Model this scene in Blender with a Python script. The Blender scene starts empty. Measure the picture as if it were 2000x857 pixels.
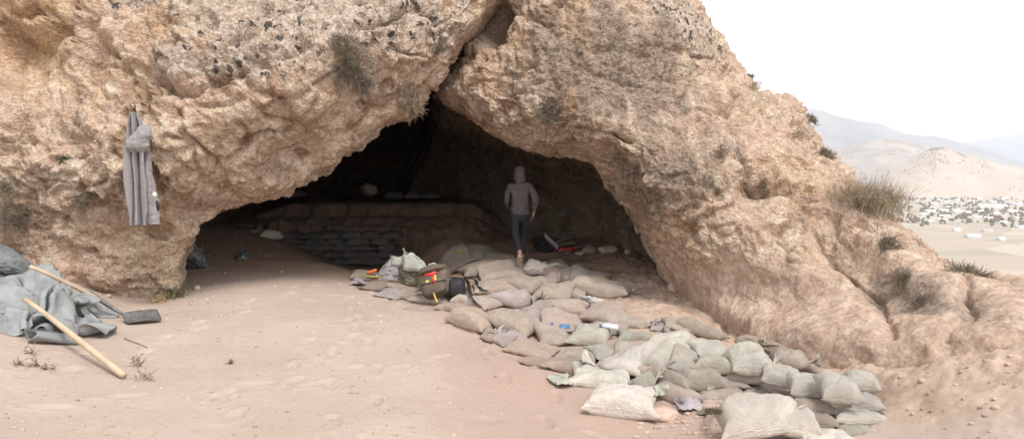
DEBUG = False
import bpy, bmesh, math, random
import numpy as np
from mathutils import Vector, Matrix
random.seed(7)
rs = np.random.RandomState(11)
SC = bpy.context.scene
COL = SC.collection
R = math.radians

# ------------------------------------------------------------------ camera
F0 = 1428.0
CAMZ = 1.72
PITCH = R(4.26)
cam_d = bpy.data.cameras.new('camera')
cam = bpy.data.objects.new('camera', cam_d)
COL.objects.link(cam)
cam.location = (0, 0, CAMZ)
cam.rotation_euler = (math.pi/2 - PITCH, 0, 0)
cam_d.sensor_width = 36
cam_d.lens = 36*F0/2000
cam_d.clip_start = 0.1
cam_d.clip_end = 40000
SC.camera = cam
cP, sP = math.cos(PITCH), math.sin(PITCH)

def at(px, py, d):
    """world point whose picture position is (px, py) on the 2000x857 photograph, d metres ahead"""
    px, py, d = np.asarray(px, float), np.asarray(py, float), np.asarray(d, float)
    cx = (px-1000)/F0; cy = (428.5-py)/F0
    dy = cP + cy*sP
    dz = -sP + cy*cP
    s = d/dy
    return np.stack([cx*s, d+0*s, CAMZ + dz*s], -1)

# ------------------------------------------------------------------ noise
_g = np.random.RandomState(3)
GR = _g.normal(size=(256, 3)); GR /= np.linalg.norm(GR, axis=1)[:, None]
def _hash(x, y, z, seed):
    h = (x.astype(np.uint32)*np.uint32(374761393) + y.astype(np.uint32)*np.uint32(668265263)
         + z.astype(np.uint32)*np.uint32(2246822519) + np.uint32((seed*3266489917) & 0xffffffff))
    h = (h ^ (h >> np.uint32(13)))*np.uint32(1274126177)
    h = (h ^ (h >> np.uint32(16)))*np.uint32(2654435761)
    return h ^ (h >> np.uint32(15))
def perlin(P, seed=0):
    P = np.asarray(P, float)
    I = np.floor(P).astype(np.int64); f = P-I
    u = f*f*f*(f*(f*6-15)+10)
    out = 0
    for dx in (0, 1):
        for dy in (0, 1):
            for dz in (0, 1):
                h = _hash(I[:, 0]+dx, I[:, 1]+dy, I[:, 2]+dz, seed) & np.uint32(255)
                g = GR[h]
                dot = g[:, 0]*(f[:, 0]-dx)+g[:, 1]*(f[:, 1]-dy)+g[:, 2]*(f[:, 2]-dz)
                w = (u[:, 0] if dx else 1-u[:, 0])*(u[:, 1] if dy else 1-u[:, 1])*(u[:, 2] if dz else 1-u[:, 2])
                out = out + w*dot
    return out*1.5
def fbm(P, octv=4, seed=0, gain=.5):
    a, s, t = 1., 1., 0
    for o in range(octv):
        t = t + a*perlin(P*s, seed+o*17); s *= 2.03; a *= gain
    return t
def ridged(P, octv=3, seed=0, gain=.5):
    a, s, t = 1., 1., 0
    for o in range(octv):
        t = t + a*(1-2*np.abs(perlin(P*s, seed+o*17))); s *= 2.07; a *= gain
    return t
def worley(P, seed=0):
    P = np.asarray(P, float)
    I = np.floor(P).astype(np.int64)
    F1 = np.full(len(P), 9.); F2 = np.full(len(P), 9.); ID = np.zeros(len(P))
    for dx in (-1, 0, 1):
        for dy in (-1, 0, 1):
            for dz in (-1, 0, 1):
                c = I+np.array([dx, dy, dz])
                h = _hash(c[:, 0], c[:, 1], c[:, 2], seed)
                q = np.stack([(h & np.uint32(1023))/1023., ((h >> np.uint32(10)) & np.uint32(1023))/1023.,
                              ((h >> np.uint32(20)) & np.uint32(1023))/1023.], -1)
                d = np.linalg.norm(c+q-P, axis=1)
                near = d < F1
                F2 = np.where(near, F1, np.minimum(F2, d))
                ID = np.where(near, (h % np.uint32(9973))/9973., ID)
                F1 = np.minimum(F1, d)
    return F1, F2, ID
def facets(P, seed, tilt):
    """broken-rock facets: every cell is a tilted plane"""
    P = np.asarray(P, float); I = np.floor(P).astype(np.int64)
    F1 = np.full(len(P), 9.); out = np.zeros(len(P))
    for dx in (-1, 0, 1):
        for dy in (-1, 0, 1):
            for dz in (-1, 0, 1):
                c = I+np.array([dx, dy, dz])
                h = _hash(c[:, 0], c[:, 1], c[:, 2], seed)
                q = np.stack([(h & np.uint32(1023))/1023., ((h >> np.uint32(10)) & np.uint32(1023))/1023.,
                              ((h >> np.uint32(20)) & np.uint32(1023))/1023.], -1)
                v = P-c-q; d = (v*v).sum(1); near = d < F1
                g = GR[(h*np.uint32(2654435761) >> np.uint32(7)) & np.uint32(255)]
                out = np.where(near, (g*v).sum(1)*tilt+((h >> np.uint32(5)) & np.uint32(255))/255.*.35-.17, out); F1 = np.minimum(F1, d)
    return out
def sstep(a, b, x):
    t = np.clip((x-a)/(b-a), 0, 1)
    return t*t*(3-2*t)

# ------------------------------------------------------------------ mesh helpers
def mesh_np(name, V, Fq, mat=None, smooth=True, uv=None, attrs=None):
    me = bpy.data.meshes.new(name)
    V = np.asarray(V, np.float32); Fq = np.asarray(Fq, np.int32)
    n, k = Fq.shape
    me.vertices.add(len(V)); me.vertices.foreach_set('co', V.ravel())
    me.loops.add(n*k); me.loops.foreach_set('vertex_index', Fq.ravel())
    me.polygons.add(n)
    me.polygons.foreach_set('loop_start', np.arange(0, n*k, k, dtype=np.int32))
    me.polygons.foreach_set('loop_total', np.full(n, k, np.int32))
    me.polygons.foreach_set('use_smooth', np.full(n, smooth, bool))
    me.update(calc_edges=True)
    if uv is not None:
        l = me.uv_layers.new(name='UVMap')
        l.data.foreach_set('uv', np.asarray(uv, np.float32)[Fq.ravel()].ravel())
    if attrs:
        for an, av in attrs.items():
            av = np.asarray(av, np.float32)
            if av.ndim == 2:
                a = me.color_attributes.new(an, 'FLOAT_COLOR', 'POINT')
                a.data.foreach_set('color', np.concatenate([av, np.ones((len(av), 1), np.float32)], 1).ravel())
            else:
                a = me.attributes.new(an, 'FLOAT', 'POINT')
                a.data.foreach_set('value', av)
    if mat: me.materials.append(mat)
    return me
def gridF(m, n, flip=False, wrap=False):
    i, j = np.meshgrid(np.arange(m-1), np.arange(n if wrap else n-1), indexing='ij')
    j2 = (j+1) % n
    a = i*n+j; b = (i+1)*n+j; c = (i+1)*n+j2; d = i*n+j2
    f = np.stack([a, b, c, d], -1).reshape(-1, 4)
    return f[:, ::-1] if flip else f
def tag(o, label=None, cat=None, group=None, kind=None):
    if label: o['label'] = label
    if cat: o['category'] = cat
    if group: o['group'] = group
    if kind: o['kind'] = kind
    return o
def link(name, me, parent=None):
    o = bpy.data.objects.new(name, me); COL.objects.link(o)
    if parent: o.parent = parent
    return o
def empty(name, loc, rz=0):
    o = bpy.data.objects.new(name, None); COL.objects.link(o)
    o.location = loc; o.rotation_euler = (0, 0, rz); o.empty_display_size = .1
    return o
class MB:
    """collects tubes, lathes, boxes and sheets into ONE mesh"""
    def __init__(s): s.V = []; s.F = []
    def add(s, V, F):
        o = len(s.V); s.V += [tuple(v) for v in V]; s.F += [tuple(i+o for i in f) for f in F]
    def tube(s, pts, r, n=8, cap=True):
        pts = [Vector(p) for p in pts]
        rr = r if hasattr(r, '__len__') else [r]*len(pts)
        V = []; F = []
        t0 = (pts[1]-pts[0]).normalized()
        up = Vector((0, 0, 1)) if abs(t0.z) < .9 else Vector((1, 0, 0))
        nx = t0.cross(up).normalized()
        for i, p in enumerate(pts):
            t = (pts[min(i+1, len(pts)-1)]-pts[max(i-1, 0)]).normalized()
            nx = (nx-t*nx.dot(t)).normalized(); ny = t.cross(nx)
            for k in range(n):
                a = 2*math.pi*k/n
                V.append(p+(nx*math.cos(a)+ny*math.sin(a))*rr[i])
        for i in range(len(pts)-1):
            for k in range(n):
                F.append((i*n+k, i*n+(k+1) % n, (i+1)*n+(k+1) % n, (i+1)*n+k))
        if cap:
            F.append(tuple(range(n))[::-1]); F.append(tuple(range((len(pts)-1)*n, len(pts)*n)))
        s.add(V, F)
    def box(s, c, sz, M=None):
        V = []
        for x in (-1, 1):
            for y in (-1, 1):
                for z in (-1, 1):
                    v = Vector((x*sz[0]/2, y*sz[1]/2, z*sz[2]/2))
                    if M: v = M @ v
                    V.append(v+Vector(c))
        s.add(V, [(0, 1, 3, 2), (4, 6, 7, 5), (0, 4, 5, 1), (2, 3, 7, 6), (0, 2, 6, 4), (1, 5, 7, 3)])
    def build(s, name, mat, parent=None, smooth=True, bevel=0, sub=0):
        me = bpy.data.meshes.new(name)
        me.from_pydata(s.V, [], s.F); me.update()
        bm = bmesh.new(); bm.from_mesh(me)
        bmesh.ops.recalc_face_normals(bm, faces=bm.faces)
        if bevel: bmesh.ops.bevel(bm, geom=bm.edges[:], offset=bevel, segments=2, affect='EDGES', profile=.6)
        if sub: bmesh.ops.subdivide_edges(bm, edges=bm.edges[:], cuts=sub, use_grid_fill=True)
        bm.to_mesh(me); bm.free()
        me.polygons.foreach_set('use_smooth', [smooth]*len(me.polygons))
        if mat: me.materials.append(mat)
        return link(name, me, parent)
def catmull(P, t):
    """P (k,...) control points, t in [0,k-1]"""
    k = len(P); i = np.clip(np.floor(t).astype(int), 0, k-2); f = (t-i)
    f = f.reshape(f.shape+(1,)*(P.ndim-1))
    p0 = P[np.maximum(i-1, 0)]; p1 = P[i]; p2 = P[i+1]; p3 = P[np.minimum(i+2, k-1)]
    return .5*((2*p1)+(-p0+p2)*f+(2*p0-5*p1+4*p2-p3)*f*f+(-p0+3*p1-3*p2+p3)*f**3)

# ------------------------------------------------------------------ materials
def newmat(name):
    m = bpy.data.materials.new(name); m.use_nodes = True
    nt = m.node_tree; nt.nodes.clear()
    out = nt.nodes.new('ShaderNodeOutputMaterial'); b = nt.nodes.new('ShaderNodeBsdfPrincipled')
    nt.links.new(b.outputs[0], out.inputs[0])
    return m, nt, b
class NT:
    def __init__(s, nt): s.nt = nt
    def n(s, t, **kw):
        x = s.nt.nodes.new('ShaderNode'+t)
        for k, v in kw.items(): setattr(x, k, v)
        return x
    def put(s, sock, v):
        if isinstance(v, bpy.types.NodeSocket): s.nt.links.new(v, sock)
        elif v is not None: sock.default_value = v
    def noise(s, vec, scale, detail=4, rough=.55, dist=0):
        x = s.n('TexNoise'); s.put(x.inputs['Vector'], vec)
        x.inputs['Scale'].default_value = scale; x.inputs['Detail'].default_value = detail
        x.inputs['Roughness'].default_value = rough; x.inputs['Distortion'].default_value = dist
        return x.outputs[0]
    def vor(s, vec, scale, feature='F1', out=0):
        x = s.n('TexVoronoi', feature=feature); s.put(x.inputs['Vector'], vec); x.inputs['Scale'].default_value = scale
        return x.outputs[out]
    def ramp(s, v, lo, hi, a=0., b=1.):
        x = s.n('MapRange', interpolation_type='SMOOTHSTEP'); s.put(x.inputs[0], v)
        for i, q in enumerate((lo, hi, a, b)): x.inputs[i+1].default_value = q
        return x.outputs[0]
    def math(s, op, a, b=None):
        x = s.n('Math', operation=op); s.put(x.inputs[0], a)
        if b is not None: s.put(x.inputs[1], b)
        return x.outputs[0]
    def mix(s, f, a, b, mode='MIX'):
        x = s.n('Mix', data_type='RGBA', blend_type=mode); s.put(x.inputs[0], f)
        s.put(x.inputs[6], a if isinstance(a, bpy.types.NodeSocket) else (*a, 1)); s.put(x.inputs[7], b if isinstance(b, bpy.types.NodeSocket) else (*b, 1))
        return x.outputs[2]
    def bump(s, h, strength, dist, nrm=None):
        x = s.n('Bump'); s.put(x.inputs['Height'], h); x.inputs['Strength'].default_value = strength
        x.inputs['Distance'].default_value = dist
        if nrm is not None: s.put(x.inputs['Normal'], nrm)
        return x.outputs[0]
    def pos(s): return s.n('NewGeometry').outputs['Position']
    def attr(s, name, out='Fac'): return s.n('Attribute', attribute_name=name).outputs[out]

def simple(name, col, rough=.7, metal=0, var=.12, scale=25, bump=.0, bscale=120, sheen=0):
    m, nt, b = newmat(name); N = NT(nt)
    tc = N.n('TexCoord').outputs['Object']
    f = N.noise(tc, scale, 4)
    c = N.mix(N.ramp(f, .3, .7), tuple(x*(1-var) for x in col), tuple(min(1, x*(1+var)) for x in col))
    N.put(b.inputs['Base Color'], c)
    b.inputs['Roughness'].default_value = rough; b.inputs['Metallic'].default_value = metal
    if sheen: b.inputs['Sheen Weight'].default_value = sheen
    if bump: N.put(b.inputs['Normal'], N.bump(N.noise(tc, bscale, 4), bump, .01))
    return m
M = {}

def rock_material():
    m, nt, b = newmat('conglomerate_rock'); N = NT(nt)
    P = N.pos()
    zone = N.attr('zone', 'Color'); sep = N.n('SeparateColor'); N.put(sep.inputs[0], zone)
    grey, ochre, dark = sep.outputs[0], sep.outputs[1], sep.outputs[2]
    clast = N.attr('clast')
    n1 = N.noise(P, 1.1, 5, .6, .3); n2 = N.noise(P, 4.5, 6, .65, .5); n3 = N.noise(P, 17, 5, .7)
    n4 = N.noise(P, 42, 4, .7)
    tan = (.565, .425, .305); pink = (.55, .40, .31); cream = (.71, .60, .475); org = (.46, .31, .20)
    c = N.mix(N.ramp(n1, .38, .62), tan, pink)
    c = N.mix(N.ramp(n2, .48, .66), c, cream)
    c = N.mix(N.math('MULTIPLY', N.ramp(n2, .46, .28), .75), c, org)
    c = N.mix(N.math('MULTIPLY', ochre, .8), c, N.mix(N.ramp(n2, .35, .65), (.40, .225, .10), (.53, .35, .18)))
    # pale and grey stones set in the matrix
    c = N.mix(N.math('MULTIPLY', N.ramp(clast, .5, 1.), .55), c, (.60, .47, .36))
    c = N.mix(N.math('MULTIPLY', N.ramp(clast, -.5, -1.), .5), c, (.40, .31, .25))
    pp = N.attr('pocket')
    c = N.mix(N.math('MULTIPLY', N.ramp(N.math('ADD', pp, N.math('MULTIPLY', N.math('SUBTRACT', n3, .5), .8)), .3, .9), .65), c, (.27, .165, .10))
    c = N.mix(N.math('MULTIPLY', N.ramp(N.noise(P, .9, 5, .65, .8), .50, .66), .6), c, (.385, .255, .175))
    # weathered grey crust
    gm = N.ramp(N.math('ADD', grey, N.math('MULTIPLY', N.math('SUBTRACT', n2, .5), .9)), .35, .6)
    gcol = N.mix(N.ramp(n3, .35, .65), (.36, .29, .235), (.56, .48, .41))
    c = N.mix(N.math('MULTIPLY', gm, .62), c, gcol)
    c = N.mix(N.math('MULTIPLY', N.attr('dusty'), .85), c, N.mix(N.ramp(n2, .35, .65), (.40, .285, .215), (.52, .395, .31)))
    # black lichen on the crust
    lich = N.math('MULTIPLY', N.math('MULTIPLY', N.ramp(N.noise(P, 7, 3, .6, .25), .565, .60), N.ramp(N.noise(P, 1.3, 3), .38, .52)), gm)
    c = N.mix(N.math('MULTIPLY', lich, .88), c, (.045, .04, .038))
    # grey-brown water stain
    mps = N.n('Mapping'); N.put(mps.inputs[0], P); mps.inputs['Scale'].default_value = (3.2, 1.6, .45); streak = N.noise(mps.outputs[0], 1, 5, .6, .4)
    dm = N.ramp(N.math('ADD', dark, N.math('MULTIPLY', N.math('SUBTRACT', streak, .5), 1.3)), .3, .8)
    c = N.mix(N.math('MULTIPLY', dm, .8), c, N.mix(N.ramp(n3, .3, .7), (.15, .115, .09), (.29, .23, .185)))
    c = N.mix(.7, c, N.mix(N.ramp(n3, .3, .62), (.60, .54, .49), (1.06, 1.06, 1.06)), 'MULTIPLY')
    c = N.mix(N.math('MULTIPLY', N.math('SUBTRACT', 1.25, N.attr('dusty')), .5), c, N.mix(N.ramp(n4, .34, .6), (.58, .52, .47), (1.06, 1.06, 1.06)), 'MULTIPLY')
    c = N.mix(N.math('MULTIPLY', N.attr('soot'), .8), c, N.mix(N.ramp(n2, .35, .65), (.045, .034, .026), (.12, .088, .062)))  # inner walls darkened: the cave's shade is put into the colour
    N.put(b.inputs['Base Color'], c)
    b.inputs['Roughness'].default_value = .92
    b.inputs['Specular IOR Level'].default_value = .2
    h = N.math('ADD', N.math('MULTIPLY', n3, .6), N.math('ADD', N.math('MULTIPLY', n4, .35),
        N.math('MULTIPLY', N.vor(P, 26), .45)))
    h = N.math('MULTIPLY', h, N.math('SUBTRACT', 1, N.math('MULTIPLY', N.attr('dusty'), .65)))
    nb = N.bump(h, .9, .05)
    nb = N.bump(N.noise(P, 110, 3, .6), .35, .01, nb)
    N.put(b.inputs['Normal'], nb)
    return m
def soil_material():
    m, nt, b = newmat('dusty_soil'); N = NT(nt)
    P = N.pos()
    zone = N.attr('zone', 'Color'); sep = N.n('SeparateColor'); N.put(sep.inputs[0], zone)
    n1 = N.noise(P, .9, 4, .6, .4); n2 = N.noise(P, 5, 5, .65, .3); n3 = N.noise(P, 28, 5, .7); n4 = N.noise(P, 110, 3, .7)
    c = N.mix(N.ramp(n1, .36, .64), (.395, .307, .252), (.42, .335, .278))
    c = N.mix(N.math('MULTIPLY', N.ramp(N.noise(P, 2.2, 3, .5), .45, .75), .35), c, (.48, .395, .325))
    pk = N.ramp(N.math('ADD', sep.outputs[0], N.math('MULTIPLY', N.math('SUBTRACT', n2, .5), .6)), .25, .8)
    c = N.mix(N.math('MULTIPLY', pk, .72), c, (.375, .262, .212))
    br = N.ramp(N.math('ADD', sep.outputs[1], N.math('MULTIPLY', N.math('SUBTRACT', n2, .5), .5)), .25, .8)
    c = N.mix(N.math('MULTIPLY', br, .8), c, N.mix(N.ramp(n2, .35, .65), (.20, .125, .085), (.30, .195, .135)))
    bz = N.ramp(N.math('ADD', sep.outputs[2], N.math('MULTIPLY', N.math('SUBTRACT', n2, .5), .7)), .3, .8)
    c = N.mix(N.math('MULTIPLY', bz, .85), c, N.mix(N.ramp(n2, .35, .65), (.38, .27, .20), (.50, .375, .29)))
    c = N.mix(.3, c, N.mix(N.ramp(n3, .25, .6), (.72, .68, .64), (1, 1, 1)), 'MULTIPLY')
    # crumbs and small pale grains
    v = N.vor(P, 55); vc = N.n('SeparateColor'); vv = N.n('TexVoronoi'); N.put(vv.inputs['Vector'], P); vv.inputs['Scale'].default_value = 55
    N.put(vc.inputs[0], vv.outputs['Color'])
    gr = N.math('MULTIPLY', N.ramp(vv.outputs['Distance'], .32, .2), N.ramp(vc.outputs[0], .84, .88))
    c = N.mix(N.math('MULTIPLY', gr, .6), c, N.mix(vc.outputs[1], (.2, .14, .10), (.66, .55, .46)))
    sm = N.math('MULTIPLY', N.ramp(N.noise(P, 9, 5, .75, .9), .57, .66), N.ramp(N.noise(P, 1.1, 3), .40, .55))
    c = N.mix(N.math('MULTIPLY', sm, .45), c, (.30, .205, .15))
    # far fields below
    sx = N.n('SeparateXYZ'); N.put(sx.inputs[0], P)
    far = N.ramp(sx.outputs[2], -3, -25)
    mp = N.n('Mapping'); N.put(mp.inputs[0], P); mp.inputs['Scale'].default_value = (.004, .0028, .004); mp.inputs['Rotation'].default_value = (0, 0, .5)
    vf = N.n('TexVoronoi'); N.put(vf.inputs['Vector'], mp.outputs[0]); vf.inputs['Scale'].default_value = 2.2
    sc2 = N.n('SeparateColor'); N.put(sc2.inputs[0], vf.outputs['Color'])
    fc = N.mix(sc2.outputs[0], (.42, .335, .26), (.33, .285, .22))
    fc = N.mix(N.ramp(sc2.outputs[1], .55, .6), fc, (.46, .385, .31))
    fc = N.mix(N.ramp(N.noise(P, .006, 6, .7), .45, .65), fc, (.43, .345, .275))
    c = N.mix(far, c, fc)
    N.put(b.inputs['Base Color'], c)
    b.inputs['Roughness'].default_value = .95; b.inputs['Specular IOR Level'].default_value = .15
    h = N.math('ADD', N.math('MULTIPLY', n2, .16), N.math('ADD', N.math('MULTIPLY', n3, .22), N.math('ADD', N.math('MULTIPLY', n4, .16), N.math('MULTIPLY', gr, .12))))
    N.put(b.inputs['Normal'], N.bump(h, .7, .014))
    return m
M['rock'] = rock_material(); M['soil'] = soil_material()

# ------------------------------------------------------------------ terrain
GP = [ # px, py, metres ahead : the trodden earth
 (0,478,8.5),(120,535,8.7),(240,574,8.9),(345,572,9.2),(-250,440,8.3),(-250,600,5.5),(-250,857,3.2),
 (380,520,10.5),(430,482,11.5),(500,452,13.2),(560,492,12),(640,518,11),(690,545,10.3),(480,500,11.2),
 (0,857,3.7),(0,700,5.2),(500,857,4.2),(1000,857,4.6),(1250,857,4.85),(250,700,5.9),(500,650,6.8),(300,620,7.6),
 (500,560,8.9),(800,650,7.2),(640,580,8.6),(1000,705,6.5),(1150,785,5.6),(900,620,7.9),(790,592,8.75),(1250,812,5.3),(700,760,5.3),
 # under the sandbags
 (760,560,9.9),(830,590,9.2),(880,560,10.2),(930,520,11.6),(1000,555,10.3),(1000,610,8.6),(1000,660,7.5),(1100,560,10.2),(1180,580,9.7),
 (1100,640,8.0),(1060,700,6.9),(1180,650,7.7),(1180,735,6.3),(1250,660,7.4),(1200,800,5.45),(1330,660,7.1),(1290,740,6.0),
 (1340,800,5.4),(1400,805,5.3),(1450,730,6.2),(1420,690,6.7),(1500,700,6.4),(1560,745,6.0),(1450,857,4.75),(1560,857,4.75),(1620,770,5.75),(1690,780,5.6),(1640,870,4.75),(1720,880,4.7),
 # platform in the cave, right
 (870,475,13.4),(1000,470,14),(1015,512,12.6),(1080,490,13.2),(1180,500,12),(1250,530,10.8),(1240,575,9.8),(1290,600,8.9),(1150,470,14.2),(900,490,12.7),
 # bank, right
 (1380,650,8.2),(1500,695,7.2),(1610,720,6.35),(1690,715,6.0),(1735,735,5.6),(1820,715,5.4),(1900,690,5.3),(1780,820,4.95),(1900,765,4.85),(2000,857,4.25),(2000,680,5.0),(1850,770,5.9),(1700,730,6.7),
 (2000,556,6.1),(2250,640,5.0),(2250,857,4.0),(1890,530,6.9),
]
GPW = [ # world points: the dug pit, the cave behind, the slope beyond the ridge
 (-2.9,13.4,-.2),(-2.2,13,-.25),(-1.6,12.6,-.25),(-3.6,14.6,-.1),(-2,14.8,-.2),(-.9,14.6,-.2),(-1.2,13.2,-.2),(-1.0,12,-.15),
 (-1.2,11.2,-.02),(-3,16.5,.3),(0,16.5,.1),(-6,15,.5),(-6,18,.6),(0,20,.4),(1.5,17,.35),(3,15,.4),(-3,20,.4),
 (-9,8,1.0),(-9,3,.5),(-8,0,.2),(0,2,.1),(3,2,-.05),(0,-2,-.1),(4,-2,-.2),(8,2,-.3),(8,6,-.6),(7,8,-1.0),(8,11,-2),(6.3,9.6,-.7),(5.6,8.6,.12),(-5,-3,0),
 (5.4,7.4,-.1),(6.5,8.5,-1),(9,9,-3),(10,6.5,-2.5),(7,6,-.8),(6,12,-1.5),(5.2,5.6,.2),(12,10,-4),(12,4,-2),(-12,14,1.2),(6,16,-.5),(9,18,-2.5),
]
A = np.concatenate([at(*np.array(GP, float).T), np.array(GPW, float)])
def _tps(r2): return .5*r2*np.log(r2+1e-9)
_n = len(A)
_K = _tps(((A[:, None, :2]-A[None, :, :2])**2).sum(-1)) + np.eye(_n)*.02
_Pm = np.concatenate([np.ones((_n, 1)), A[:, :2]], 1)
_S = np.block([[_K, _Pm], [_Pm.T, np.zeros((3, 3))]])
_W = np.linalg.solve(_S, np.concatenate([A[:, 2], np.zeros(3)]))
def ground_smooth(x, y):
    x = np.asarray(x, float).ravel(); y = np.asarray(y, float).ravel()
    out = np.empty(len(x))
    cx = np.clip(x, -11, 11); cy = np.clip(y, -3, 20)
    for s in range(0, len(x), 60000):
        e = s+60000
        r2 = (cx[s:e, None]-A[None, :, 0])**2+(cy[s:e, None]-A[None, :, 1])**2
        out[s:e] = _tps(r2) @ _W[:_n] + _W[_n]+cx[s:e]*_W[_n+1]+cy[s:e]*_W[_n+2]
    # dug section: a stepped earth face at the back of the cave
    jag = .25*perlin(np.stack([x*1.3, y*0, y*0], 1), 5)+.10*fbm(np.stack([x*5, y*0, y*0+3], 1), 3, 6)
    sec = sstep(-6.2, -5.0, x)*sstep(.2, -1.0, x)
    j2 = .22*fbm(np.stack([x*2.1, y*0, y*0+7], 1), 3, 7)
    j3 = .3*fbm(np.stack([x*1.7, y*0, y*0+11], 1), 3, 8)
    up = .34*sstep(15.5, 15.7, y+jag)+.16*sstep(15.8, 16.15, y+j2)+.26*sstep(16.4, 16.65, y+j3)+.05*fbm(np.stack([x*3.3, y*7, 0*x], 1), 3, 9)*sstep(15.2, 15.7, y)
    out = out*(1-sec*sstep(15.3, 15.9, y)) + sec*sstep(15.3, 15.9, y)*.02 + sec*up*1.06
    # hillside falling to the valley floor
    dist = np.maximum.reduce([x-10.5, -(x+14)*1.0, y-24, -(y+4), 0*x])
    fall = np.where(dist > 0, dist*.55, 0)
    z = out-fall
    floor = -120+6*np.sin(x*.0021+1)*np.cos(y*.0017)
    return np.where(z < floor+8, floor+8*np.exp((np.minimum(z, floor+8)-floor-8)/8.), z)
_fr = np.random.RandomState(31); FOOT = []
for (ax_, ay_, bx_, by_, n_) in ((-.9, 4.2, -2.2, 10.4, 15), (-1.9, 4.6, -1.3, 9.6, 13), (-3.4, 5.2, -2.6, 9.4, 10), (.5, 4.8, -.9, 9.0, 11), (-2.9, 4.4, -.3, 6.6, 8)):
    for k_ in range(n_):
        t_ = (k_+.3*_fr.rand())/n_; sd_ = (k_ % 2-.5)*.22; dx_, dy_ = bx_-ax_, by_-ay_; L_ = math.hypot(dx_, dy_)
        FOOT.append((ax_+dx_*t_-dy_/L_*sd_+.05*_fr.randn(), ay_+dy_*t_+dx_/L_*sd_+.05*_fr.randn(), math.atan2(dy_, dx_)+.25*_fr.randn()))
def ground_z(x, y):
    x = np.asarray(x, float); shp = x.shape; x = x.ravel(); y = np.asarray(y, float).ravel()
    z = ground_smooth(x, y)
    P = np.stack([x, y, 0*x], 1)
    near = (np.abs(x) < 14) & (y > -4) & (y < 24)
    dn = np.zeros(len(x))
    Q = P[near]
    bank = sstep(1.2, 2.4, Q[:, 0]-(8.5-Q[:, 1])*.35)*sstep(4., 4.6, Q[:, 1]+.4)  # rougher clods on the bank
    d = .03*perlin(Q*.5, 40)+.012*perlin(Q*1.4, 41)+.004*fbm(Q*3.5, 2, 39)+.0016*fbm(Q*14, 3, 42, .6)
    # scuffed foot hollows
    f1, f2, idd = worley(Q*2.3, 43)
    d -= .014*sstep(.30, .14, f1)*(idd < .2)
    d += .003*sstep(.4, .1, worley(Q*16, 44)[0])*(perlin(Q*1.3, 45) > .15)
    Q3 = np.stack([Q[:, 0], Q[:, 1], z[near]*1.6], 1)
    d += bank*(.05*fbm(Q3*2.1, 3, 46)+.03*fbm(Q3*6, 3, 47, .6)+.016*fbm(Q3*19, 2, 48)+.03*sstep(.5, .15, worley(Q3*5.5, 49)[0])*(perlin(Q3*1.1, 50) > .05))
    for (fx, fy, fa) in FOOT:
        m = np.where((np.abs(Q[:, 0]-fx) < .3) & (np.abs(Q[:, 1]-fy) < .3))[0]
        if len(m) == 0: continue
        ex, ey = Q[m, 0]-fx, Q[m, 1]-fy; lx = ex*math.cos(fa)+ey*math.sin(fa); ly = -ex*math.sin(fa)+ey*math.cos(fa)
        rr = np.sqrt((lx/.15)**2+(ly/.058)**2)+.25*perlin(Q[m]*9, 60)
        d[m] += -.017*sstep(1.05, .75, rr)+.008*np.exp(-((rr-1.2)/.22)**2)
    dn[near] = d
    return (z+dn).reshape(shp)
def stepsum(a, segs):
    o = [a]
    for b, s in segs:
        n = max(1, int(round(abs(b-o[-1])/s))); o += list(np.linspace(o[-1], b, n+1)[1:])
    return np.array(o)
def geo(a, b, s0, g=1.16):
    o = []; s = s0; x = a; sg = 1 if b > a else -1
    while (b-x)*sg > 0:
        s *= g; x += sg*s; o.append(x)
    return o
xs = stepsum(-6.5, [(-2.5, .024), (5.5, .019), (8, .03)])
xs = np.array(geo(-6.5, -9000, .04)[::-1]+list(xs)+geo(8, 9000, .04))
ys = stepsum(3.4, [(8, .017), (11, .024), (15.2, .04), (17, .03), (20, .1)])
ys = np.array(geo(3.4, -3000, .04)[::-1]+list(ys)+geo(20, 16000, .15))
X, Y = np.meshgrid(xs, ys, indexing='ij')
Z = ground_z(X, Y)
V = np.stack([X, Y, Z], -1).reshape(-1, 3)
pk = np.exp(-((X-.2-(8-Y)*.15)/1.3)**2)*sstep(13, 9, Y)*1.0
br = sstep(9.6, 12.5, Y)*.9+sstep(1.5, 2.6, X-(8.5-Y)*.45)*sstep(9.5, 8, Y)*sstep(4.2, 5.5, Y)*.55
br = sstep(8.3, 12.0, Y+.25*perlin(np.stack([X.ravel()*.8, Y.ravel()*.8, 0*X.ravel()], 1), 12).reshape(X.shape))  # brown cave earth, also darkened inward in place of shade
bkz = sstep(.7, 1.5, X-(8.5-Y)*.45)*sstep(12, 9, Y)*sstep(4.0, 5.0, Y)
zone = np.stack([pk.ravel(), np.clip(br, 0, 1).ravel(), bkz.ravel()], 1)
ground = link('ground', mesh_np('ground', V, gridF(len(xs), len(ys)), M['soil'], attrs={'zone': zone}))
tag(ground, kind='structure')

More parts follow.
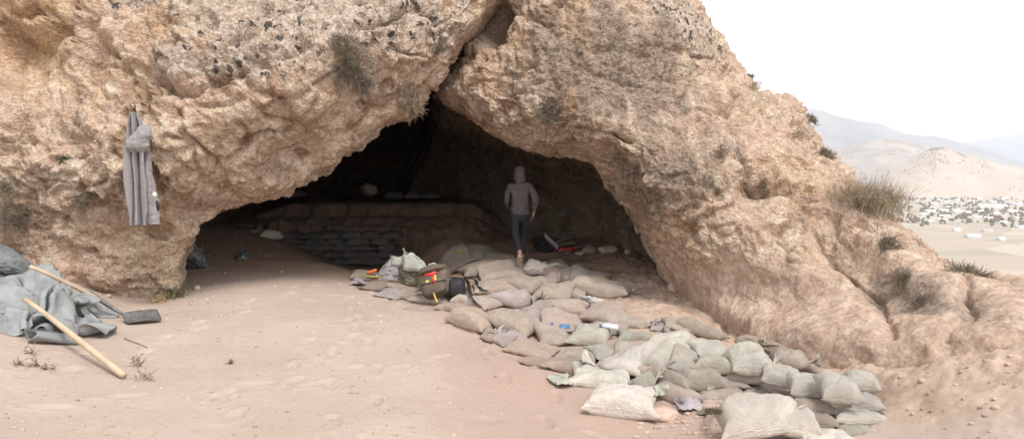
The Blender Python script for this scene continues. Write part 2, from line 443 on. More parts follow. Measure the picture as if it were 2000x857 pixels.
# ------------------------------------------------------------------ the two rocks
# every station is a profile: cave back, cave middle, inside of lip, lip, beside lip, face, face, rim, behind
LEFT = [
 [(500,470,18),(330,560,13.5),(340,620,10.2),(345,625,9.25),(300,640,9.0),(180,635,8.8),(0,600,8.4),(-200,560,8.0),(-500,520,7.5)],
 [(510,440,18),(350,500,13.5),(345,545,10.2),(350,550,9.3),(315,540,9.0),(190,525,8.75),(0,462,8.4),(-200,440,8.0),(-500,400,7.5)],
 [(520,425,18),(380,460,13.5),(360,485,10.3),(364,490,9.3),(335,480,8.95),(190,440,8.55),(0,380,8.3),(-200,350,8),(-500,300,7.5)],
 [(530,400,18),(430,425,14),(400,424,10.4),(400,430,9.35),(375,412,9.0),(220,340,8.4),(0,270,8.4),(-200,230,8.2),(-500,150,7.5)],
 [(545,385,18),(460,385,14),(472,386,10.4),(470,396,9.4),(445,368,9.0),(300,250,8.35),(60,130,9.1),(-150,50,9.0),(-450,-100,8)],
 [(565,365,18),(520,345,14),(560,352,10.5),(560,367,9.5),(530,335,9.05),(430,190,8.4),(200,20,9.1),(80,-120,9.3),(-200,-400,9.5)],
 [(590,345,18.3),(580,310,14),(638,306,10.6),(640,324,9.6),(605,290,9.15),(505,145,8.45),(390,-10,9.2),(300,-120,9.8),(150,-450,11)],
 [(640,320,18.6),(630,275,14.3),(698,270,10.8),(700,287,9.7),(668,255,9.25),(585,108,8.6),(510,-20,9.4),(450,-130,10.1),(380,-450,12)],
 [(690,300,19),(690,245,14.5),(750,222,11),(752,243,9.85),(725,215,9.4),(655,62,8.8),(610,-30,9.6),(570,-140,10.3),(540,-450,12.5)],
 [(740,280,19.2),(740,215,14.8),(800,205,11.1),(805,226,10.0),(775,190,9.5),(735,42,9.1),(695,-35,9.8),(670,-140,10.5),(650,-450,13)],
 [(780,265,19.4),(800,200,15),(838,168,11.2),(838,184,10.1),(812,150,9.6),(790,38,9.35),(765,-35,9.95),(755,-140,10.6),(750,-450,13)],
 [(810,255,19.5),(825,180,15.3),(868,140,11.3),(862,150,10.2),(842,120,9.75),(825,35,9.6),(820,-30,10.1),(820,-140,10.8),(830,-450,13)],
 [(840,245,19.6),(880,160,14.6),(905,105,11.4),(893,105,10.3),(875,85,9.9),(865,30,9.8),(865,-35,10.3),(870,-140,11),(890,-450,13)],
 [(900,140,17),(925,110,13.8),(945,50,12),(928,48,10.4),(912,36,10.05),(900,5,10.0),(905,-45,10.5),(915,-140,11.2),(940,-450,13)],
 [(960,40,16),(965,20,13.6),(985,-5,12.2),(964,-5,10.6),(950,-15,10.2),(940,-40,10.3),(945,-80,10.7),(955,-150,11.3),(980,-450,13)],
 [(1020,-60,16),(1030,-80,13.6),(1050,-95,12.4),(1015,-90,11),(1005,-95,10.8),(995,-110,10.9),(992,-140,11.1),(1000,-190,11.5),(1010,-450,13)],
]
RIGHT = [
 [(950,0,19),(975,-100,14),(985,-170,12.8),(1000,-180,12.2),(1040,-185,11.2),(1120,-200,11),(1200,-230,11.3),(1270,-250,11.8),(1320,-240,14),(1330,-150,19)],
 [(900,150,19.3),(925,10,14.5),(930,-15,12.8),(945,-20,12.2),(992,-25,11),(1090,-40,10.5),(1188,-60,10.6),(1263,-75,11.2),(1314,-60,13.5),(1360,0,19)],
 [(868,210,19.4),(885,100,14.8),(895,65,12.7),(915,62,12),(985,50,10.9),(1090,30,10.3),(1213,5,10.2),(1310,-8,11),(1364,30,13.5),(1420,90,19)],
 [(845,235,19.5),(858,160,15),(862,135,12.4),(872,132,11.6),(930,120,10.6),(1080,95,10),(1228,65,9.9),(1361,50,10.8),(1404,90,13.5),(1460,150,19)],
 [(838,255,19.5),(860,205,15.2),(866,188,12.2),(862,184,11.2),(905,165,10.5),(1070,150,9.85),(1248,115,9.85),(1396,105,10.8),(1434,150,13.5),(1500,200,19)],
 [(842,275,19.5),(878,245,15.2),(925,208,12),(905,222,11),(940,195,10.3),(1090,190,9.65),(1278,165,9.8),(1428,156,11),(1484,198,13.5),(1550,240,19)],
 [(850,300,19.5),(930,262,15.2),(1010,250,12),(985,271,10.8),(1010,238,10.1),(1130,225,9.5),(1318,215,9.5),(1510,196,10.3),(1554,238,12.6),(1610,290,19)],
 [(860,330,19.5),(1000,295,15.2),(1110,280,12.1),(1085,299,10.6),(1105,268,9.95),(1190,262,9.3),(1368,265,9.25),(1560,258,9.9),(1604,298,12.2),(1650,330,18)],
 [(868,360,19.4),(1075,335,15),(1185,315,12),(1165,329,10.5),(1190,300,9.75),(1260,310,9.1),(1428,320,9),(1598,318,9.4),(1639,358,11.5),(1690,390,16)],
 [(872,385,19.4),(1120,375,14.8),(1232,385,12),(1213,400,10.4),(1250,375,9.5),(1320,375,8.9),(1478,380,8.75),(1653,380,8.8),(1689,418,10.6),(1740,450,14)],
 [(874,405,19.3),(1150,425,14.6),(1262,448,11.8),(1245,455,10.3),(1290,440,9.3),(1370,440,8.7),(1533,450,8.35),(1723,443,8.1),(1764,478,9.6),(1815,510,12.5)],
 [(876,425,19.2),(1165,465,14.3),(1282,498,11.5),(1272,505,10.1),(1330,500,9.15),(1420,500,8.5),(1588,510,7.75),(1838,513,7.3),(1884,548,8.6),(1935,590,11)],
 [(878,450,19),(1175,500,14),(1300,552,11.2),(1305,556,9.9),(1370,565,8.9),(1470,580,8.15),(1690,592,6.9),(1990,562,6.15),(2050,600,7.4),(2080,660,9)],
 [(880,500,19),(1180,560,13.8),(1310,590,11),(1335,598,9.5),(1400,622,8.55),(1500,660,7.35),(1715,680,6),(2020,650,5.25),(2120,690,6.2),(2200,760,7.5)],
 [(880,560,19),(1190,660,13.6),(1340,720,11),(1375,740,9.3),(1450,790,8.3),(1570,880,6.75),(1735,960,5.5),(2040,1060,4.6),(2200,1080,5.2),(2300,1000,6.5)],
]
def build_rock(name, ST, backpt, res_k, dens_s, amp_k, clampy=None, seed=0, zones=None, cavities=(), dusty=None, cracks=(), stones=(), shadek=1.):
    C = np.array(ST, float)
    Wd = at(C[..., 0], C[..., 1], C[..., 2])
    back = np.broadcast_to(at(*backpt), (len(Wd), 1, 3)) + 0*Wd[:, :1]
    Wd = np.concatenate([back, Wd], 1)
    S, K = Wd.shape[:2]
    ts = [0.]
    for i in range(S-1):
        L = np.linalg.norm(Wd[i+1, 3:9]-Wd[i, 3:9], axis=-1).mean()
        n = max(3, int(L/dens_s)); ts += list(i+np.arange(1, n+1)/n)
    tk = [0.]; rk = [0.]
    for k in range(K-1):
        L = np.linalg.norm(Wd[:, k+1]-Wd[:, k], axis=-1).mean()
        n = max(3, int(L/res_k[k])); tk += list(k+np.arange(1, n+1)/n)
    ts = np.array(ts); tk = np.array(tk)
    G = catmull(Wd, ts)
    G = np.swapaxes(catmull(np.swapaxes(G, 0, 1), tk), 0, 1)
    amp = np.interp(tk, np.arange(K), amp_k)[None, :].repeat(len(ts), 0).ravel()
    du = np.gradient(G, axis=0); dv = np.gradient(G, axis=1)
    N = np.cross(du, dv); N /= np.linalg.norm(N, axis=-1, keepdims=True)+1e-9
    P = G.reshape(-1, 3); N = N.reshape(-1, 3)
    # outward = toward camera on the face
    face = np.einsum('ij,ij->i', N, np.array([0, 0, CAMZ])-P)
    if np.median(face[(amp > .8)]) < 0: N = -N; flip = True
    else: flip = False
    d = .15*fbm(P*.75, 3, seed+1)+.05*ridged(P*1.7+3, 2, seed+2)-.03+.03*fbm(P*4.2, 4, seed+3, .6)+.02*fbm(P*12, 3, seed+4, .6)
    wq = P+.25*np.stack([perlin(P*1.6, seed+71), perlin(P*1.6, seed+72), perlin(P*1.6, seed+73)], 1)
    b1, b2, bi = worley(wq*np.array([1.05, 1.05, 1.5]), seed+74)
    wq2 = P+.07*np.stack([perlin(P*4, seed+81), perlin(P*4, seed+82), perlin(P*4, seed+83)], 1)
    fm = sstep(-.35, .25, perlin(P*.7, seed+84))
    d += fm*(.11*facets(wq*1.25, seed+85, .9)+.055*facets(wq2*2.9, seed+86, .9)+.04*facets(wq2*6.8, seed+87, .9)+.018*facets(P*16, seed+88, .9))
    d += (bi-.5)*.10*sstep(0, .22, b2-b1)-.07*sstep(.10, .0, b2-b1)*sstep(-.25, .2, perlin(P*.8, seed+75))
    d += .012*ridged(P*24, 2, seed+5)
    cl = np.zeros(len(P))
    big = amp > .3
    Q = P[big]
    wob = np.stack([perlin(Q*3, seed+61), perlin(Q*3, seed+62), perlin(Q*3, seed+63)], 1)*.12
    for sc, thr, h, w, sd in ((1.7, .20, .085, .5, 21), (3.6, .3, .055, .5, 22), (8., .38, .026, .5, 23), (17., .4, .012, .5, 24)):
        f1, f2, idd = worley((Q+wob)*sc, seed+sd)
        bmp = np.clip(f2-f1, 0, .5)/.5
        on = idd < thr
        prof = sstep(0, .55, bmp)
        d[big] += np.where(on, h*prof, 0) + np.where((idd > .93), -h*.7*prof, 0)
        sgn = np.where(idd < thr*.5, 1, -1)
        cl[big] = np.where(on & (bmp > .15), sgn*prof, cl[big]*.999)
    # crumbly pockets
    pk_ = sstep(.25, .55, fbm(P*2.2, 3, seed+30))
    d -= .10*pk_*np.abs(perlin(P*8, seed+31))+.02*pk_
    # bedding-parallel cracks
    strat = np.abs(perlin(np.stack([P[:, 0]*.5+P[:, 2]*.35, P[:, 1]*.4, P[:, 2]*1.5-P[:, 0]*.45], 1)*1.3, seed+32))
    d -= .09*sstep(.035, 0, strat)*sstep(-.1, .3, perlin(P*.9, seed+33))
    if dusty is not None:
        dz_ = np.interp(ts, np.arange(S), dusty)[:, None]*np.interp(tk, [0, 3, 4, 5, 8, 9, K], [0, 0, .6, 1, 1, .6, 0])[None, :]
        dz_ = sstep(.25, .75, dz_.ravel()+.25*fbm(P*1.6, 3, seed+90))
    else: dz_ = np.zeros(len(P))
    d *= .62+.38*sstep(-.3, .3, perlin(P*.55, seed+96))
    d *= amp*(1-.84*dz_)
    for (c, rad, dep) in cavities:
        q = at(*c); rr = np.linalg.norm((P-q)*np.array([1, .6, 1])/np.array(rad), axis=1)
        d -= dep*np.exp(-rr**3)
    wv_ = np.stack([perlin(P*5, seed+91), perlin(P*5, seed+92), perlin(P*5, seed+93)], 1)*.06
    for line in cracks:
        L_ = np.array(line, float); t_ = np.linspace(0, len(L_)-1, 60); ln = np.stack([np.interp(t_, np.arange(len(L_)), L_[:, k]) for k in range(3)], 1)
        q = at(ln[:, 0], ln[:, 1], ln[:, 2]); m = np.where((np.abs(P[:, 0]-q[:, 0].mean()) < 2.2) & (np.abs(P[:, 2]-q[:, 2].mean()) < 1.8) & (np.abs(P[:, 1]-q[:, 1].mean()) < 2))[0]
        cam_ = np.array([0, 0, CAMZ]); A1 = P[m]+wv_[m]-cam_; A1 /= np.linalg.norm(A1, axis=1)[:, None]; B1 = q-cam_; B1 /= np.linalg.norm(B1, axis=1)[:, None]
        dm_ = np.full(len(m), 9.)
        for b_ in B1: dm_ = np.minimum(dm_, np.linalg.norm(A1-b_, axis=1))
        dm_ *= q[:, 1].mean()
        d[m] -= (.13*sstep(.045, .008, dm_)+.05*sstep(.16, .02, dm_))*(.6+.8*perlin(P[m]*2.5, seed+94))
    for (c, rad, hgt, tone) in stones:
        q = at(*c); v_ = (P+wv_*.8-q)*np.array([1, .6, 1.15]); rr = np.linalg.norm(v_, axis=1)/rad*(1+.35*perlin(P*3.2/rad*.3, seed+95))
        pr = sstep(1.0, .82, rr)
        d += hgt*pr*(1.15-.35*rr**2)-.03*sstep(1.3, 1.02, rr)*sstep(.9, 1.02, rr); cl = np.where(pr > .2, tone*pr, cl)
    off = N*d[:, None]
    off += np.stack([fbm(P*3.1, 3, seed+51), fbm(P*3.1+9, 3, seed+52), fbm(P*3.1+19, 3, seed+53)], 1)*.035*amp[:, None]
    P2 = P+off
    soot = shadek*np.clip((3.6-np.interp(tk, np.arange(K), np.arange(K)))/1.0, 0, 1)[None, :].repeat(len(ts), 0).ravel()  # mask of the painted shade, growing from the lip inward
    zn = np.zeros((len(P), 3))
    for ch, blobs in enumerate(zones):
        for (c, rad, s) in blobs:
            q = at(*c); rr = np.linalg.norm((P-q)*np.array([1, .45, 1])/np.array(rad), axis=1)
            zn[:, ch] = np.maximum(zn[:, ch], s*np.exp(-(rr**2.4)*.9))
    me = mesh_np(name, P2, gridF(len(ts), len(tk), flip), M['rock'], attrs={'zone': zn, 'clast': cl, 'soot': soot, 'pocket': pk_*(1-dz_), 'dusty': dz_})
    return link(name, me), P2.reshape(G.shape), ts, tk
BK = (740, 470, 22.5)
ZL = [
 [((620,30,9.2),(1.9,2,.55),1.),((520,90,8.8),(.8,2,.5),.9),((370,130,8.6),(.38,2,.28),.75),((760,10,9.6),(.8,2,.25),.8),((250,8,9),(.5,2,.12),.8),((900,20,10),(.3,2,.3),.5)],
 [((60,40,9.2),(.6,2,.7),1.),((210,120,8.8),(.5,2,.4),.5),((330,70,9),(.35,2,.3),.6)],
 [((690,140,9),(.35,2,.4),.75),((680,90,9),(.25,2,.2),.6),((560,300,9.2),(.9,1,.15),.25),((810,200,9.9),(.2,1,.25),.7),((870,95,9.9),(.2,1,.2),.5),((300,330,8.5),(.3,1,.4),.2),((600,330,9.5),(.9,.8,.14),.5)],
]
ZR = [
 [((1350,30,10.5),(.8,2,.55),.95),((1390,80,10.8),(.5,2,.4),.9),((1480,190,10.6),(.6,2,.5),.42),((1560,240,10),(.6,2,.5),.42),((1640,350,9.2),(.7,2,.45),.42),((1730,430,8.4),(.8,2,.4),.42),((1850,520,7.4),(.9,2,.4),.4),((1960,580,6.3),(.5,2,.3),.5)],
 [((1125,90,10),(.16,2,.8),.9),((1110,170,9.8),(.2,2,.5),.6),((1330,420,8.7),(.4,2,.4),.5),((1560,350,8.8),(.35,2,.5),.45),((1020,90,10.4),(.2,2,.5),.4),((960,150,10.4),(.4,2,.3),.4)],
 [((1180,130,10),(1.6,3,1.2),.78),((1330,330,9),(1.2,3,.9),.66),((1190,90,9.9),(.42,2,.75),.95),((1260,130,9.8),(.5,2,.65),.85),((1300,70,10),(.45,2,.55),.8),((1200,210,9.6),(.35,2,.35),.75),((1340,200,9.6),(.35,2,.45),.6),((1190,30,10.2),(.35,2,.4),.8),((1560,430,8.4),(.2,1,.45),.4),((1660,500,7.7),(.3,1,.35),.6),((1740,570,7),(.3,1,.35),.8),((1800,600,6.8),(.2,1,.3),.6),((1010,170,10.2),(.4,1,.3),.4),((1255,450,10),(.25,1,.6),.3)],
]
CL = [((170,95,8.9),(.16,.3,.45),.28),((55,110,9.1),(.5,.3,.35),.18)]
CR = [((965,45,11),(.17,.5,.38),.75),((1475,360,8.8),(.35,.5,.22),.16),((1610,445,8.1),(.2,.5,.3),.07),((1665,510,7.6),(.22,.5,.24),.09),((1715,570,7.1),(.2,.5,.24),.12),((1800,530,7.1),(.3,.5,.22),-.07),((1360,265,9.3),(.15,.5,.2),.12),((1240,430,10),(.2,.5,.5),.1)]
KL = [[(570,-5,9.2),(470,35,9),(430,62,8.8),(408,88,8.7),(345,105,8.7)],[(300,160,8.7),(345,190,8.6),(385,182,8.6),(430,158,8.5),(520,132,8.6),(600,102,8.7)],[(235,110,8.9),(280,185,8.7),(320,250,8.6)],[(700,60,9),(760,45,9.2),(800,25,9.4)]]
KR = [[(1452,135,10.6),(1425,220,9.8),(1440,300,9.1),(1490,370,8.8)],[(1590,455,8.3),(1650,520,7.6),(1700,575,7.1),(1745,650,6.5)],[(1885,545,7),(1890,610,6.3),(1840,655,6)],[(1060,240,10),(1150,262,9.5),(1230,265,9.3)],[(1320,100,10),(1400,112,10.4)]]
SL = [((362,132,8.7),.34,.07,-.9),((78,62,9.2),.24,.09,.8),((28,215,8.7),.22,.08,1),((125,92,9),.15,.06,.8),((500,78,8.8),.16,.05,.9),((72,330,8.4),.2,.05,.9),((345,285,8.3),.15,.045,1),((430,128,8.5),.17,.05,.9),((832,78,9.5),.08,.03,1),((465,262,8.4),.13,.04,1),((240,90,8.9),.16,.05,.8),((170,225,8.6),.14,.04,-.8),((50,280,8.5),.12,.04,1)]
SR = [((1610,478,7.8),.07,.03,1),((1560,500,7.9),.12,.04,-.7),((1415,150,10),.14,.05,.8),((1500,210,9.9),.16,.05,.8),((1560,300,9.3),.15,.05,.9),((1660,420,8.6),.14,.05,.9)]
amps = [.5,.9,.9,.7,.55,.9,1,1,.8,.7]
LR, LG, Lts, Ltk = build_rock('overhanging_rock', LEFT, BK, [.4,.16,.12,.03,.019,.019,.021,.07,.25], .022, amps, seed=100, zones=ZL, cavities=CL, cracks=KL, stones=SL, shadek=1.15)
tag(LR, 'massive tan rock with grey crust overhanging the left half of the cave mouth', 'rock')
RR, RG, Rts, Rtk = build_rock('leaning_rock', RIGHT, BK, [.4,.14,.10,.03,.020,.021,.022,.022,.028,.3], .019, amps+[.7], seed=300, cracks=KR, stones=SR, shadek=.5, dusty=[0]*10+[.15,.45,.9,1,1], zones=ZR, cavities=CR)
tag(RR, 'huge grey stained rock leaning over the right half of the cave mouth', 'rock')
# ------------------------------------------------------------------ sandbags
def sack_material():
    m, nt, b = newmat('woven_sack'); N = NT(nt)
    oi = N.n('ObjectInfo'); uv = N.n('UVMap', uv_map='UVMap').outputs[0]
    P = N.pos(); geo_ = N.n('NewGeometry')
    base = oi.outputs['Color']
    n1 = N.noise(P, 6, 5, .65, .4); n2 = N.noise(P, 30, 4, .7)
    c = N.mix(1, base, N.mix(N.ramp(n1, .3, .7), (.84, .83, .82), (1.1, 1.08, 1.05)), 'MULTIPLY')
    # soil smeared over the cloth
    d = N.math('MULTIPLY', N.ramp(N.noise(P, 3.2, 6, .7, .6), .44, .68), N.attr('dust'))
    c = N.mix(N.math('MULTIPLY', d, .7), c, (.42, .305, .235))
    c = N.mix(.35, c, N.mix(N.ramp(n2, .3, .6), (.75, .72, .7), (1, 1, 1)), 'MULTIPLY')
    # dyed stripes along some sacks
    sx = N.n('SeparateXYZ'); N.put(sx.inputs[0], uv)
    al = oi.outputs['Alpha']
    st = N.math('MULTIPLY', N.ramp(N.math('ABSOLUTE', N.math('SUBTRACT', sx.outputs[1], .33)), .035, .025), N.math('LESS_THAN', al, .9))
    c = N.mix(N.math('MULTIPLY', st, .75), c, (.20, .25, .33))
    N.put(b.inputs['Base Color'], c)
    b.inputs['Roughness'].default_value = .78; b.inputs['Specular IOR Level'].default_value = .3
    b.inputs['Sheen Weight'].default_value = .08
    mp = N.n('Mapping'); N.put(mp.inputs[0], uv); mp.inputs['Scale'].default_value = (1, 1, 1)
    w1 = N.n('TexWave', wave_type='BANDS', bands_direction='X'); N.put(w1.inputs[0], uv); w1.inputs['Scale'].default_value = 28; w1.inputs['Distortion'].default_value = 1.5
    w2 = N.n('TexWave', wave_type='BANDS', bands_direction='Y'); N.put(w2.inputs[0], uv); w2.inputs['Scale'].default_value = 20; w2.inputs['Distortion'].default_value = 1.5
    h = N.math('ADD', N.math('MULTIPLY', N.math('ADD', w1.outputs[0], w2.outputs[0]), .14), N.math('ADD', N.math('MULTIPLY', N.noise(P, 22, 4, .6, .8), .8), N.math('MULTIPLY', n2, .25)))
    N.put(b.inputs['Normal'], N.bump(h, .85, .02))
    return m
M['sack'] = sack_material()
HX0, HY0, HC = -4.2, 3.6, .02
HNX, HNY = 480, 620
_hx = HX0+HC*np.arange(HNX); _hy = HY0+HC*np.arange(HNY)
HM = ground_z(*np.meshgrid(_hx, _hy, indexing='ij'))
def hsample(H, x, y):
    i = np.clip((np.asarray(x)-HX0)/HC, 0, HNX-1.01); j = np.clip((np.asarray(y)-HY0)/HC, 0, HNY-1.01)
    a = i.astype(int); b = j.astype(int); f = i-a; g = j-b
    return H[a, b]*(1-f)*(1-g)+H[a+1, b]*f*(1-g)+H[a, b+1]*(1-f)*g+H[a+1, b+1]*f*g
def hblur(cx, cy, half, sig):
    """smoothed window of the present surface round (cx, cy)"""
    n = int(half/HC); ci = int((cx-HX0)/HC); cj = int((cy-HY0)/HC)
    i0, i1 = max(0, ci-n), min(HNX, ci+n+1); j0, j1 = max(0, cj-n), min(HNY, cj+n+1)
    Wn = HM[i0:i1, j0:j1].copy()
    r = int(3*sig/HC); k = np.exp(-.5*(np.arange(-r, r+1)*HC/sig)**2); k /= k.sum()
    Wn = np.apply_along_axis(lambda v: np.convolve(np.pad(v, r, 'edge'), k, 'valid'), 0, Wn)
    Wn = np.apply_along_axis(lambda v: np.convolve(np.pad(v, r, 'edge'), k, 'valid'), 1, Wn)
    full = HM.copy(); full[i0:i1, j0:j1] = Wn
    return full
SACKC = {'t': (.46, .385, .32), 'p': (.475, .39, .335), 'g': (.50, .465, .395), 'G': (.60, .56, .485), 'l': (.47, .405, .39), 'w': (.72, .665, .595), 'd': (.45, .35, .285), 'k': (.12, .11, .10), 'o': (.32, .265, .215), 'q': (.20, .18, .17)}  # k: darker than the cloth itself, shade of the pit painted in
def sack_mesh(L, W, T, seed, neck=0, nu=40, nv=30, dust=.6, wrinkle=1., full=1., pinch=.10):
    """a filled sack as top and bottom sheets; returns local x, y, zmid fraction arrays and faces.  neck: 0 sewn ends, 1 gathered at +x"""
    r = np.random.RandomState(seed)
    u = np.sin(np.linspace(-math.pi/2, math.pi/2, nu)*.97)/math.sin(math.pi/2*.97); v = np.sin(np.linspace(-math.pi/2, math.pi/2, nv)*.97)/math.sin(math.pi/2*.97)
    U, Vv = np.meshgrid(u, v, indexing='ij')
    bow = pinch*(1+.3*r.randn())
    x = L/2*U*(1-bow*(1-Vv**2)*np.abs(U)**3)
    y = W/2*Vv*(1-bow*1.2*(1-U**2)*np.abs(Vv)**3)
    # each corner sticks out its own way
    for su in (-1, 1):
        for sv in (-1, 1):
            k = r.uniform(-.10, .10); wgt = sstep(.2, 1, U*su)*sstep(.2, 1, Vv*sv)
            x = x+wgt*su*k*L*.5; y = y+wgt*sv*r.uniform(-.08, .12)*W*.5
    ex = 3.0+r.rand()
    h = np.clip((1-np.abs(U)**ex)*(1-np.abs(Vv)**ex), 0, 1)**.5
    if neck:
        t = sstep(.35, 1., U)
        y = y*(1-.80*t**1.3)
        h = np.maximum(h, 0)*(1-.25*t)+.16*t*np.sqrt(np.clip(1-Vv**2, 0, 1))
    lop = 1+.22*r.randn()*U+.2*r.randn()*Vv
    h = h*np.clip(lop, .55, 1.5)*full
    P = np.stack([x.ravel(), y.ravel(), 0*x.ravel()+seed*1.37], 1)
    # sagging, dents, creases
    d = (.16 if L < .55 else .09)*fbm(P*4.5, 2, seed % 97)
    cr = -.10*sstep(.10, .0, np.abs(perlin(P*np.array([4., 7., 1]), seed % 89)))-.07*sstep(.12, .0, np.abs(perlin(P*np.array([9., 5., 1]), seed % 83)))
    edge = sstep(.35, .95, np.maximum(np.abs(U), np.abs(Vv))).ravel()
    ew = .10*perlin(np.stack([np.where(np.abs(U) > np.abs(Vv), y, x).ravel()*26, edge*1.2, 0*edge+seed], 1), 7)*edge
    if neck:
        tt = sstep(.1, .9, U).ravel()
        ew = ew*(1-tt)+tt*.15*np.sin(Vv.ravel()*(11+4*r.rand())+2*perlin(P*6, 3))*(1-.3*np.abs(Vv.ravel()))
    hr = h.ravel(); ht = hr*(1+d+(cr)*wrinkle)+ew*wrinkle*np.sqrt(np.clip(hr, 0, 1))*.9
    top = ht*T*.62; bot = -hr*T*.38
    ztop = top+.0; zbot = np.where(hr > .02, np.minimum(bot, ztop-.002), 0)
    seam = .012*perlin(np.stack([x.ravel()*18, y.ravel()*18, 0*x.ravel()+seed], 1), 9)*edge**3
    ztop = ztop+seam; zbot = zbot+seam
    nuv = nu*nv
    V = np.concatenate([np.stack([x.ravel(), y.ravel(), ztop], 1), np.stack([x.ravel(), y.ravel(), zbot], 1)])
    idx = np.arange(nuv).reshape(nu, nv)
    bnd = np.zeros((nu, nv), bool); bnd[0] = bnd[-1] = True; bnd[:, 0] = bnd[:, -1] = True
    mp = np.arange(2*nuv); mp[nuv:][bnd.ravel()] = idx[bnd]   # share the rim
    Ft = gridF(nu, nv); Fb = mp[(Ft+nuv)[:, ::-1]]
    Fa = np.concatenate([Ft, Fb])
    used = np.unique(Fa); re = np.full(2*nuv, -1); re[used] = np.arange(len(used))
    uvw = np.stack([(U.ravel()+1)/2, (Vv.ravel()+1)/2], 1); uvw = np.concatenate([uvw, uvw])[used]
    du = np.full(len(used), dust)
    return V[used], re[Fa], uvw, du, nuv
def neck_mesh(W, T, seed, ln=.09):
    """the gathered mouth of a tied sack beyond its string: a crumpled flare"""
    r = np.random.RandomState(seed); n, m = 28, 9
    V = []
    for i in range(m):
        s = i/(m-1)
        rad = (.20-.12*math.sin(min(1, s*3)*math.pi)*.6 if s < .33 else .13+.42*((s-.33)/.67)**1.1)
        for k in range(n):
            a = 2*math.pi*k/n
            f = 1+(.12+.5*s)*math.sin(a*(5+seed % 3)+r.rand()*.2+s)+.25*s*r.randn()
            V.append((ln*s*(1+.25*s*math.sin(a*3+seed)), W*.5*rad*f*math.cos(a), max(T, .1)*.55*rad*f*math.sin(a)))
    F = gridF(m, n, wrap=True)
    return np.array(V), F
def place_sack(px, py, wpx, hpx, yaw, d0, col, neck, label, group='sandbags on the path', T=None, name='sandbag', fixed=None, lean=0, dust=None, wrinkle=1., pinch=.1, search=.55, full=1.):
    seed = int(px*7+py*13)
    r = np.random.RandomState(seed)
    p = at(px, py, d0)
    wm = wpx*d0/F0*1.15; hm = hpx*d0/F0*1.14
    el = math.atan2(CAMZ-p[2], d0)
    if T is None: T = float(np.clip(.58*hm, .085, .21))
    W = float(np.clip((hm-.8*T*math.cos(el))/max(.12, math.sin(el)+lean*math.cos(el)), .22, .54))
    ya = R(yaw)
    # yaw foreshortens the long side
    L = max(.22, (wm-abs(math.sin(ya))*W*.7)/max(.45, abs(math.cos(ya))))
    if neck: L *= .92
    L = min(L, .95)
    V, Fq, uv, du, nuv = sack_mesh(L, W, T, seed, 1 if neck else 0, dust=r.uniform(.5, 1.15) if dust is None else dust, wrinkle=wrinkle, pinch=pinch, full=full)
    if neck == 2: V[:, 0] *= -1; Fq = Fq[:, ::-1]
    c, s = math.cos(ya), math.sin(ya)
    if fixed is None:
        best = None
        for d in np.arange(d0-search, d0+search, .04):
            q = at(px, py, d)
            zz = hsample(HM, q[0]+np.array([-.12, 0, .12, 0, 0]), q[1]+np.array([0, 0, 0, -.1, .1])).mean()
            e = abs(q[2]-.42*T-zz)+.05*abs(d-d0)
            if best is None or e < best[0]: best = (e, d, q, q[2]-.42*T-zz)
        d, q, off = best[1], best[2], best[3]
        H = hblur(q[0], q[1], .75, .085)
        wx = V[:, 0]*c-V[:, 1]*s+q[0]; wy = V[:, 0]*s+V[:, 1]*c+q[1]
        S = hsample(H, wx, wy)
        sc_ = hsample(H, np.array([q[0]]), np.array([q[1]]))[0]
        S = sc_+np.clip(S-sc_, -.55*L, .5*L)
        z = S+V[:, 2]+.38*T-.02+np.clip(off, -.05, .05)
        V2 = np.stack([wx, wy, z], 1)
        place_sack.log.append((round(float(px)), round(float(py)), round(float(d-d0), 2), round(float(off), 2)))
    else:
        q = np.array(fixed, float)
        S = 0
        V2 = np.stack([V[:, 0]*c-V[:, 1]*s+q[0], V[:, 0]*s+V[:, 1]*c+q[1], V[:, 2]+q[2]+lean*(V[:, 0]*s+V[:, 1]*c)], 1)
    ctr = V2.mean(0); ctr[2] = V2[:, 2].min()
    me = mesh_np(name, V2-ctr, Fq, M['sack'], uv=uv, attrs={'dust': du})
    o = link(name, me); o.location = ctr
    v_ = 1+.012*r.randn(3)+.06*r.randn()
    cc = np.clip(np.array(SACKC[col[0]])*v_, .03, .8)
    o.color = (*cc, .5 if 's' in col[1:] else 1.)
    tag(o, label, 'sandbag', group)
    # raise the surface
    ii = np.round((V2[:, 0]-HX0)/HC).astype(int); jj = np.round((V2[:, 1]-HY0)/HC).astype(int)
    ok = (ii >= 0) & (ii < HNX) & (jj >= 0) & (jj < HNY)
    np.maximum.at(HM, (ii[ok], jj[ok]), V2[ok, 2])
    # the rim of a sewn sack: nothing; a tied sack has its gathered mouth as a part
    if neck:
        sgn = -1 if neck == 2 else 1
        NV, NF = neck_mesh(W, T, seed, ln=min(.13, .22*L))
        if sgn < 0: NV[:, 0] *= -1; NF = NF[:, ::-1]
        ex = sgn*L*.475
        end = V2[np.argmax(V[:, 0]*sgn)]
        near_end = V2[np.abs(V[:, 0]*sgn-np.max(V[:, 0]*sgn)) < .02].mean(0)
        up = .35+.5*r.rand()
        lx = NV[:, 0]; lz = NV[:, 2]+np.abs(lx)*up
        NW = np.stack([lx*c-NV[:, 1]*s, lx*s+NV[:, 1]*c, lz], 1)+near_end
        nm = mesh_np('tied_neck', NW-ctr, NF, M['sack'], uv=np.stack([NV[:, 0]*3, NV[:, 1]*3], 1), attrs={'dust': np.full(len(NV), .3)})
        k = link('tied_neck', nm, o); k.color = (*np.clip(cc*1.12, 0, .8), 1)
    return o
place_sack.log = []
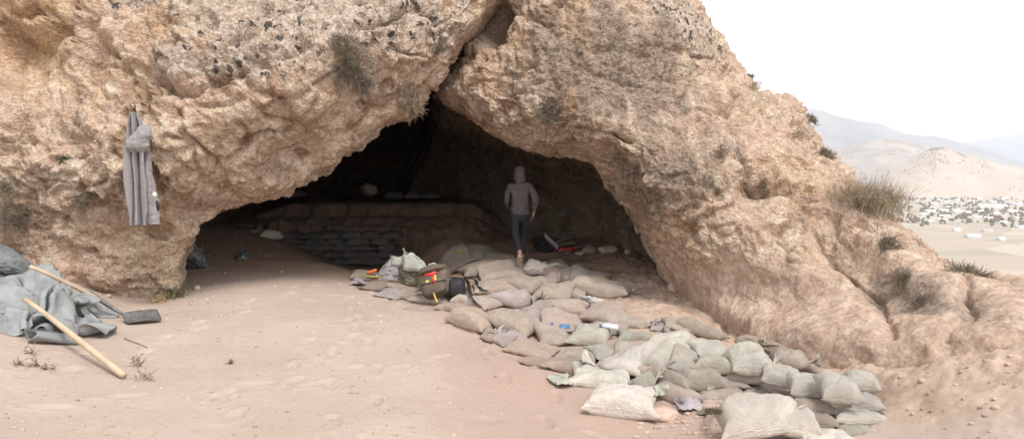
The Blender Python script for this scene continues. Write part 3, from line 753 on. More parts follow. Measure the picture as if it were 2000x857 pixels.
# px, py, width, height, turn, metres ahead, colour, tied mouth (1 right, 2 left), label
SACKS = [
 # the far end of the path, on the platform in the cave
 (875,493,40,30,10,12.6,'l',0,'greyish sandbag under the thin cord at the far left of the path'),
 (927,491,62,26,-15,12.4,'t',0,'dusty brown sandbag just right of the cord, farthest row of the path'),
 (978,500,72,26,-8,12.1,'o',0,'brown sandbag just left of the walking person and their raised shoe'),
 (884,510,76,30,22,11.7,'p',0,'long slanting sandbag directly behind the brown backpack'),
 (945,522,88,40,15,11.2,'o',0,'dark brown flat sandbag right of and behind the backpack'),
 (1030,522,62,32,-12,11.3,'t',0,'smooth tan sandbag under the walking person\'s shoes'),
 (1078,514,50,20,5,11.8,'d',0,'earth covered sandbag beyond the white knotted sack mouth'),
 (1056,519,28,34,80,11.0,'w',1,'small sandbag with a white knotted mouth standing up beside the person\'s feet'),
 (978,532,92,32,12,10.7,'p',0,'wide pinkish sandbag in the row below the walking person'),
 (1127,529,40,22,-20,11.0,'t',1,'small sandbag with crumpled end below the red handled tool'),
 (1100,537,78,28,-5,10.7,'t',0,'dusty tan sandbag below the pile of tools'),
 (1150,540,80,32,-15,10.5,'t',0,'big flat sandbag at the top right corner of the upper path'),
 (969,557,88,32,6,10.0,'p',0,'long pale sandbag just right of the black backpack straps'),
 (1030,554,66,42,-25,9.9,'t',0,'squarish plump sandbag above the sack with radiating pleats'),
 (1076,550,48,28,-30,10.2,'p',1,'sandbag with frayed pale mouth in the middle of the upper path'),
 (1121,568,60,34,-15,9.8,'t',0,'tan sandbag left of the big pointed one'),
 (1176,563,118,56,-24,9.6,'t',0,'very large tan sandbag whose pointed corner reaches right to the earth bank'),
 (800,520,54,26,10,11.2,'o',0,'brown half buried sandbag between the upright sacks and the pit'),
 (718,537,60,30,8,10.6,'o',0,'dirty sandbag under the orange handled trowel'),
 (765,573,56,22,-12,9.6,'l',0,'flat pale empty sandbag lying on the soil below the lavender sack'),
 (738,557,50,26,-10,10.1,'o',0,'brown dirty sandbag between the trowel and the pale empty sandbag'),
 (790,562,52,26,-18,9.9,'d',0,'soil stained sandbag in front of the dark olive sack'),
 (822,604,62,24,-24,8.8,'d',0,'half buried sandbag on the sand edge below the long mauve tan one'),
 (810,577,50,24,-25,9.5,'d',0,'soil coloured sandbag left of the backpack'),
 (850,583,88,34,-18,9.2,'t',0,'long mauve tan sandbag in front of the backpack'),
 (888,597,52,26,-25,8.8,'d',0,'small dusty sandbag wedged below the backpack'),
 (929,590,82,40,-22,8.9,'p',0,'pale sandbag under the trailing black strap'),
 (1083,573,76,38,-14,9.4,'t',0,'mid path sandbag right of the pleated sack'),
 (1000,583,88,50,-18,9.2,'l',1,'plump sandbag with pleats radiating from its knotted mouth'),
 (1091,598,104,44,-8,9.0,'t',0,'broad smooth sandbag in the middle of the path'),
 (1157,588,56,30,40,9.2,'w',2,'sandbag with a white frilled mouth pointing left'),
 (1177,610,78,58,-30,8.6,'t',0,'rounded tan sandbag at the right edge above the plastic bottle'),
 (1050,606,46,34,-50,8.8,'p',1,'small sandbag squeezed in right of the pleated sack'),
 (1062,624,38,42,-70,8.3,'l',0,'narrow upright sandbag between two broad ones mid path'),
 (930,620,92,50,-30,8.1,'d',0,'soil covered block like sandbag at the left edge below the strap'),
 (1010,632,90,54,-28,8.0,'t',0,'large tan sandbag lying below the pleated sack'),
 (1097,629,82,32,5,8.2,'p',0,'sandbag with small blue printed labels'),
 (1230,627,84,26,-12,8.3,'t',1,'long sandbag with a curled mouth against the earth bank'),
 (1290,637,40,24,-10,8.0,'l',0,'small sandbag half hidden between two long ones at the bank'),
 (1328,634,70,30,-5,7.9,'t',0,'brown sandbag against the bank left of the rounded stone grey one'),
 (1372,642,38,40,50,7.7,'t',0,'short rounded sandbag at the top end of the bank row'),
 (963,655,36,20,-20,7.6,'d',0,'little soil covered sandbag at the left edge of the path'),
 (992,660,40,30,-40,7.4,'l',2,'crumpled sandbag with frilled mouth on the left edge of the path'),
 (1082,657,72,32,8,7.6,'t',1,'dark tan sandbag with knotted top below the blue labels'),
 (1190,640,74,30,-8,7.8,'p',0,'sandbag under the white plastic bottle'),
 (1040,682,96,36,-20,7.0,'d',0,'flat dusty sandbag sinking into the soil, left of the path'),
 (1154,654,94,40,-20,7.4,'g',0,'greenish sagging sandbag where the path bends'),
 (1240,655,78,24,-14,7.5,'g',1,'wrinkled half empty grey green sandbag'),
 (1327,652,62,20,-8,7.5,'l',0,'pinkish white sandbag peeping out above a big pale one'),
 (1048,705,70,24,-25,6.6,'d',0,'earth coloured sandbag low on the left edge'),
 (1133,691,78,34,-15,6.8,'t',0,'tan sandbag with a rounded fold, left of the crumpled ones'),
 (1109,712,92,36,-15,6.5,'d',0,'dusty flat sandbag above the torn scrap of sack'),
 (1190,683,80,32,12,6.9,'g',0,'grey green sandbag with loose folds mid lower path'),
 (1232,680,70,34,-10,6.8,'g',0,'loose topped sandbag behind the upright pointed one'),
 (1307,670,100,48,-14,6.9,'G',0,'big pale grey sandbag in the upper row of the lower heap'),
 (1272,694,60,60,-55,6.5,'G',0,'sandbag set on edge with its pointed corner up'),
 (1298,697,46,42,-40,6.4,'G',1,'small frilled sandbag right of the one on edge'),
 (1175,734,118,44,-10,6.1,'G',0,'wide pale sandbag just above the big front left one'),
 (1212,711,106,48,-14,6.3,'w',2,'whitish wrinkled sandbag with gathered left end'),
 (1276,730,36,30,20,6.1,'t',0,'little sandbag wedged in the gap behind the front left one'),
 (1335,703,52,40,-20,6.5,'g',0,'sandbag tucked under the big pale grey one'),
 # the stacked retaining row on the right
 (1407,775,96,34,6,5.75,'p',0,'bottom tan sandbag under the lavender one in the stack'),
 (1486,772,74,26,-6,5.8,'t',0,'low tan sandbag peeping over the large front sack'),
 (1320,765,58,48,40,5.75,'p',0,'lavender tan sandbag leaning at the left foot of the stack'),
 (1310,738,60,50,45,5.9,'t',0,'slanting tan sandbag at the left end of the stack'),
 (1414,750,94,34,8,5.85,'l',0,'lavender sandbag in the second layer of the stack'),
 (1504,757,82,32,-8,5.9,'l',0,'lavender pink sandbag under the middle of the stack'),
 (1365,742,82,44,4,5.85,'g',0,'fat olive grey sandbag at the lower left of the stack'),
 (1460,733,72,34,-20,6.0,'g',0,'drooping grey sandbag under the pleated one of the stack'),
 (1393,714,74,34,-12,6.05,'g',0,'grey green sandbag with a pointed right corner in the third layer'),
 (1489,673,40,48,60,6.5,'t',2,'narrow sandbag behind the top right of the stack, small mouth upright'),
 (1464,712,76,46,-8,6.0,'G',1,'sandbag with pleats radiating from a knot facing right'),
 (1384,685,84,52,14,6.15,'G',0,'plump pale sandbag on top of the stack at left'),
 (1453,680,82,56,12,6.2,'G',0,'plump pale sandbag on the very top of the stack beside the knotted one'),
 (1541,706,78,38,-18,6.1,'p',1,'pink tan sandbag with white frilled mouth, right of the top of the stack'),
 (1580,712,54,32,-25,6.1,'t',0,'tan sandbag half buried at the foot of the earth bank'),
 (1522,736,68,44,-20,5.75,'G',0,'pale sandbag stepping down right of the pleated one'),
 # the right end
 (1588,842,60,24,-4,5.15,'t',0,'lowest tan sandbag left of the dark gap at the right end'),
 (1675,843,92,28,2,5.1,'g',0,'lowest grey sandbag of the right end pile'),
 (1591,820,70,36,-6,5.2,'ts',0,'tan sandbag with a dark stripe left of the dark gap'),
 (1675,815,96,30,0,5.2,'Gs',0,'pale sandbag with a blue grey stripe, second of the right end pile'),
 (1588,796,80,30,-4,5.3,'p',0,'brownish sandbag under the two pale ones at the right'),
 (1692,788,66,40,-16,5.3,'ws',0,'whitish sandbag with a blue stripe, third of the right end pile'),
 (1729,806,22,30,60,5.35,'g',1,'crumpled sack corner at the far right end of the pile'),
 (1572,776,44,22,-8,5.5,'t',0,'thin tan sandbag squashed under the pale upright one'),
 (1574,752,68,54,-6,5.45,'G',0,'pale square sandbag right of the middle of the wall'),
 (1680,748,66,46,-14,5.45,'G',0,'rounded pale sandbag at the top of the right end pile'),
 (1639,760,78,64,-10,5.2,'G',0,'broad pale sandbag with sharp lower corner on the right end pile'),
 # in front
 (1258,750,46,28,10,5.85,'g',1,'wrinkled sandbag mouth behind the front left sandbag'),
 (1216,780,148,70,-16,5.5,'w',0,'big whitish sandbag lying in front at the left of the lower heap'),
 (1557,832,34,60,80,4.75,'w',1,'narrow white sandbag beside the large front sack'),
 (1486,822,160,88,8,4.75,'G',0,'largest pale grey sandbag, nearest the viewer at the bottom'),
 (1614,858,100,28,0,4.65,'w',0,'white sandbag cut off by the bottom edge of the picture'),
]
for s in SACKS:
    k = dict(wrinkle=2.0 if s[6][0] in 'Ggw' else 1.6, pinch=.15 if s[6][0] in 'Ggw' else .1)
    if s[6][0] in 'Gw': k['dust'] = .45
    if s[0] == 1486 and s[1] == 822: k['T'] = .24; k['pinch'] = .2; k['full'] = .92; k['lean'] = .45; k['wrinkle'] = .9
    if s[0] == 1216: k['T'] = .19
    if s[0] == 1639: k['lean'] = .45
    if s[0] in (1574, 1384, 1453, 1522): k['lean'] = .3
    if s[0] > 1345 and s[1] > 705 and s[5] <= 6.2 and s[0] < 1545: k['fixed'] = at(s[0], s[1], s[5]-.12*(s[1] < 740))
    if s[0] > 1545 and s[1] > 740 or s[1] > 812: k['fixed'] = at(s[0], s[1], s[5])
    if 'fixed' in k and 'T' not in k and not k.get('lean'): k['T'] = float(np.clip(.80*s[3]*s[5]/F0*1.1, .08, .23))
    place_sack(*s, **k)
bad = [l for l in place_sack.log if abs(l[3]) > .05 or abs(l[2]) > .4]
open('/tmp/sacks.txt', 'w').write(repr(place_sack.log)) if DEBUG else None
# sacks in the left of the cave, three on the shelf
for (px, py, wp, hp, yw, d, col, nk, lb) in [
  (452,463,42,30,-10,12.4,'g',0,'grey green sandbag lying in the left corner of the cave'),
  (428,456,34,22,20,12.7,'o',1,'crumpled sack at the foot of the left cave wall'),
  (530,440,44,30,15,13.6,'g',0,'pale grey green sandbag above the left end of the dark wall'),
  (508,447,30,20,-30,13.6,'o',1,'small crumpled sack left of the pale one above the dark wall')]:
    place_sack(px, py, wp, hp, yw, d, col, nk, lb, group='sacks in the left of the cave')
# the dark wall at the back of the pit
ORD = ['first', 'second', 'third', 'fourth', 'fifth', 'sixth', 'seventh', 'eighth']
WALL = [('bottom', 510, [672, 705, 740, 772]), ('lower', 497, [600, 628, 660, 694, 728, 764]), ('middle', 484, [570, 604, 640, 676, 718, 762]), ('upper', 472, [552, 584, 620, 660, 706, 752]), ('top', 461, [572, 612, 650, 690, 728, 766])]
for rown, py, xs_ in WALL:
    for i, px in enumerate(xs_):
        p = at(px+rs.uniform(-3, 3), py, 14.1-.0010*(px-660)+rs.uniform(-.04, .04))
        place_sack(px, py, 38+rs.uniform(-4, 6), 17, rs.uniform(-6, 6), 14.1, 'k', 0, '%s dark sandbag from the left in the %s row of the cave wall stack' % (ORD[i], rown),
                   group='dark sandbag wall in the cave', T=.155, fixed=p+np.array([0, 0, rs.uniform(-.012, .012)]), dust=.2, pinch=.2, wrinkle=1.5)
# three pale sacks on the shelf behind
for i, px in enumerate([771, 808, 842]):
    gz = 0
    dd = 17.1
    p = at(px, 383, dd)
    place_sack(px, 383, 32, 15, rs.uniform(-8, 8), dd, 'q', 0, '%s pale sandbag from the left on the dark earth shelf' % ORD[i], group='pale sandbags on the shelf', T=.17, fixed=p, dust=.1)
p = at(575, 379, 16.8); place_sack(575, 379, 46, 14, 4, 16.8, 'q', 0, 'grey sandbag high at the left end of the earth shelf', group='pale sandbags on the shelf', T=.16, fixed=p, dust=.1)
# the crumpled tarpaulin, millimetres: 54 x 46 points
SHEET = [
 -972,985,421,-916,950,401,-853,933,380,-811,887,379,-780,831,386,-764,776,367,-733,727,355,-688,687,367,-635,648,387,-577,607,415,-505,568,417,-488,510,411,-473,452,405,-454,395,400,-434,341,384,-412,285,387,-395,216,394,-357,175,376,-339,129,348,-316,78,316,-295,16,286,-267,-35,280,-236,-90,266,-199,-137,264,-147,-169,257,-100,-207,261,-39,-215,263,11,-248,250,70,-264,225,143,-255,195,188,-246,203,190,-198,251,214,-234,279,239,-276,220,229,-332,203,215,-396,210,199,-464,224,183,-532,244,179,-597,258,185,-658,271,210,-712,272,246,-762,270,268,-816,289,321,-857,280,372,-898,257,407,-945,236,
 -924,988,399,-869,966,423,-825,931,414,-799,876,416,-785,819,410,-774,764,384,-739,718,372,-689,685,388,-632,656,405,-571,617,410,-506,562,395,-481,508,390,-458,453,391,-445,396,381,-419,343,388,-394,290,394,-376,225,404,-350,174,388,-321,136,353,-300,81,328,-282,15,303,-258,-31,284,-226,-85,280,-186,-121,256,-135,-153,248,-97,-193,268,-36,-213,277,29,-227,253,90,-244,235,162,-221,192,213,-211,196,227,-188,253,254,-235,267,282,-268,198,273,-319,175,262,-381,184,247,-446,188,229,-514,207,218,-580,224,229,-639,233,248,-695,233,288,-743,226,311,-794,247,364,-832,245,414,-868,224,444,-917,201,
 -876,979,389,-838,974,436,-818,920,443,-796,867,435,-778,811,426,-760,763,394,-723,731,384,-676,694,392,-613,666,406,-559,622,398,-498,560,375,-476,506,365,-455,451,366,-432,397,362,-406,345,369,-371,300,385,-352,238,403,-328,182,393,-300,140,362,-278,95,328,-270,26,300,-242,-19,280,-207,-71,281,-168,-101,250,-116,-131,238,-79,-170,262,-21,-191,270,49,-205,251,115,-215,240,186,-180,192,248,-179,194,272,-186,253,295,-235,252,322,-263,180,319,-308,158,316,-366,180,307,-426,175,284,-491,198,270,-558,212,282,-616,215,299,-672,218,336,-719,203,361,-770,195,403,-806,216,450,-842,194,479,-888,164,
 -840,978,390,-810,968,439,-799,915,455,-782,858,452,-761,815,412,-741,768,378,-708,724,365,-650,702,379,-585,663,384,-530,619,389,-487,562,348,-457,510,337,-437,454,341,-412,402,341,-381,354,351,-342,316,373,-323,257,400,-298,201,395,-272,154,368,-252,109,332,-247,48,295,-222,-2,271,-186,-48,271,-144,-76,242,-91,-104,224,-51,-141,240,0,-167,254,74,-179,231,145,-182,237,210,-148,196,287,-154,208,328,-185,249,340,-233,234,363,-261,164,366,-298,141,360,-355,144,365,-408,170,339,-464,204,326,-533,212,332,-594,210,351,-649,210,385,-699,201,409,-735,161,437,-781,188,479,-824,183,476,-862,140,
 -816,977,385,-788,960,433,-776,913,444,-757,860,440,-733,818,391,-714,772,354,-675,722,341,-622,682,346,-552,645,346,-492,612,357,-447,556,339,-424,520,305,-405,465,320,-382,411,322,-345,370,328,-307,337,359,-287,284,392,-261,229,393,-232,183,371,-219,133,334,-212,73,298,-192,26,265,-159,-17,256,-115,-49,234,-62,-72,210,-16,-108,211,31,-138,224,106,-145,211,171,-142,232,230,-121,203,310,-133,231,353,-167,216,374,-217,201,399,-255,146,407,-293,117,406,-348,118,407,-388,160,387,-445,196,378,-509,207,372,-575,207,396,-628,200,420,-681,193,440,-708,145,461,-763,166,494,-811,165,502,-864,140,
 -785,978,372,-761,950,417,-741,914,433,-721,862,419,-694,823,363,-670,775,327,-627,726,318,-579,679,316,-509,639,314,-450,601,319,-403,558,323,-382,535,277,-370,476,290,-348,424,309,-307,384,302,-270,355,336,-250,312,380,-219,262,388,-187,219,370,-178,172,329,-178,108,292,-157,64,255,-126,24,231,-84,-12,213,-26,-34,203,27,-62,203,71,-99,196,139,-109,196,198,-101,224,259,-95,213,336,-118,228,382,-154,177,395,-206,165,426,-251,135,452,-289,111,448,-342,109,438,-372,146,425,-429,172,419,-490,202,409,-558,205,430,-612,202,447,-666,189,460,-688,140,479,-744,155,499,-800,148,517,-856,135,
 -741,988,352,-717,962,399,-693,922,406,-678,870,384,-647,827,335,-616,781,302,-572,734,307,-524,688,309,-457,648,322,-401,606,331,-355,572,303,-335,552,253,-326,493,262,-307,441,285,-267,399,276,-229,369,305,-206,339,356,-177,296,381,-142,254,370,-129,212,329,-136,151,284,-114,109,249,-80,72,220,-41,34,203,14,8,201,72,-14,201,114,-53,199,173,-71,186,232,-68,209,290,-78,232,366,-104,208,406,-144,148,424,-195,133,453,-243,131,483,-286,106,485,-342,106,469,-353,143,459,-408,147,446,-479,192,437,-546,204,447,-600,193,465,-656,189,477,-675,140,492,-734,143,513,-790,149,538,-839,136,
 -680,1003,325,-657,975,367,-651,930,356,-651,881,330,-609,836,313,-561,788,328,-525,738,339,-470,697,337,-403,661,338,-349,624,325,-310,597,279,-287,569,233,-279,516,249,-263,461,253,-225,418,250,-187,382,272,-157,354,314,-133,327,363,-95,290,369,-79,251,331,-88,194,283,-66,154,246,-31,120,216,5,81,196,58,54,189,111,28,187,157,-7,186,206,-37,186,260,-55,197,315,-66,211,384,-93,190,425,-135,135,455,-184,114,480,-233,121,507,-284,102,513,-340,105,491,-350,141,483,-396,130,463,-475,182,454,-540,210,461,-591,187,482,-646,196,495,-671,153,509,-724,143,533,-781,154,549,-837,161,
 -617,1017,297,-596,986,332,-603,935,316,-602,884,306,-555,840,334,-515,793,360,-478,745,363,-418,707,359,-350,677,343,-304,652,299,-274,620,255,-240,584,217,-233,535,231,-211,486,231,-185,436,231,-146,397,244,-109,365,273,-89,347,332,-51,323,362,-27,291,333,-37,238,283,-14,202,246,17,163,218,50,123,195,100,92,196,144,57,193,197,37,183,237,-2,190,282,-30,211,328,-54,194,393,-83,175,440,-126,136,477,-175,106,501,-226,111,524,-279,103,531,-333,114,509,-358,147,499,-391,129,475,-474,176,472,-542,216,475,-590,203,499,-638,203,517,-677,175,534,-717,144,560,-775,144,583,-830,154,
 -550,1027,265,-538,994,295,-553,939,298,-557,886,320,-519,847,362,-473,801,375,-436,754,378,-372,722,357,-309,695,328,-261,673,275,-236,629,252,-199,594,211,-191,553,214,-163,508,211,-152,458,238,-105,423,241,-69,379,243,-45,356,293,-15,343,341,24,312,344,18,258,308,40,237,260,64,193,237,95,157,212,137,121,224,171,76,220,224,66,205,263,25,195,304,-11,210,338,-54,208,401,-72,184,448,-113,152,490,-165,118,514,-217,121,531,-272,123,544,-325,134,529,-368,156,514,-405,136,477,-470,191,476,-540,241,498,-583,215,521,-631,212,548,-684,204,568,-717,163,593,-768,143,621,-824,140,
 -520,1024,248,-509,973,267,-524,934,313,-526,898,350,-483,855,373,-441,808,384,-406,762,381,-352,730,351,-294,703,299,-234,685,260,-212,644,228,-178,607,193,-159,566,200,-136,520,201,-120,477,235,-75,442,241,-39,403,230,-13,381,274,9,365,317,52,330,324,64,277,314,80,247,286,103,228,244,129,182,226,159,139,240,188,92,240,233,71,220,276,41,208,315,2,213,346,-48,225,393,-82,207,434,-124,177,479,-164,143,509,-213,146,530,-266,150,542,-319,166,538,-376,175,527,-425,159,492,-481,199,493,-538,260,524,-577,231,548,-625,225,576,-681,221,596,-724,189,624,-767,160,650,-816,138,
 -520,1029,222,-502,974,242,-499,931,297,-494,902,354,-450,858,371,-416,813,385,-383,766,386,-337,739,350,-280,714,284,-228,691,233,-190,654,215,-162,614,188,-138,571,187,-135,514,175,-99,484,215,-60,452,226,-16,420,222,12,398,263,27,374,297,61,330,294,87,281,310,108,248,302,132,247,252,154,199,234,174,150,228,202,107,235,235,60,240,280,44,226,312,1,234,337,-52,241,369,-97,231,405,-136,200,438,-177,159,478,-221,156,498,-273,164,510,-325,183,503,-382,174,515,-430,170,491,-474,223,515,-533,274,550,-579,256,572,-619,234,601,-675,232,623,-722,206,649,-766,178,675,-807,145,
 -483,1049,222,-472,994,244,-473,944,298,-462,904,346,-423,863,373,-393,817,386,-363,771,394,-323,739,360,-263,724,287,-211,702,222,-173,661,205,-142,617,198,-124,572,175,-116,515,165,-81,490,203,-45,458,227,0,438,221,32,411,256,44,381,300,76,339,294,103,289,310,123,260,308,150,254,259,172,207,233,194,157,222,223,106,221,248,69,259,284,40,255,300,-14,261,337,-57,273,354,-110,272,376,-154,234,401,-189,182,432,-236,169,455,-286,168,469,-338,179,483,-390,189,501,-421,192,507,-468,241,537,-527,284,575,-578,279,595,-613,249,623,-668,241,642,-711,208,669,-753,177,696,-796,151,
 -466,1048,202,-451,995,235,-452,944,294,-435,906,343,-403,865,370,-374,824,388,-343,778,397,-308,737,376,-258,710,307,-197,699,241,-164,658,222,-137,612,215,-116,565,193,-96,518,162,-66,492,200,-36,473,239,6,447,238,47,421,258,62,384,310,91,345,312,109,296,329,144,258,315,172,248,271,194,203,246,234,163,224,265,112,235,270,89,283,294,38,297,320,-13,306,346,-63,307,378,-106,322,405,-144,283,428,-177,224,433,-231,224,448,-284,207,474,-330,221,498,-377,218,521,-416,214,532,-463,251,561,-522,294,593,-574,294,617,-609,263,639,-655,238,658,-698,206,686,-744,181,712,-787,159,
 -458,1034,185,-444,985,217,-430,942,289,-412,910,344,-385,869,368,-353,833,395,-321,791,399,-287,746,392,-256,698,332,-208,676,260,-176,635,242,-139,596,238,-102,567,210,-88,520,182,-45,492,194,-18,484,236,3,455,268,48,423,274,84,392,319,106,351,344,135,306,338,177,270,316,209,238,286,229,208,246,287,171,238,316,122,262,320,99,314,341,49,322,372,0,320,399,-47,330,417,-94,356,437,-130,335,457,-162,268,470,-212,248,477,-267,237,504,-314,243,525,-359,223,542,-409,225,552,-458,257,582,-516,301,605,-571,307,628,-610,278,653,-652,249,676,-691,216,701,-731,186,721,-777,160,
 -444,1029,198,-424,979,216,-413,947,294,-391,919,350,-361,876,368,-327,847,402,-295,807,411,-262,763,410,-237,708,359,-217,656,295,-175,628,269,-121,619,257,-85,579,233,-67,539,191,-19,511,198,14,485,232,34,477,281,50,431,309,101,407,342,140,369,342,167,324,328,206,293,293,246,260,264,279,221,242,343,180,260,370,133,293,377,109,345,396,59,337,419,10,344,420,-28,380,445,-76,386,464,-124,377,472,-168,314,495,-200,267,503,-248,241,524,-299,247,538,-352,245,555,-399,240,571,-453,258,599,-509,297,621,-565,310,633,-616,294,640,-660,256,668,-699,228,704,-732,202,727,-773,174,
 -420,1028,198,-410,985,233,-396,959,310,-368,930,357,-335,891,376,-300,864,414,-268,827,436,-236,784,429,-209,742,378,-186,691,320,-154,664,274,-100,657,259,-65,618,232,-36,568,202,12,540,211,51,509,234,83,484,271,84,456,320,133,426,333,174,387,319,197,340,304,249,304,295,295,274,275,330,233,259,389,190,289,421,146,327,430,111,369,438,73,346,432,35,375,450,-7,405,467,-59,411,489,-107,394,493,-158,334,507,-203,285,519,-247,247,517,-298,227,549,-342,235,570,-392,237,582,-446,247,610,-501,283,635,-553,301,653,-602,286,655,-660,271,661,-706,237,687,-741,204,716,-782,186,
 -421,1030,216,-403,995,254,-385,971,326,-354,938,373,-315,905,392,-272,881,426,-241,848,457,-209,804,448,-180,767,404,-155,729,347,-125,695,299,-72,682,288,-33,649,263,-5,598,229,43,571,233,87,540,246,127,510,270,132,471,307,168,440,319,211,401,319,235,357,300,286,320,293,331,280,288,374,243,274,422,201,313,459,157,357,475,113,389,458,82,364,447,50,393,466,5,419,487,-45,421,505,-95,390,512,-149,342,522,-193,283,529,-240,243,534,-293,228,546,-343,215,569,-390,218,579,-445,220,609,-498,255,636,-546,279,649,-595,266,677,-643,263,678,-702,252,696,-742,220,713,-786,198,
 -434,1020,235,-393,1005,273,-363,978,337,-333,940,373,-294,920,410,-245,898,440,-212,869,476,-181,826,460,-151,783,433,-126,743,385,-97,709,336,-44,700,323,-3,675,294,26,628,261,69,595,261,117,569,273,160,540,289,175,489,297,200,451,310,245,414,321,271,370,309,313,329,306,354,291,288,387,246,295,439,212,330,482,166,376,499,114,388,473,70,370,463,50,384,483,12,417,501,-36,410,502,-89,371,513,-137,328,538,-185,265,548,-237,234,546,-288,212,557,-340,196,568,-390,194,578,-441,189,607,-492,217,629,-541,246,627,-593,233,652,-640,226,701,-685,249,719,-731,233,742,-769,202,
 -418,1035,254,-386,1014,299,-345,983,340,-311,940,365,-267,927,410,-221,912,454,-184,889,491,-153,850,471,-124,803,452,-98,760,409,-68,723,370,-18,704,364,24,692,330,58,658,294,91,615,284,136,588,300,169,554,324,189,502,321,220,460,315,262,421,327,293,378,322,335,337,315,361,293,303,402,259,296,452,220,325,498,169,363,500,117,366,480,68,351,457,35,371,475,-2,394,503,-33,385,495,-83,342,511,-132,291,530,-182,230,551,-230,195,565,-281,179,571,-332,166,572,-384,163,577,-435,155,600,-485,169,622,-535,207,610,-587,193,622,-637,180,682,-669,206,722,-705,204,746,-743,174,
 -380,1044,265,-364,1012,302,-324,985,341,-289,942,358,-244,928,407,-196,920,454,-158,907,498,-127,870,481,-98,825,466,-70,785,426,-38,751,392,8,723,394,47,705,365,82,677,322,114,634,302,146,600,322,178,563,351,204,514,340,236,469,320,275,430,329,310,390,321,346,345,313,378,306,296,407,264,284,455,225,303,494,169,337,489,116,337,469,64,328,446,20,345,472,-9,356,505,-27,350,494,-78,303,503,-129,249,523,-179,190,544,-227,154,560,-278,133,573,-327,130,562,-378,120,580,-426,111,597,-477,115,608,-529,160,603,-578,151,621,-626,135,645,-671,151,689,-706,172,713,-747,156,
 -363,1046,300,-341,1002,298,-303,981,338,-267,946,353,-229,942,409,-181,934,458,-138,923,503,-104,885,489,-74,844,479,-43,808,442,-8,775,414,31,742,412,67,715,395,102,688,343,132,647,325,162,606,329,195,574,348,223,522,345,251,479,314,287,441,313,301,393,302,343,355,291,371,314,274,404,273,259,436,224,272,465,170,299,459,118,308,431,72,318,436,23,306,476,-5,307,511,-23,296,497,-73,249,502,-124,201,521,-175,142,539,-224,110,559,-273,84,576,-321,90,602,-360,103,619,-408,89,629,-460,83,615,-520,108,629,-566,126,666,-608,115,662,-664,121,652,-718,127,668,-766,143,
 -353,1041,328,-320,1006,305,-282,980,327,-244,953,355,-214,931,399,-166,937,451,-122,931,493,-84,898,494,-52,857,488,-23,818,455,14,788,431,50,756,423,83,726,410,119,695,361,150,654,339,179,612,338,197,567,326,226,527,327,266,486,298,288,441,284,299,390,276,311,340,279,337,297,268,364,261,243,394,221,238,410,171,269,408,121,285,409,71,271,442,35,253,491,19,253,513,-19,231,499,-68,187,508,-118,150,539,-167,91,567,-214,72,603,-256,79,628,-301,89,651,-342,101,667,-391,88,672,-440,71,666,-499,78,671,-548,104,709,-590,101,720,-640,104,708,-696,95,707,-750,97,
 -333,1041,343,-300,1006,315,-271,972,319,-234,946,346,-200,919,385,-155,937,444,-110,935,475,-73,899,483,-39,865,482,-9,825,458,30,793,444,68,768,428,103,730,419,135,691,376,169,659,347,196,615,335,219,571,314,250,534,322,293,492,292,314,443,276,331,394,265,333,342,264,327,306,240,334,267,209,344,221,204,363,169,228,381,121,231,411,80,214,455,54,203,503,35,201,509,-12,173,506,-61,134,531,-109,100,583,-159,64,613,-200,66,645,-237,90,678,-280,91,700,-325,99,717,-371,83,714,-421,63,719,-473,60,717,-527,84,750,-572,79,771,-617,86,766,-672,80,760,-728,78,
 -322,1049,328,-282,1013,314,-257,969,307,-226,932,324,-187,917,361,-143,942,422,-106,924,452,-61,901,464,-27,872,463,-6,824,437,41,807,434,86,777,424,108,736,400,148,702,368,188,665,345,217,622,316,254,582,303,287,542,309,330,496,286,359,448,273,379,400,264,387,349,260,379,302,244,378,267,208,367,225,178,363,177,172,386,130,178,422,93,162,466,68,154,511,44,151,509,-4,126,534,-53,98,574,-101,75,627,-151,48,658,-188,61,681,-220,93,716,-262,94,743,-307,93,764,-353,78,755,-403,54,761,-453,49,759,-508,68,787,-554,63,808,-600,72,811,-652,69,805,-707,74,
 -324,1040,306,-281,1002,285,-241,972,279,-205,941,301,-172,916,334,-132,942,392,-90,931,426,-49,902,439,-15,872,440,1,824,412,47,809,409,93,777,396,123,744,376,158,705,351,202,668,319,247,631,295,293,593,285,323,548,271,349,496,247,365,442,229,378,391,225,397,345,231,411,305,220,424,264,212,422,222,188,399,186,149,400,145,130,437,109,114,475,75,107,519,51,105,530,2,94,567,-45,78,606,-93,64,660,-143,42,693,-183,51,708,-207,92,745,-247,93,774,-292,80,797,-338,69,789,-386,46,790,-438,43,789,-492,62,807,-541,60,826,-588,60,837,-638,63,824,-690,84,
 -325,1020,277,-286,974,256,-241,951,249,-192,935,267,-153,915,304,-122,926,353,-75,937,398,-35,908,410,-10,870,407,10,827,383,51,796,372,101,775,361,144,751,362,187,713,338,238,680,300,282,641,270,311,593,245,318,533,224,321,475,216,324,416,231,333,364,238,344,321,216,361,285,184,407,253,181,445,219,173,448,182,154,441,156,111,466,134,81,491,89,80,527,56,66,551,9,76,589,-36,66,629,-83,58,686,-136,41,720,-182,43,733,-195,85,756,-238,74,783,-283,66,809,-327,56,810,-374,38,812,-428,44,806,-484,69,811,-534,78,834,-579,74,841,-629,83,833,-681,98,
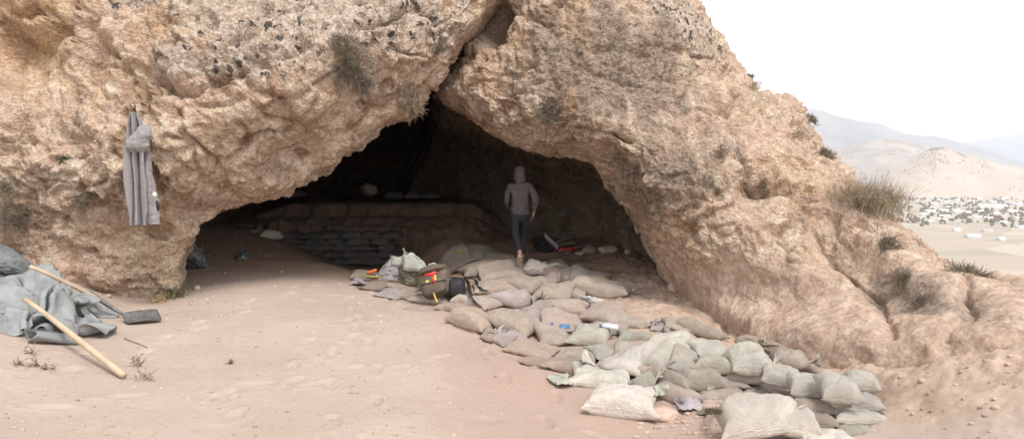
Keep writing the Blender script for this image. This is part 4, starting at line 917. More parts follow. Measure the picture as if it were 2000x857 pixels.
 -333,976,265,-296,933,237,-252,912,221,-202,899,238,-154,886,271,-114,905,308,-65,932,359,-32,897,365,6,870,374,32,835,350,69,801,331,113,771,321,160,751,326,211,722,296,255,681,256,280,629,226,282,571,221,272,501,226,281,446,228,283,383,237,308,356,204,341,340,173,366,305,144,378,263,134,424,227,134,475,188,141,487,180,104,499,161,69,517,109,70,549,72,57,568,20,67,603,-23,67,645,-71,58,701,-123,37,738,-173,41,754,-188,77,768,-231,83,798,-271,66,824,-315,53,827,-366,44,817,-420,59,806,-476,93,812,-528,104,834,-573,105,837,-623,119,839,-675,136,
 -343,941,229,-297,920,195,-250,903,180,-208,873,199,-160,858,227,-111,885,255,-60,921,306,-25,890,312,18,873,328,62,853,312,99,818,290,136,785,281,180,759,281,225,722,248,242,663,214,241,599,213,238,539,230,227,468,233,243,417,232,253,360,211,279,351,171,307,316,153,332,276,132,380,282,123,429,262,121,476,226,116,517,201,99,527,184,64,542,129,65,563,81,68,577,29,80,609,-12,81,656,-58,68,708,-108,48,748,-157,43,774,-189,67,779,-230,91,794,-274,88,815,-319,77,832,-364,70,810,-418,89,798,-472,124,813,-521,145,831,-568,151,838,-619,172,845,-670,187,
 -336,946,185,-275,953,164,-219,950,154,-186,901,158,-152,855,173,-107,859,200,-55,900,247,-7,894,258,39,885,275,82,862,258,120,828,238,158,795,238,194,760,230,217,707,204,206,632,197,196,568,215,194,508,227,189,437,212,209,390,208,245,367,186,250,325,159,279,285,140,310,246,126,363,243,120,424,258,112,480,249,115,524,224,89,550,200,63,559,142,72,565,84,87,572,31,101,599,-11,105,656,-48,88,706,-95,69,750,-140,57,777,-177,79,798,-220,92,812,-267,100,823,-315,105,821,-364,105,792,-414,127,795,-467,164,792,-523,193,805,-571,198,798,-627,201,801,-680,201,
 -312,981,168,-242,999,155,-186,998,150,-154,946,151,-125,891,153,-94,848,173,-55,844,216,-7,843,234,36,848,231,73,838,202,112,806,186,155,780,190,183,739,185,190,682,183,168,606,198,161,543,217,167,486,208,174,418,176,197,376,170,242,370,157,243,322,136,272,283,112,310,251,101,348,217,105,415,238,95,469,260,98,532,241,85,564,208,75,564,145,90,552,83,109,561,30,124,579,-18,128,628,-57,107,689,-91,99,728,-135,91,752,-178,101,777,-218,116,787,-265,130,796,-314,141,795,-363,145,768,-417,171,757,-476,192,737,-541,195,747,-591,184,753,-642,165,754,-697,149,
 -281,1024,156,-208,1045,148,-155,1039,151,-126,986,160,-99,927,160,-66,886,168,-49,830,178,-10,810,198,31,822,180,58,804,158,96,772,146,141,753,148,158,711,158,162,661,173,152,589,185,150,530,201,155,480,189,159,405,151,192,369,138,240,369,133,261,331,132,283,295,101,316,257,91,341,218,85,411,234,78,471,273,83,539,248,102,556,199,101,557,139,111,542,77,142,542,22,156,552,-28,155,587,-68,130,649,-99,117,697,-136,113,719,-180,121,734,-225,132,743,-274,140,751,-321,154,752,-369,170,730,-429,179,709,-496,174,693,-557,172,702,-605,148,708,-656,141,721,-703,149,
 -252,1063,139,-176,1073,122,-128,1060,129,-97,1022,162,-75,961,175,-47,921,167,-20,869,163,-13,817,153,29,815,139,47,776,120,82,743,110,128,727,116,144,687,132,161,649,158,161,583,169,169,529,193,170,478,182,167,409,135,193,374,115,243,361,111,276,348,133,296,300,121,323,261,113,354,231,95,416,253,83,480,286,99,533,240,127,528,175,125,555,127,141,544,69,181,540,12,201,533,-38,199,549,-81,171,598,-115,132,646,-151,115,661,-197,116,678,-243,120,693,-290,125,704,-334,141,703,-386,151,698,-446,149,680,-515,140,668,-574,143,669,-620,156,684,-660,155,728,-686,185,
 -217,1098,125,-147,1102,104,-103,1084,112,-73,1045,145,-53,987,151,-29,946,143,-5,903,135,-4,842,125,24,811,110,52,773,94,80,734,78,123,712,94,143,673,116,178,649,146,185,596,170,194,544,194,193,483,190,190,420,152,213,394,115,260,388,101,299,376,116,320,327,112,343,289,98,379,261,97,435,281,93,490,278,130,511,209,139,529,153,170,556,119,192,553,57,230,541,1,254,524,-47,258,529,-89,224,558,-128,174,596,-165,141,612,-211,133,627,-257,129,645,-303,126,668,-346,126,667,-401,128,671,-454,135,648,-522,136,639,-581,146,650,-621,168,677,-652,174,725,-672,201,
 -178,1121,128,-123,1127,102,-85,1103,111,-59,1059,119,-33,1004,135,-9,962,125,-6,918,105,20,856,117,38,820,94,65,777,83,90,740,63,137,708,82,165,672,104,202,654,138,219,620,168,231,568,184,233,512,200,235,450,177,255,416,146,288,430,113,332,416,102,348,368,87,380,334,88,417,309,89,456,296,119,476,244,152,505,186,168,523,141,227,547,105,253,547,45,286,542,-8,302,517,-55,313,522,-97,273,536,-137,223,564,-176,180,584,-219,160,594,-267,155,618,-309,145,642,-352,138,647,-403,142,651,-454,144,635,-514,146,632,-569,158,639,-612,179,671,-639,190,719,-643,194,
 -152,1116,136,-103,1140,112,-67,1111,105,-41,1064,112,-14,1014,130,-2,972,109,7,928,90,39,873,106,60,827,94,82,787,80,111,752,63,156,716,85,194,679,97,230,654,126,257,644,163,275,603,183,285,556,206,287,503,189,294,474,154,338,469,138,375,440,151,382,394,140,396,348,130,429,321,138,435,275,145,479,232,172,518,186,208,515,138,275,532,90,308,524,31,333,533,-15,348,514,-61,352,519,-104,316,536,-134,260,549,-181,215,571,-224,187,593,-263,173,619,-306,164,647,-347,155,659,-393,156,659,-444,162,652,-495,167,636,-545,183,635,-590,201,662,-624,218,706,-622,222,
 -135,1102,144,-88,1134,131,-47,1109,114,-20,1068,120,5,1016,116,15,974,100,28,932,82,55,881,100,82,829,97,99,781,98,132,758,82,182,722,99,227,690,108,273,661,121,308,657,152,329,648,189,342,611,218,340,562,202,346,514,205,383,492,196,407,457,217,414,409,212,417,358,198,435,316,202,453,273,189,503,236,205,525,188,241,510,137,305,516,80,344,510,22,370,530,-20,375,526,-64,372,530,-105,344,551,-132,279,563,-169,227,584,-213,194,607,-254,176,637,-295,163,673,-334,156,693,-376,169,690,-424,181,693,-471,191,680,-517,209,679,-567,215,669,-592,236,680,-593,264,
 -121,1081,162,-75,1110,149,-30,1090,134,9,1054,120,29,1012,108,35,967,98,50,926,91,66,878,83,107,826,92,127,786,121,153,750,122,206,726,133,257,696,145,315,687,145,363,675,146,394,675,174,411,657,213,404,603,227,405,552,226,428,513,228,457,477,229,466,430,224,460,377,219,477,333,222,488,286,218,514,241,231,534,195,261,523,141,317,518,82,360,515,25,391,533,-19,392,543,-62,381,549,-100,354,565,-128,280,581,-161,222,596,-200,178,618,-242,161,664,-281,156,708,-319,160,735,-356,183,738,-398,204,745,-442,221,742,-486,240,736,-533,249,721,-572,269,706,-548,283,
 -109,1047,188,-63,1070,166,-20,1047,149,23,1015,133,57,999,113,64,961,88,80,917,95,94,877,76,135,828,98,161,795,144,184,756,157,235,729,170,293,709,175,359,705,169,415,715,157,459,697,159,481,684,195,454,631,193,454,581,197,479,541,203,497,497,201,502,447,201,497,394,203,511,352,223,515,299,228,527,251,241,547,209,267,544,152,311,539,92,354,538,37,382,550,-8,386,560,-49,360,568,-89,334,578,-117,264,593,-149,197,617,-188,162,649,-228,152,695,-266,157,749,-301,173,791,-338,190,797,-383,205,807,-427,217,810,-473,225,796,-519,230,779,-554,257,770,-531,281,
 -83,1023,211,-57,1018,170,-13,995,154,30,968,137,68,962,115,97,948,89,116,911,92,128,873,74,163,832,111,190,801,160,209,762,181,270,743,193,330,729,192,392,719,190,455,731,178,501,732,172,524,696,172,488,647,162,478,594,173,500,551,179,514,506,179,517,453,183,510,392,188,506,345,204,519,297,210,530,248,216,552,208,232,568,163,274,569,108,316,572,56,340,571,8,345,569,-29,312,571,-69,284,586,-100,225,620,-134,170,649,-174,150,691,-213,148,729,-251,159,798,-288,167,842,-334,158,845,-380,167,850,-427,165,848,-472,155,847,-517,173,838,-538,223,823,-512,258,
 -36,1047,212,-25,1001,196,23,984,180,62,970,155,85,950,122,122,935,105,144,912,83,160,874,83,188,839,125,216,805,167,241,764,182,303,752,219,361,737,218,417,742,196,467,749,180,516,748,164,528,708,149,506,649,143,481,590,154,488,544,165,501,499,162,498,445,169,488,382,181,489,332,196,501,284,190,524,240,180,547,199,179,575,164,210,600,126,250,609,78,280,604,29,286,599,-7,254,595,-47,231,616,-83,187,655,-121,150,694,-159,148,733,-198,153,766,-238,158,829,-280,148,856,-339,109,852,-384,109,865,-427,103,887,-468,105,899,-504,133,886,-517,189,864,-496,234,
 3,1078,183,15,1026,187,65,1015,184,89,1001,151,113,978,120,141,952,102,164,920,88,187,880,101,213,846,134,240,807,166,268,765,179,332,766,228,377,752,217,423,762,198,463,762,165,503,745,146,505,697,152,487,643,137,466,577,138,453,523,159,468,479,158,461,425,175,454,365,180,476,319,163,518,286,143,549,246,132,571,203,119,576,157,135,602,125,172,636,94,206,649,50,224,656,6,209,645,-39,200,658,-70,158,696,-107,139,739,-146,142,769,-188,139,798,-225,148,843,-273,128,846,-342,72,860,-386,64,896,-416,70,923,-451,84,944,-485,104,930,-496,157,900,-481,210,
 32,1101,149,51,1054,167,98,1045,179,115,1028,148,138,1001,123,165,966,110,181,925,117,198,884,126,232,852,142,259,810,159,288,769,170,344,782,219,384,768,204,412,748,178,439,753,148,468,721,133,461,672,145,446,617,150,424,554,143,410,497,154,418,448,157,423,394,149,452,351,129,490,312,106,533,278,81,576,248,61,602,209,51,611,165,64,606,118,100,626,85,134,660,55,153,685,16,152,695,-27,161,706,-68,144,724,-105,118,754,-152,107,787,-182,121,816,-220,128,847,-263,111,859,-341,58,866,-388,34,899,-425,39,933,-453,54,960,-478,73,950,-474,126,931,-466,188,
 59,1119,133,81,1073,150,120,1064,171,139,1044,149,159,1005,150,183,968,138,196,926,145,219,892,135,247,858,149,276,818,155,294,777,153,340,795,197,374,772,185,391,746,153,398,724,129,415,687,119,410,643,133,388,584,144,375,524,138,379,470,125,400,423,108,432,381,90,471,342,71,512,311,64,563,285,34,610,257,13,642,223,2,659,184,21,659,141,61,636,85,82,647,44,94,673,7,100,696,-31,108,723,-68,115,745,-106,103,764,-150,87,796,-175,104,830,-212,113,854,-249,111,859,-326,52,876,-374,22,909,-414,23,944,-446,32,974,-465,61,973,-472,108,950,-469,172,
 78,1125,151,105,1084,137,137,1076,159,159,1050,163,180,1010,163,197,970,161,216,930,157,238,899,133,255,862,133,288,829,136,282,794,131,327,808,164,352,776,154,355,735,136,348,686,127,354,647,107,346,610,124,340,550,107,357,501,86,387,459,68,424,420,51,466,386,41,521,360,35,560,331,44,611,303,22,655,280,-7,685,246,-21,699,208,3,694,157,40,677,101,56,667,50,58,668,3,67,686,-37,76,709,-76,89,741,-108,86,774,-138,75,807,-163,94,838,-195,105,867,-233,107,877,-311,73,880,-360,37,908,-399,34,952,-429,36,969,-450,66,987,-462,105,968,-469,166,
 90,1134,135,122,1089,129,154,1076,141,179,1051,151,200,1012,162,215,973,161,236,937,150,254,897,141,263,863,112,293,836,106,290,804,105,313,794,126,306,759,137,303,716,123,299,670,98,303,625,82,321,582,70,355,540,45,387,501,33,423,465,27,471,434,21,512,402,15,564,375,12,603,345,20,654,321,15,693,298,-15,712,263,-22,723,217,-12,720,165,21,705,112,37,690,62,41,678,6,52,680,-41,58,711,-70,71,746,-93,78,784,-117,77,817,-142,88,850,-172,95,879,-208,104,891,-271,77,896,-338,43,907,-381,45,932,-422,47,956,-435,74,976,-451,104,962,-451,157,
 94,1124,116,135,1085,103,172,1073,116,198,1044,127,221,1008,137,241,978,147,256,939,126,276,903,123,279,874,86,292,841,68,317,813,83,319,777,89,299,752,82,308,713,60,326,669,42,349,625,32,370,585,35,406,549,18,431,512,15,468,480,16,515,448,13,554,420,6,603,394,7,645,368,18,686,340,3,722,311,-16,728,271,-9,732,226,2,742,171,12,725,120,29,710,68,45,695,10,57,700,-40,61,714,-72,52,752,-88,71,793,-95,88,831,-117,83,867,-137,97,896,-175,103,906,-226,76,905,-297,38,921,-339,41,939,-385,63,947,-418,81,972,-430,113,960,-428,158,
 113,1120,88,156,1084,67,193,1064,78,218,1032,88,254,1012,106,274,985,122,290,947,102,307,909,97,310,882,57,310,850,28,316,808,30,341,780,33,352,753,44,368,709,34,386,666,21,409,626,10,418,591,33,452,556,20,467,525,17,494,491,3,540,460,8,582,433,-3,632,407,-4,676,378,5,711,351,3,740,317,-2,750,276,-6,741,233,17,748,175,26,742,116,40,718,69,57,706,10,69,724,-43,70,732,-63,40,767,-73,54,806,-64,81,842,-83,95,885,-97,102,916,-133,102,929,-186,79,927,-248,41,942,-298,33,959,-345,46,969,-378,78,961,-394,118,976,-399,160,
 141,1121,51,194,1097,38,224,1063,40,254,1035,54,292,1020,73,312,995,89,329,957,68,342,917,56,352,887,29,360,856,2,372,818,12,396,787,13,409,751,8,424,709,10,442,668,6,459,628,-3,457,599,30,476,560,27,489,531,27,513,501,5,555,469,11,598,441,8,649,420,2,695,391,3,727,356,7,755,322,1,763,281,7,748,232,36,736,169,46,732,113,63,718,57,82,713,3,89,752,-37,74,763,-55,37,797,-75,37,833,-56,59,865,-45,83,904,-56,96,936,-89,98,953,-142,83,957,-200,52,968,-257,33,986,-293,50,989,-331,81,987,-348,122,1002,-371,154,
 188,1139,34,238,1115,24,269,1082,19,292,1047,26,331,1027,38,348,1004,45,359,969,17,373,929,8,394,897,-2,413,863,-19,432,832,0,449,794,-11,465,755,-9,479,714,-3,485,672,-10,494,630,-9,488,606,26,495,564,37,504,531,39,505,494,23,544,466,27,595,436,23,645,412,14,691,388,17,727,358,22,746,321,20,767,284,28,751,225,57,724,158,72,732,105,96,724,45,113,742,0,101,788,-26,74,803,-45,37,828,-77,28,868,-70,44,898,-36,47,925,-23,74,958,-42,89,978,-95,85,987,-150,58,996,-207,36,1010,-249,53,1014,-284,86,1020,-307,120,1034,-345,135,
 233,1156,21,281,1132,17,314,1103,19,334,1068,33,360,1051,8,376,1013,-2,407,979,-14,425,942,-11,439,908,-32,467,871,-33,493,842,-14,503,801,-21,517,761,-30,524,719,-29,521,675,-19,520,631,-11,513,611,28,499,570,52,513,530,54,501,490,45,523,451,35,577,422,25,634,404,25,675,377,31,711,352,41,738,318,41,750,277,37,743,218,77,718,156,96,723,92,128,754,38,122,780,5,100,814,-10,57,852,-38,41,864,-74,17,900,-80,26,933,-42,18,952,-8,35,979,2,65,1003,-44,81,1015,-102,64,1025,-158,42,1034,-212,52,1037,-240,87,1055,-276,104,1066,-318,105,
 266,1170,13,317,1145,7,351,1118,20,378,1087,28,405,1058,12,422,1022,-3,458,989,-21,482,955,-16,494,918,-32,514,879,-36,545,844,-27,552,805,-16,567,768,-33,565,724,-35,552,676,-28,541,636,-11,527,601,21,503,571,65,500,529,77,501,486,70,509,445,60,556,413,43,610,389,37,653,369,49,683,338,57,711,307,50,735,276,59,722,210,82,730,151,106,749,84,139,780,30,135,822,6,96,842,6,47,881,-20,16,898,-56,-1,931,-84,6,970,-51,6,990,-11,5,1000,19,32,1021,0,68,1037,-60,66,1048,-120,48,1059,-176,51,1066,-213,78,1078,-254,84,1085,-296,76,
 294,1180,15,345,1157,1,379,1128,12,411,1098,15,436,1064,9,458,1029,-6,495,998,-25,527,965,-22,539,926,-34,554,886,-37,588,850,-30,595,811,-20,606,772,-33,605,729,-33,582,677,-27,561,628,-13,537,597,23,516,563,78,497,525,104,495,483,99,496,441,93,531,403,69,580,373,52,623,348,56,653,322,71,689,297,74,712,263,75,714,208,98,728,143,126,769,79,141,814,28,141,863,13,91,875,16,44,906,-5,7,935,-41,-6,959,-77,-15,997,-61,-1,1019,-19,-13,1022,19,7,1033,29,47,1055,-25,60,1066,-93,51,1078,-146,56,1087,-194,66,1095,-236,62,1098,-277,51,
 316,1191,22,364,1159,10,402,1137,0,431,1104,-3,458,1071,0,485,1036,-4,517,999,-13,560,972,-28,575,932,-35,590,892,-37,621,855,-32,631,815,-24,637,774,-30,640,732,-35,610,676,-28,568,634,-6,547,597,36,524,546,80,511,514,125,487,481,132,484,439,130,510,398,107,554,362,81,586,329,75,621,301,78,662,278,85,692,249,93,720,206,115,746,138,140,777,68,166,842,38,140,895,24,89,909,25,42,932,9,4,966,-28,-10,978,-65,-27,1012,-73,-12,1041,-28,-20,1044,13,-9,1042,42,26,1067,-1,50,1081,-77,47,1093,-130,51,1101,-181,53,1106,-221,44,1108,-261,30,
]
# the hanging coat, millimetres from its hook: 42 x 34 points
COAT = [
 -65,-74,1,-58,-70,-33,-59,-63,-70,-60,-56,-105,-62,-50,-139,-64,-46,-174,-66,-44,-210,-67,-42,-245,-68,-41,-283,-70,-39,-320,-73,-37,-353,-76,-35,-389,-76,-34,-427,-76,-34,-461,-75,-36,-496,-76,-37,-532,-79,-37,-569,-82,-35,-605,-81,-32,-639,-79,-33,-672,-76,-34,-706,-78,-34,-743,-76,-29,-779,-72,-32,-813,-69,-34,-847,-68,-34,-883,-68,-36,-920,-70,-37,-954,-73,-38,-987,-74,-39,-1021,-73,-42,-1055,-75,-41,-1089,-77,-39,-1126,-79,-39,-1162,
 -62,-58,1,-59,-53,-34,-61,-46,-71,-63,-40,-105,-66,-36,-139,-69,-33,-175,-71,-31,-211,-73,-30,-246,-76,-30,-283,-79,-29,-319,-81,-28,-352,-85,-29,-388,-85,-30,-425,-83,-30,-460,-81,-30,-494,-81,-32,-530,-83,-30,-567,-83,-27,-603,-81,-25,-638,-78,-26,-671,-75,-27,-706,-73,-26,-742,-69,-24,-778,-64,-26,-812,-62,-27,-846,-60,-28,-882,-57,-30,-919,-58,-32,-953,-59,-32,-986,-57,-34,-1020,-56,-35,-1055,-57,-33,-1089,-59,-31,-1125,-59,-29,-1161,
 -59,-48,0,-59,-43,-35,-61,-38,-71,-63,-33,-105,-66,-29,-139,-69,-27,-175,-70,-25,-210,-72,-25,-245,-73,-26,-282,-75,-25,-319,-76,-24,-352,-78,-24,-387,-78,-25,-424,-75,-24,-459,-72,-25,-493,-73,-25,-530,-73,-25,-567,-71,-24,-603,-68,-24,-637,-65,-27,-670,-63,-29,-705,-61,-29,-742,-58,-30,-779,-55,-32,-813,-53,-33,-846,-52,-34,-883,-50,-35,-919,-52,-36,-953,-52,-36,-985,-50,-37,-1020,-48,-38,-1054,-47,-35,-1089,-47,-31,-1125,-46,-29,-1161,
 -56,-46,0,-57,-42,-35,-57,-37,-71,-58,-33,-105,-60,-30,-139,-62,-28,-174,-61,-27,-209,-61,-27,-244,-60,-27,-282,-59,-28,-319,-58,-28,-352,-58,-28,-387,-57,-29,-424,-54,-31,-459,-52,-33,-494,-52,-33,-530,-52,-35,-566,-50,-37,-602,-48,-40,-636,-46,-44,-669,-46,-46,-704,-45,-47,-742,-44,-49,-779,-43,-51,-813,-43,-52,-847,-44,-51,-883,-45,-50,-920,-48,-50,-954,-51,-51,-985,-51,-50,-1020,-47,-49,-1054,-46,-44,-1088,-45,-40,-1125,-42,-36,-1161,
 -53,-51,0,-52,-48,-35,-51,-44,-71,-51,-41,-105,-51,-39,-138,-50,-39,-173,-48,-40,-208,-46,-42,-244,-44,-45,-282,-43,-47,-319,-42,-49,-353,-41,-52,-389,-40,-54,-425,-39,-57,-460,-38,-58,-494,-38,-61,-529,-38,-65,-565,-37,-68,-602,-37,-71,-637,-37,-74,-670,-37,-77,-704,-37,-77,-740,-38,-79,-777,-39,-81,-813,-41,-82,-847,-42,-79,-882,-44,-76,-919,-47,-74,-954,-50,-74,-986,-52,-73,-1019,-51,-69,-1053,-48,-63,-1088,-46,-57,-1124,-43,-52,-1160,
 -49,-62,0,-48,-61,-35,-47,-59,-71,-45,-57,-105,-44,-58,-138,-42,-60,-172,-40,-65,-208,-39,-70,-245,-38,-74,-283,-38,-76,-319,-37,-80,-355,-38,-85,-390,-38,-89,-425,-38,-91,-460,-38,-93,-494,-39,-96,-529,-40,-102,-566,-40,-105,-603,-41,-105,-638,-42,-107,-672,-43,-109,-705,-44,-109,-739,-43,-110,-775,-44,-112,-811,-47,-113,-844,-48,-111,-880,-48,-107,-917,-50,-103,-953,-51,-102,-986,-53,-100,-1019,-52,-96,-1053,-50,-89,-1089,-47,-82,-1125,-45,-77,-1161,
 -46,-76,0,-45,-77,-35,-44,-77,-71,-43,-79,-106,-42,-82,-139,-42,-86,-173,-42,-92,-209,-42,-99,-247,-43,-104,-283,-43,-106,-319,-45,-110,-355,-47,-116,-390,-49,-121,-423,-50,-123,-458,-49,-125,-493,-50,-128,-531,-52,-131,-568,-54,-133,-604,-55,-134,-638,-56,-135,-672,-57,-136,-705,-57,-135,-738,-54,-136,-773,-52,-138,-808,-55,-140,-843,-54,-140,-878,-54,-137,-915,-53,-132,-952,-52,-130,-986,-50,-128,-1019,-49,-125,-1053,-47,-118,-1089,-46,-111,-1126,-44,-106,-1161,
 -42,-90,-1,-43,-92,-35,-43,-96,-71,-43,-99,-106,-43,-104,-139,-44,-108,-173,-45,-115,-210,-47,-123,-248,-49,-128,-284,-50,-130,-318,-53,-134,-354,-57,-140,-388,-59,-144,-422,-61,-147,-457,-60,-149,-494,-59,-150,-532,-63,-151,-568,-65,-152,-603,-67,-153,-636,-67,-154,-671,-67,-155,-705,-65,-155,-737,-61,-156,-772,-57,-157,-807,-56,-159,-842,-54,-161,-878,-53,-159,-915,-51,-155,-951,-47,-152,-985,-44,-149,-1018,-42,-147,-1052,-42,-143,-1089,-42,-137,-1126,-41,-132,-1161,
 -40,-100,-1,-40,-104,-35,-41,-109,-71,-41,-115,-106,-42,-119,-139,-43,-123,-173,-44,-129,-210,-45,-137,-248,-47,-142,-283,-49,-144,-317,-53,-148,-352,-57,-153,-387,-60,-156,-421,-62,-159,-456,-62,-160,-494,-61,-161,-532,-63,-161,-568,-66,-162,-602,-68,-163,-635,-67,-163,-670,-66,-164,-704,-63,-165,-737,-59,-165,-771,-54,-166,-807,-51,-168,-843,-49,-169,-879,-47,-168,-915,-44,-164,-951,-39,-161,-985,-36,-159,-1018,-34,-157,-1052,-34,-155,-1088,-34,-153,-1125,-35,-150,-1160,
 -37,-106,-1,-37,-110,-35,-37,-115,-72,-37,-121,-106,-38,-125,-139,-38,-128,-173,-39,-133,-210,-41,-140,-247,-43,-144,-283,-45,-146,-316,-47,-150,-351,-51,-154,-386,-53,-157,-420,-55,-159,-455,-54,-160,-493,-53,-161,-531,-54,-162,-567,-56,-163,-602,-56,-163,-635,-55,-164,-669,-54,-164,-704,-51,-164,-736,-46,-163,-771,-43,-163,-806,-41,-164,-842,-40,-165,-878,-38,-163,-915,-35,-160,-951,-31,-158,-985,-28,-156,-1018,-27,-155,-1052,-27,-154,-1088,-27,-152,-1125,-28,-151,-1160,
 -33,-106,-1,-34,-110,-35,-33,-114,-72,-33,-118,-106,-34,-121,-139,-33,-123,-173,-34,-128,-210,-35,-134,-247,-35,-138,-282,-35,-139,-316,-35,-141,-352,-37,-144,-386,-38,-147,-420,-38,-148,-455,-37,-149,-491,-36,-149,-530,-37,-151,-567,-37,-152,-602,-35,-150,-635,-34,-150,-669,-33,-150,-702,-31,-148,-735,-29,-146,-770,-28,-146,-807,-27,-147,-842,-26,-146,-878,-24,-144,-915,-23,-141,-950,-22,-140,-984,-21,-140,-1017,-22,-139,-1052,-23,-138,-1089,-24,-138,-1125,-25,-139,-1159,
 -30,-100,-1,-30,-102,-36,-30,-104,-71,-30,-107,-106,-29,-109,-138,-28,-110,-172,-27,-113,-210,-27,-118,-247,-26,-121,-283,-25,-120,-317,-24,-120,-353,-24,-121,-388,-23,-123,-421,-23,-123,-456,-22,-123,-491,-22,-124,-528,-23,-126,-565,-22,-125,-601,-21,-121,-634,-21,-121,-667,-20,-120,-700,-20,-118,-734,-19,-116,-770,-19,-116,-807,-19,-116,-843,-19,-113,-879,-19,-110,-916,-19,-108,-951,-20,-110,-983,-21,-111,-1017,-23,-110,-1052,-24,-109,-1089,-26,-110,-1125,-26,-114,-1158,
 -26,-90,-1,-28,-90,-36,-28,-90,-71,-28,-91,-105,-28,-91,-138,-27,-91,-172,-26,-93,-210,-25,-96,-247,-24,-97,-283,-23,-95,-318,-23,-93,-354,-22,-91,-389,-21,-92,-423,-20,-92,-458,-20,-92,-492,-20,-93,-528,-20,-93,-564,-19,-92,-600,-20,-88,-632,-20,-87,-665,-20,-87,-699,-20,-84,-734,-21,-81,-771,-21,-80,-807,-22,-78,-843,-23,-74,-880,-24,-71,-916,-25,-72,-950,-25,-75,-983,-26,-76,-1016,-27,-76,-1052,-29,-74,-1088,-30,-76,-1123,-30,-81,-1157,
 -23,-79,-1,-24,-78,-36,-25,-76,-71,-25,-74,-105,-26,-73,-137,-26,-71,-172,-26,-72,-210,-25,-74,-247,-25,-74,-284,-25,-72,-320,-26,-68,-355,-25,-64,-389,-25,-63,-422,-25,-64,-456,-24,-65,-491,-23,-66,-527,-23,-64,-564,-24,-61,-600,-25,-58,-632,-26,-58,-664,-27,-56,-699,-28,-53,-736,-28,-49,-772,-27,-46,-807,-28,-43,-841,-28,-39,-878,-28,-37,-915,-28,-39,-950,-28,-42,-983,-28,-42,-1017,-29,-41,-1052,-31,-41,-1088,-32,-42,-1123,-32,-46,-1157,
 -20,-70,-1,-20,-69,-36,-19,-65,-71,-19,-61,-104,-20,-59,-137,-20,-58,-172,-20,-58,-210,-21,-57,-246,-22,-58,-284,-24,-55,-320,-25,-50,-355,-25,-45,-388,-25,-44,-420,-25,-44,-454,-25,-46,-489,-25,-46,-526,-26,-43,-563,-27,-39,-600,-28,-37,-633,-31,-36,-666,-32,-35,-701,-32,-31,-738,-29,-27,-773,-27,-22,-806,-26,-19,-839,-26,-16,-876,-25,-13,-913,-25,-14,-949,-24,-16,-984,-24,-15,-1018,-24,-14,-1052,-25,-15,-1087,-26,-16,-1123,-28,-18,-1157,
 -17,-65,-1,-16,-64,-36,-15,-60,-71,-14,-56,-104,-14,-54,-137,-14,-53,-172,-15,-53,-210,-15,-52,-246,-17,-52,-283,-19,-49,-320,-20,-43,-355,-21,-38,-387,-21,-36,-419,-22,-36,-454,-22,-37,-489,-22,-37,-525,-23,-34,-563,-24,-30,-599,-26,-27,-633,-28,-26,-667,-29,-24,-701,-28,-21,-738,-24,-17,-773,-21,-13,-806,-20,-9,-839,-19,-6,-875,-17,-4,-912,-17,-4,-949,-16,-4,-983,-14,-3,-1017,-14,-2,-1051,-16,-2,-1087,-17,-2,-1122,-19,-2,-1156,
 -14,-66,-1,-13,-65,-36,-11,-62,-71,-11,-59,-104,-10,-57,-137,-10,-57,-172,-10,-57,-210,-11,-57,-246,-12,-57,-283,-14,-54,-319,-14,-48,-355,-15,-43,-388,-14,-42,-420,-15,-41,-454,-15,-42,-489,-15,-42,-525,-15,-39,-562,-16,-34,-599,-17,-31,-633,-19,-28,-666,-20,-26,-701,-18,-23,-738,-15,-20,-773,-13,-17,-806,-12,-14,-839,-11,-11,-876,-10,-8,-912,-10,-8,-949,-9,-8,-983,-7,-6,-1017,-7,-5,-1051,-10,-5,-1087,-11,-4,-1122,-12,-3,-1156,
 -10,-73,-1,-9,-73,-36,-8,-71,-71,-8,-69,-104,-8,-69,-137,-7,-70,-172,-7,-72,-210,-7,-73,-247,-8,-74,-283,-9,-70,-319,-9,-65,-354,-9,-61,-388,-8,-60,-421,-8,-59,-455,-8,-60,-490,-7,-60,-525,-7,-57,-562,-8,-53,-598,-8,-48,-631,-9,-46,-665,-9,-43,-700,-8,-41,-736,-6,-38,-772,-5,-35,-806,-5,-32,-840,-5,-28,-877,-4,-25,-913,-5,-25,-949,-5,-26,-983,-4,-24,-1017,-5,-22,-1051,-8,-20,-1087,-9,-18,-1123,-10,-17,-1156,
 -7,-85,-1,-7,-87,-36,-7,-87,-71,-7,-88,-105,-7,-88,-137,-7,-90,-171,-7,-92,-209,-6,-95,-247,-6,-97,-282,-7,-94,-317,-7,-90,-352,-6,-88,-387,-6,-87,-421,-5,-86,-456,-5,-86,-490,-4,-86,-525,-4,-83,-562,-4,-78,-597,-4,-75,-629,-4,-73,-664,-4,-71,-700,-4,-69,-735,-4,-66,-770,-4,-64,-806,-4,-61,-841,-4,-57,-877,-4,-53,-914,-5,-52,-949,-6,-53,-982,-6,-52,-1016,-8,-49,-1051,-10,-46,-1088,-11,-44,-1123,-11,-43,-1156,
 -4,-101,-1,-4,-104,-35,-5,-107,-71,-5,-110,-105,-5,-111,-138,-5,-112,-171,-5,-115,-209,-5,-119,-246,-4,-122,-281,-4,-121,-314,-5,-118,-350,-6,-116,-385,-6,-115,-420,-7,-114,-455,-7,-113,-489,-6,-111,-525,-4,-108,-562,-3,-104,-597,-3,-101,-629,-3,-101,-664,-3,-100,-700,-3,-98,-735,-4,-96,-770,-5,-95,-806,-6,-94,-841,-6,-90,-876,-7,-86,-912,-8,-85,-948,-9,-86,-981,-10,-85,-1015,-11,-82,-1051,-12,-80,-1087,-13,-79,-1121,-13,-80,-1154,
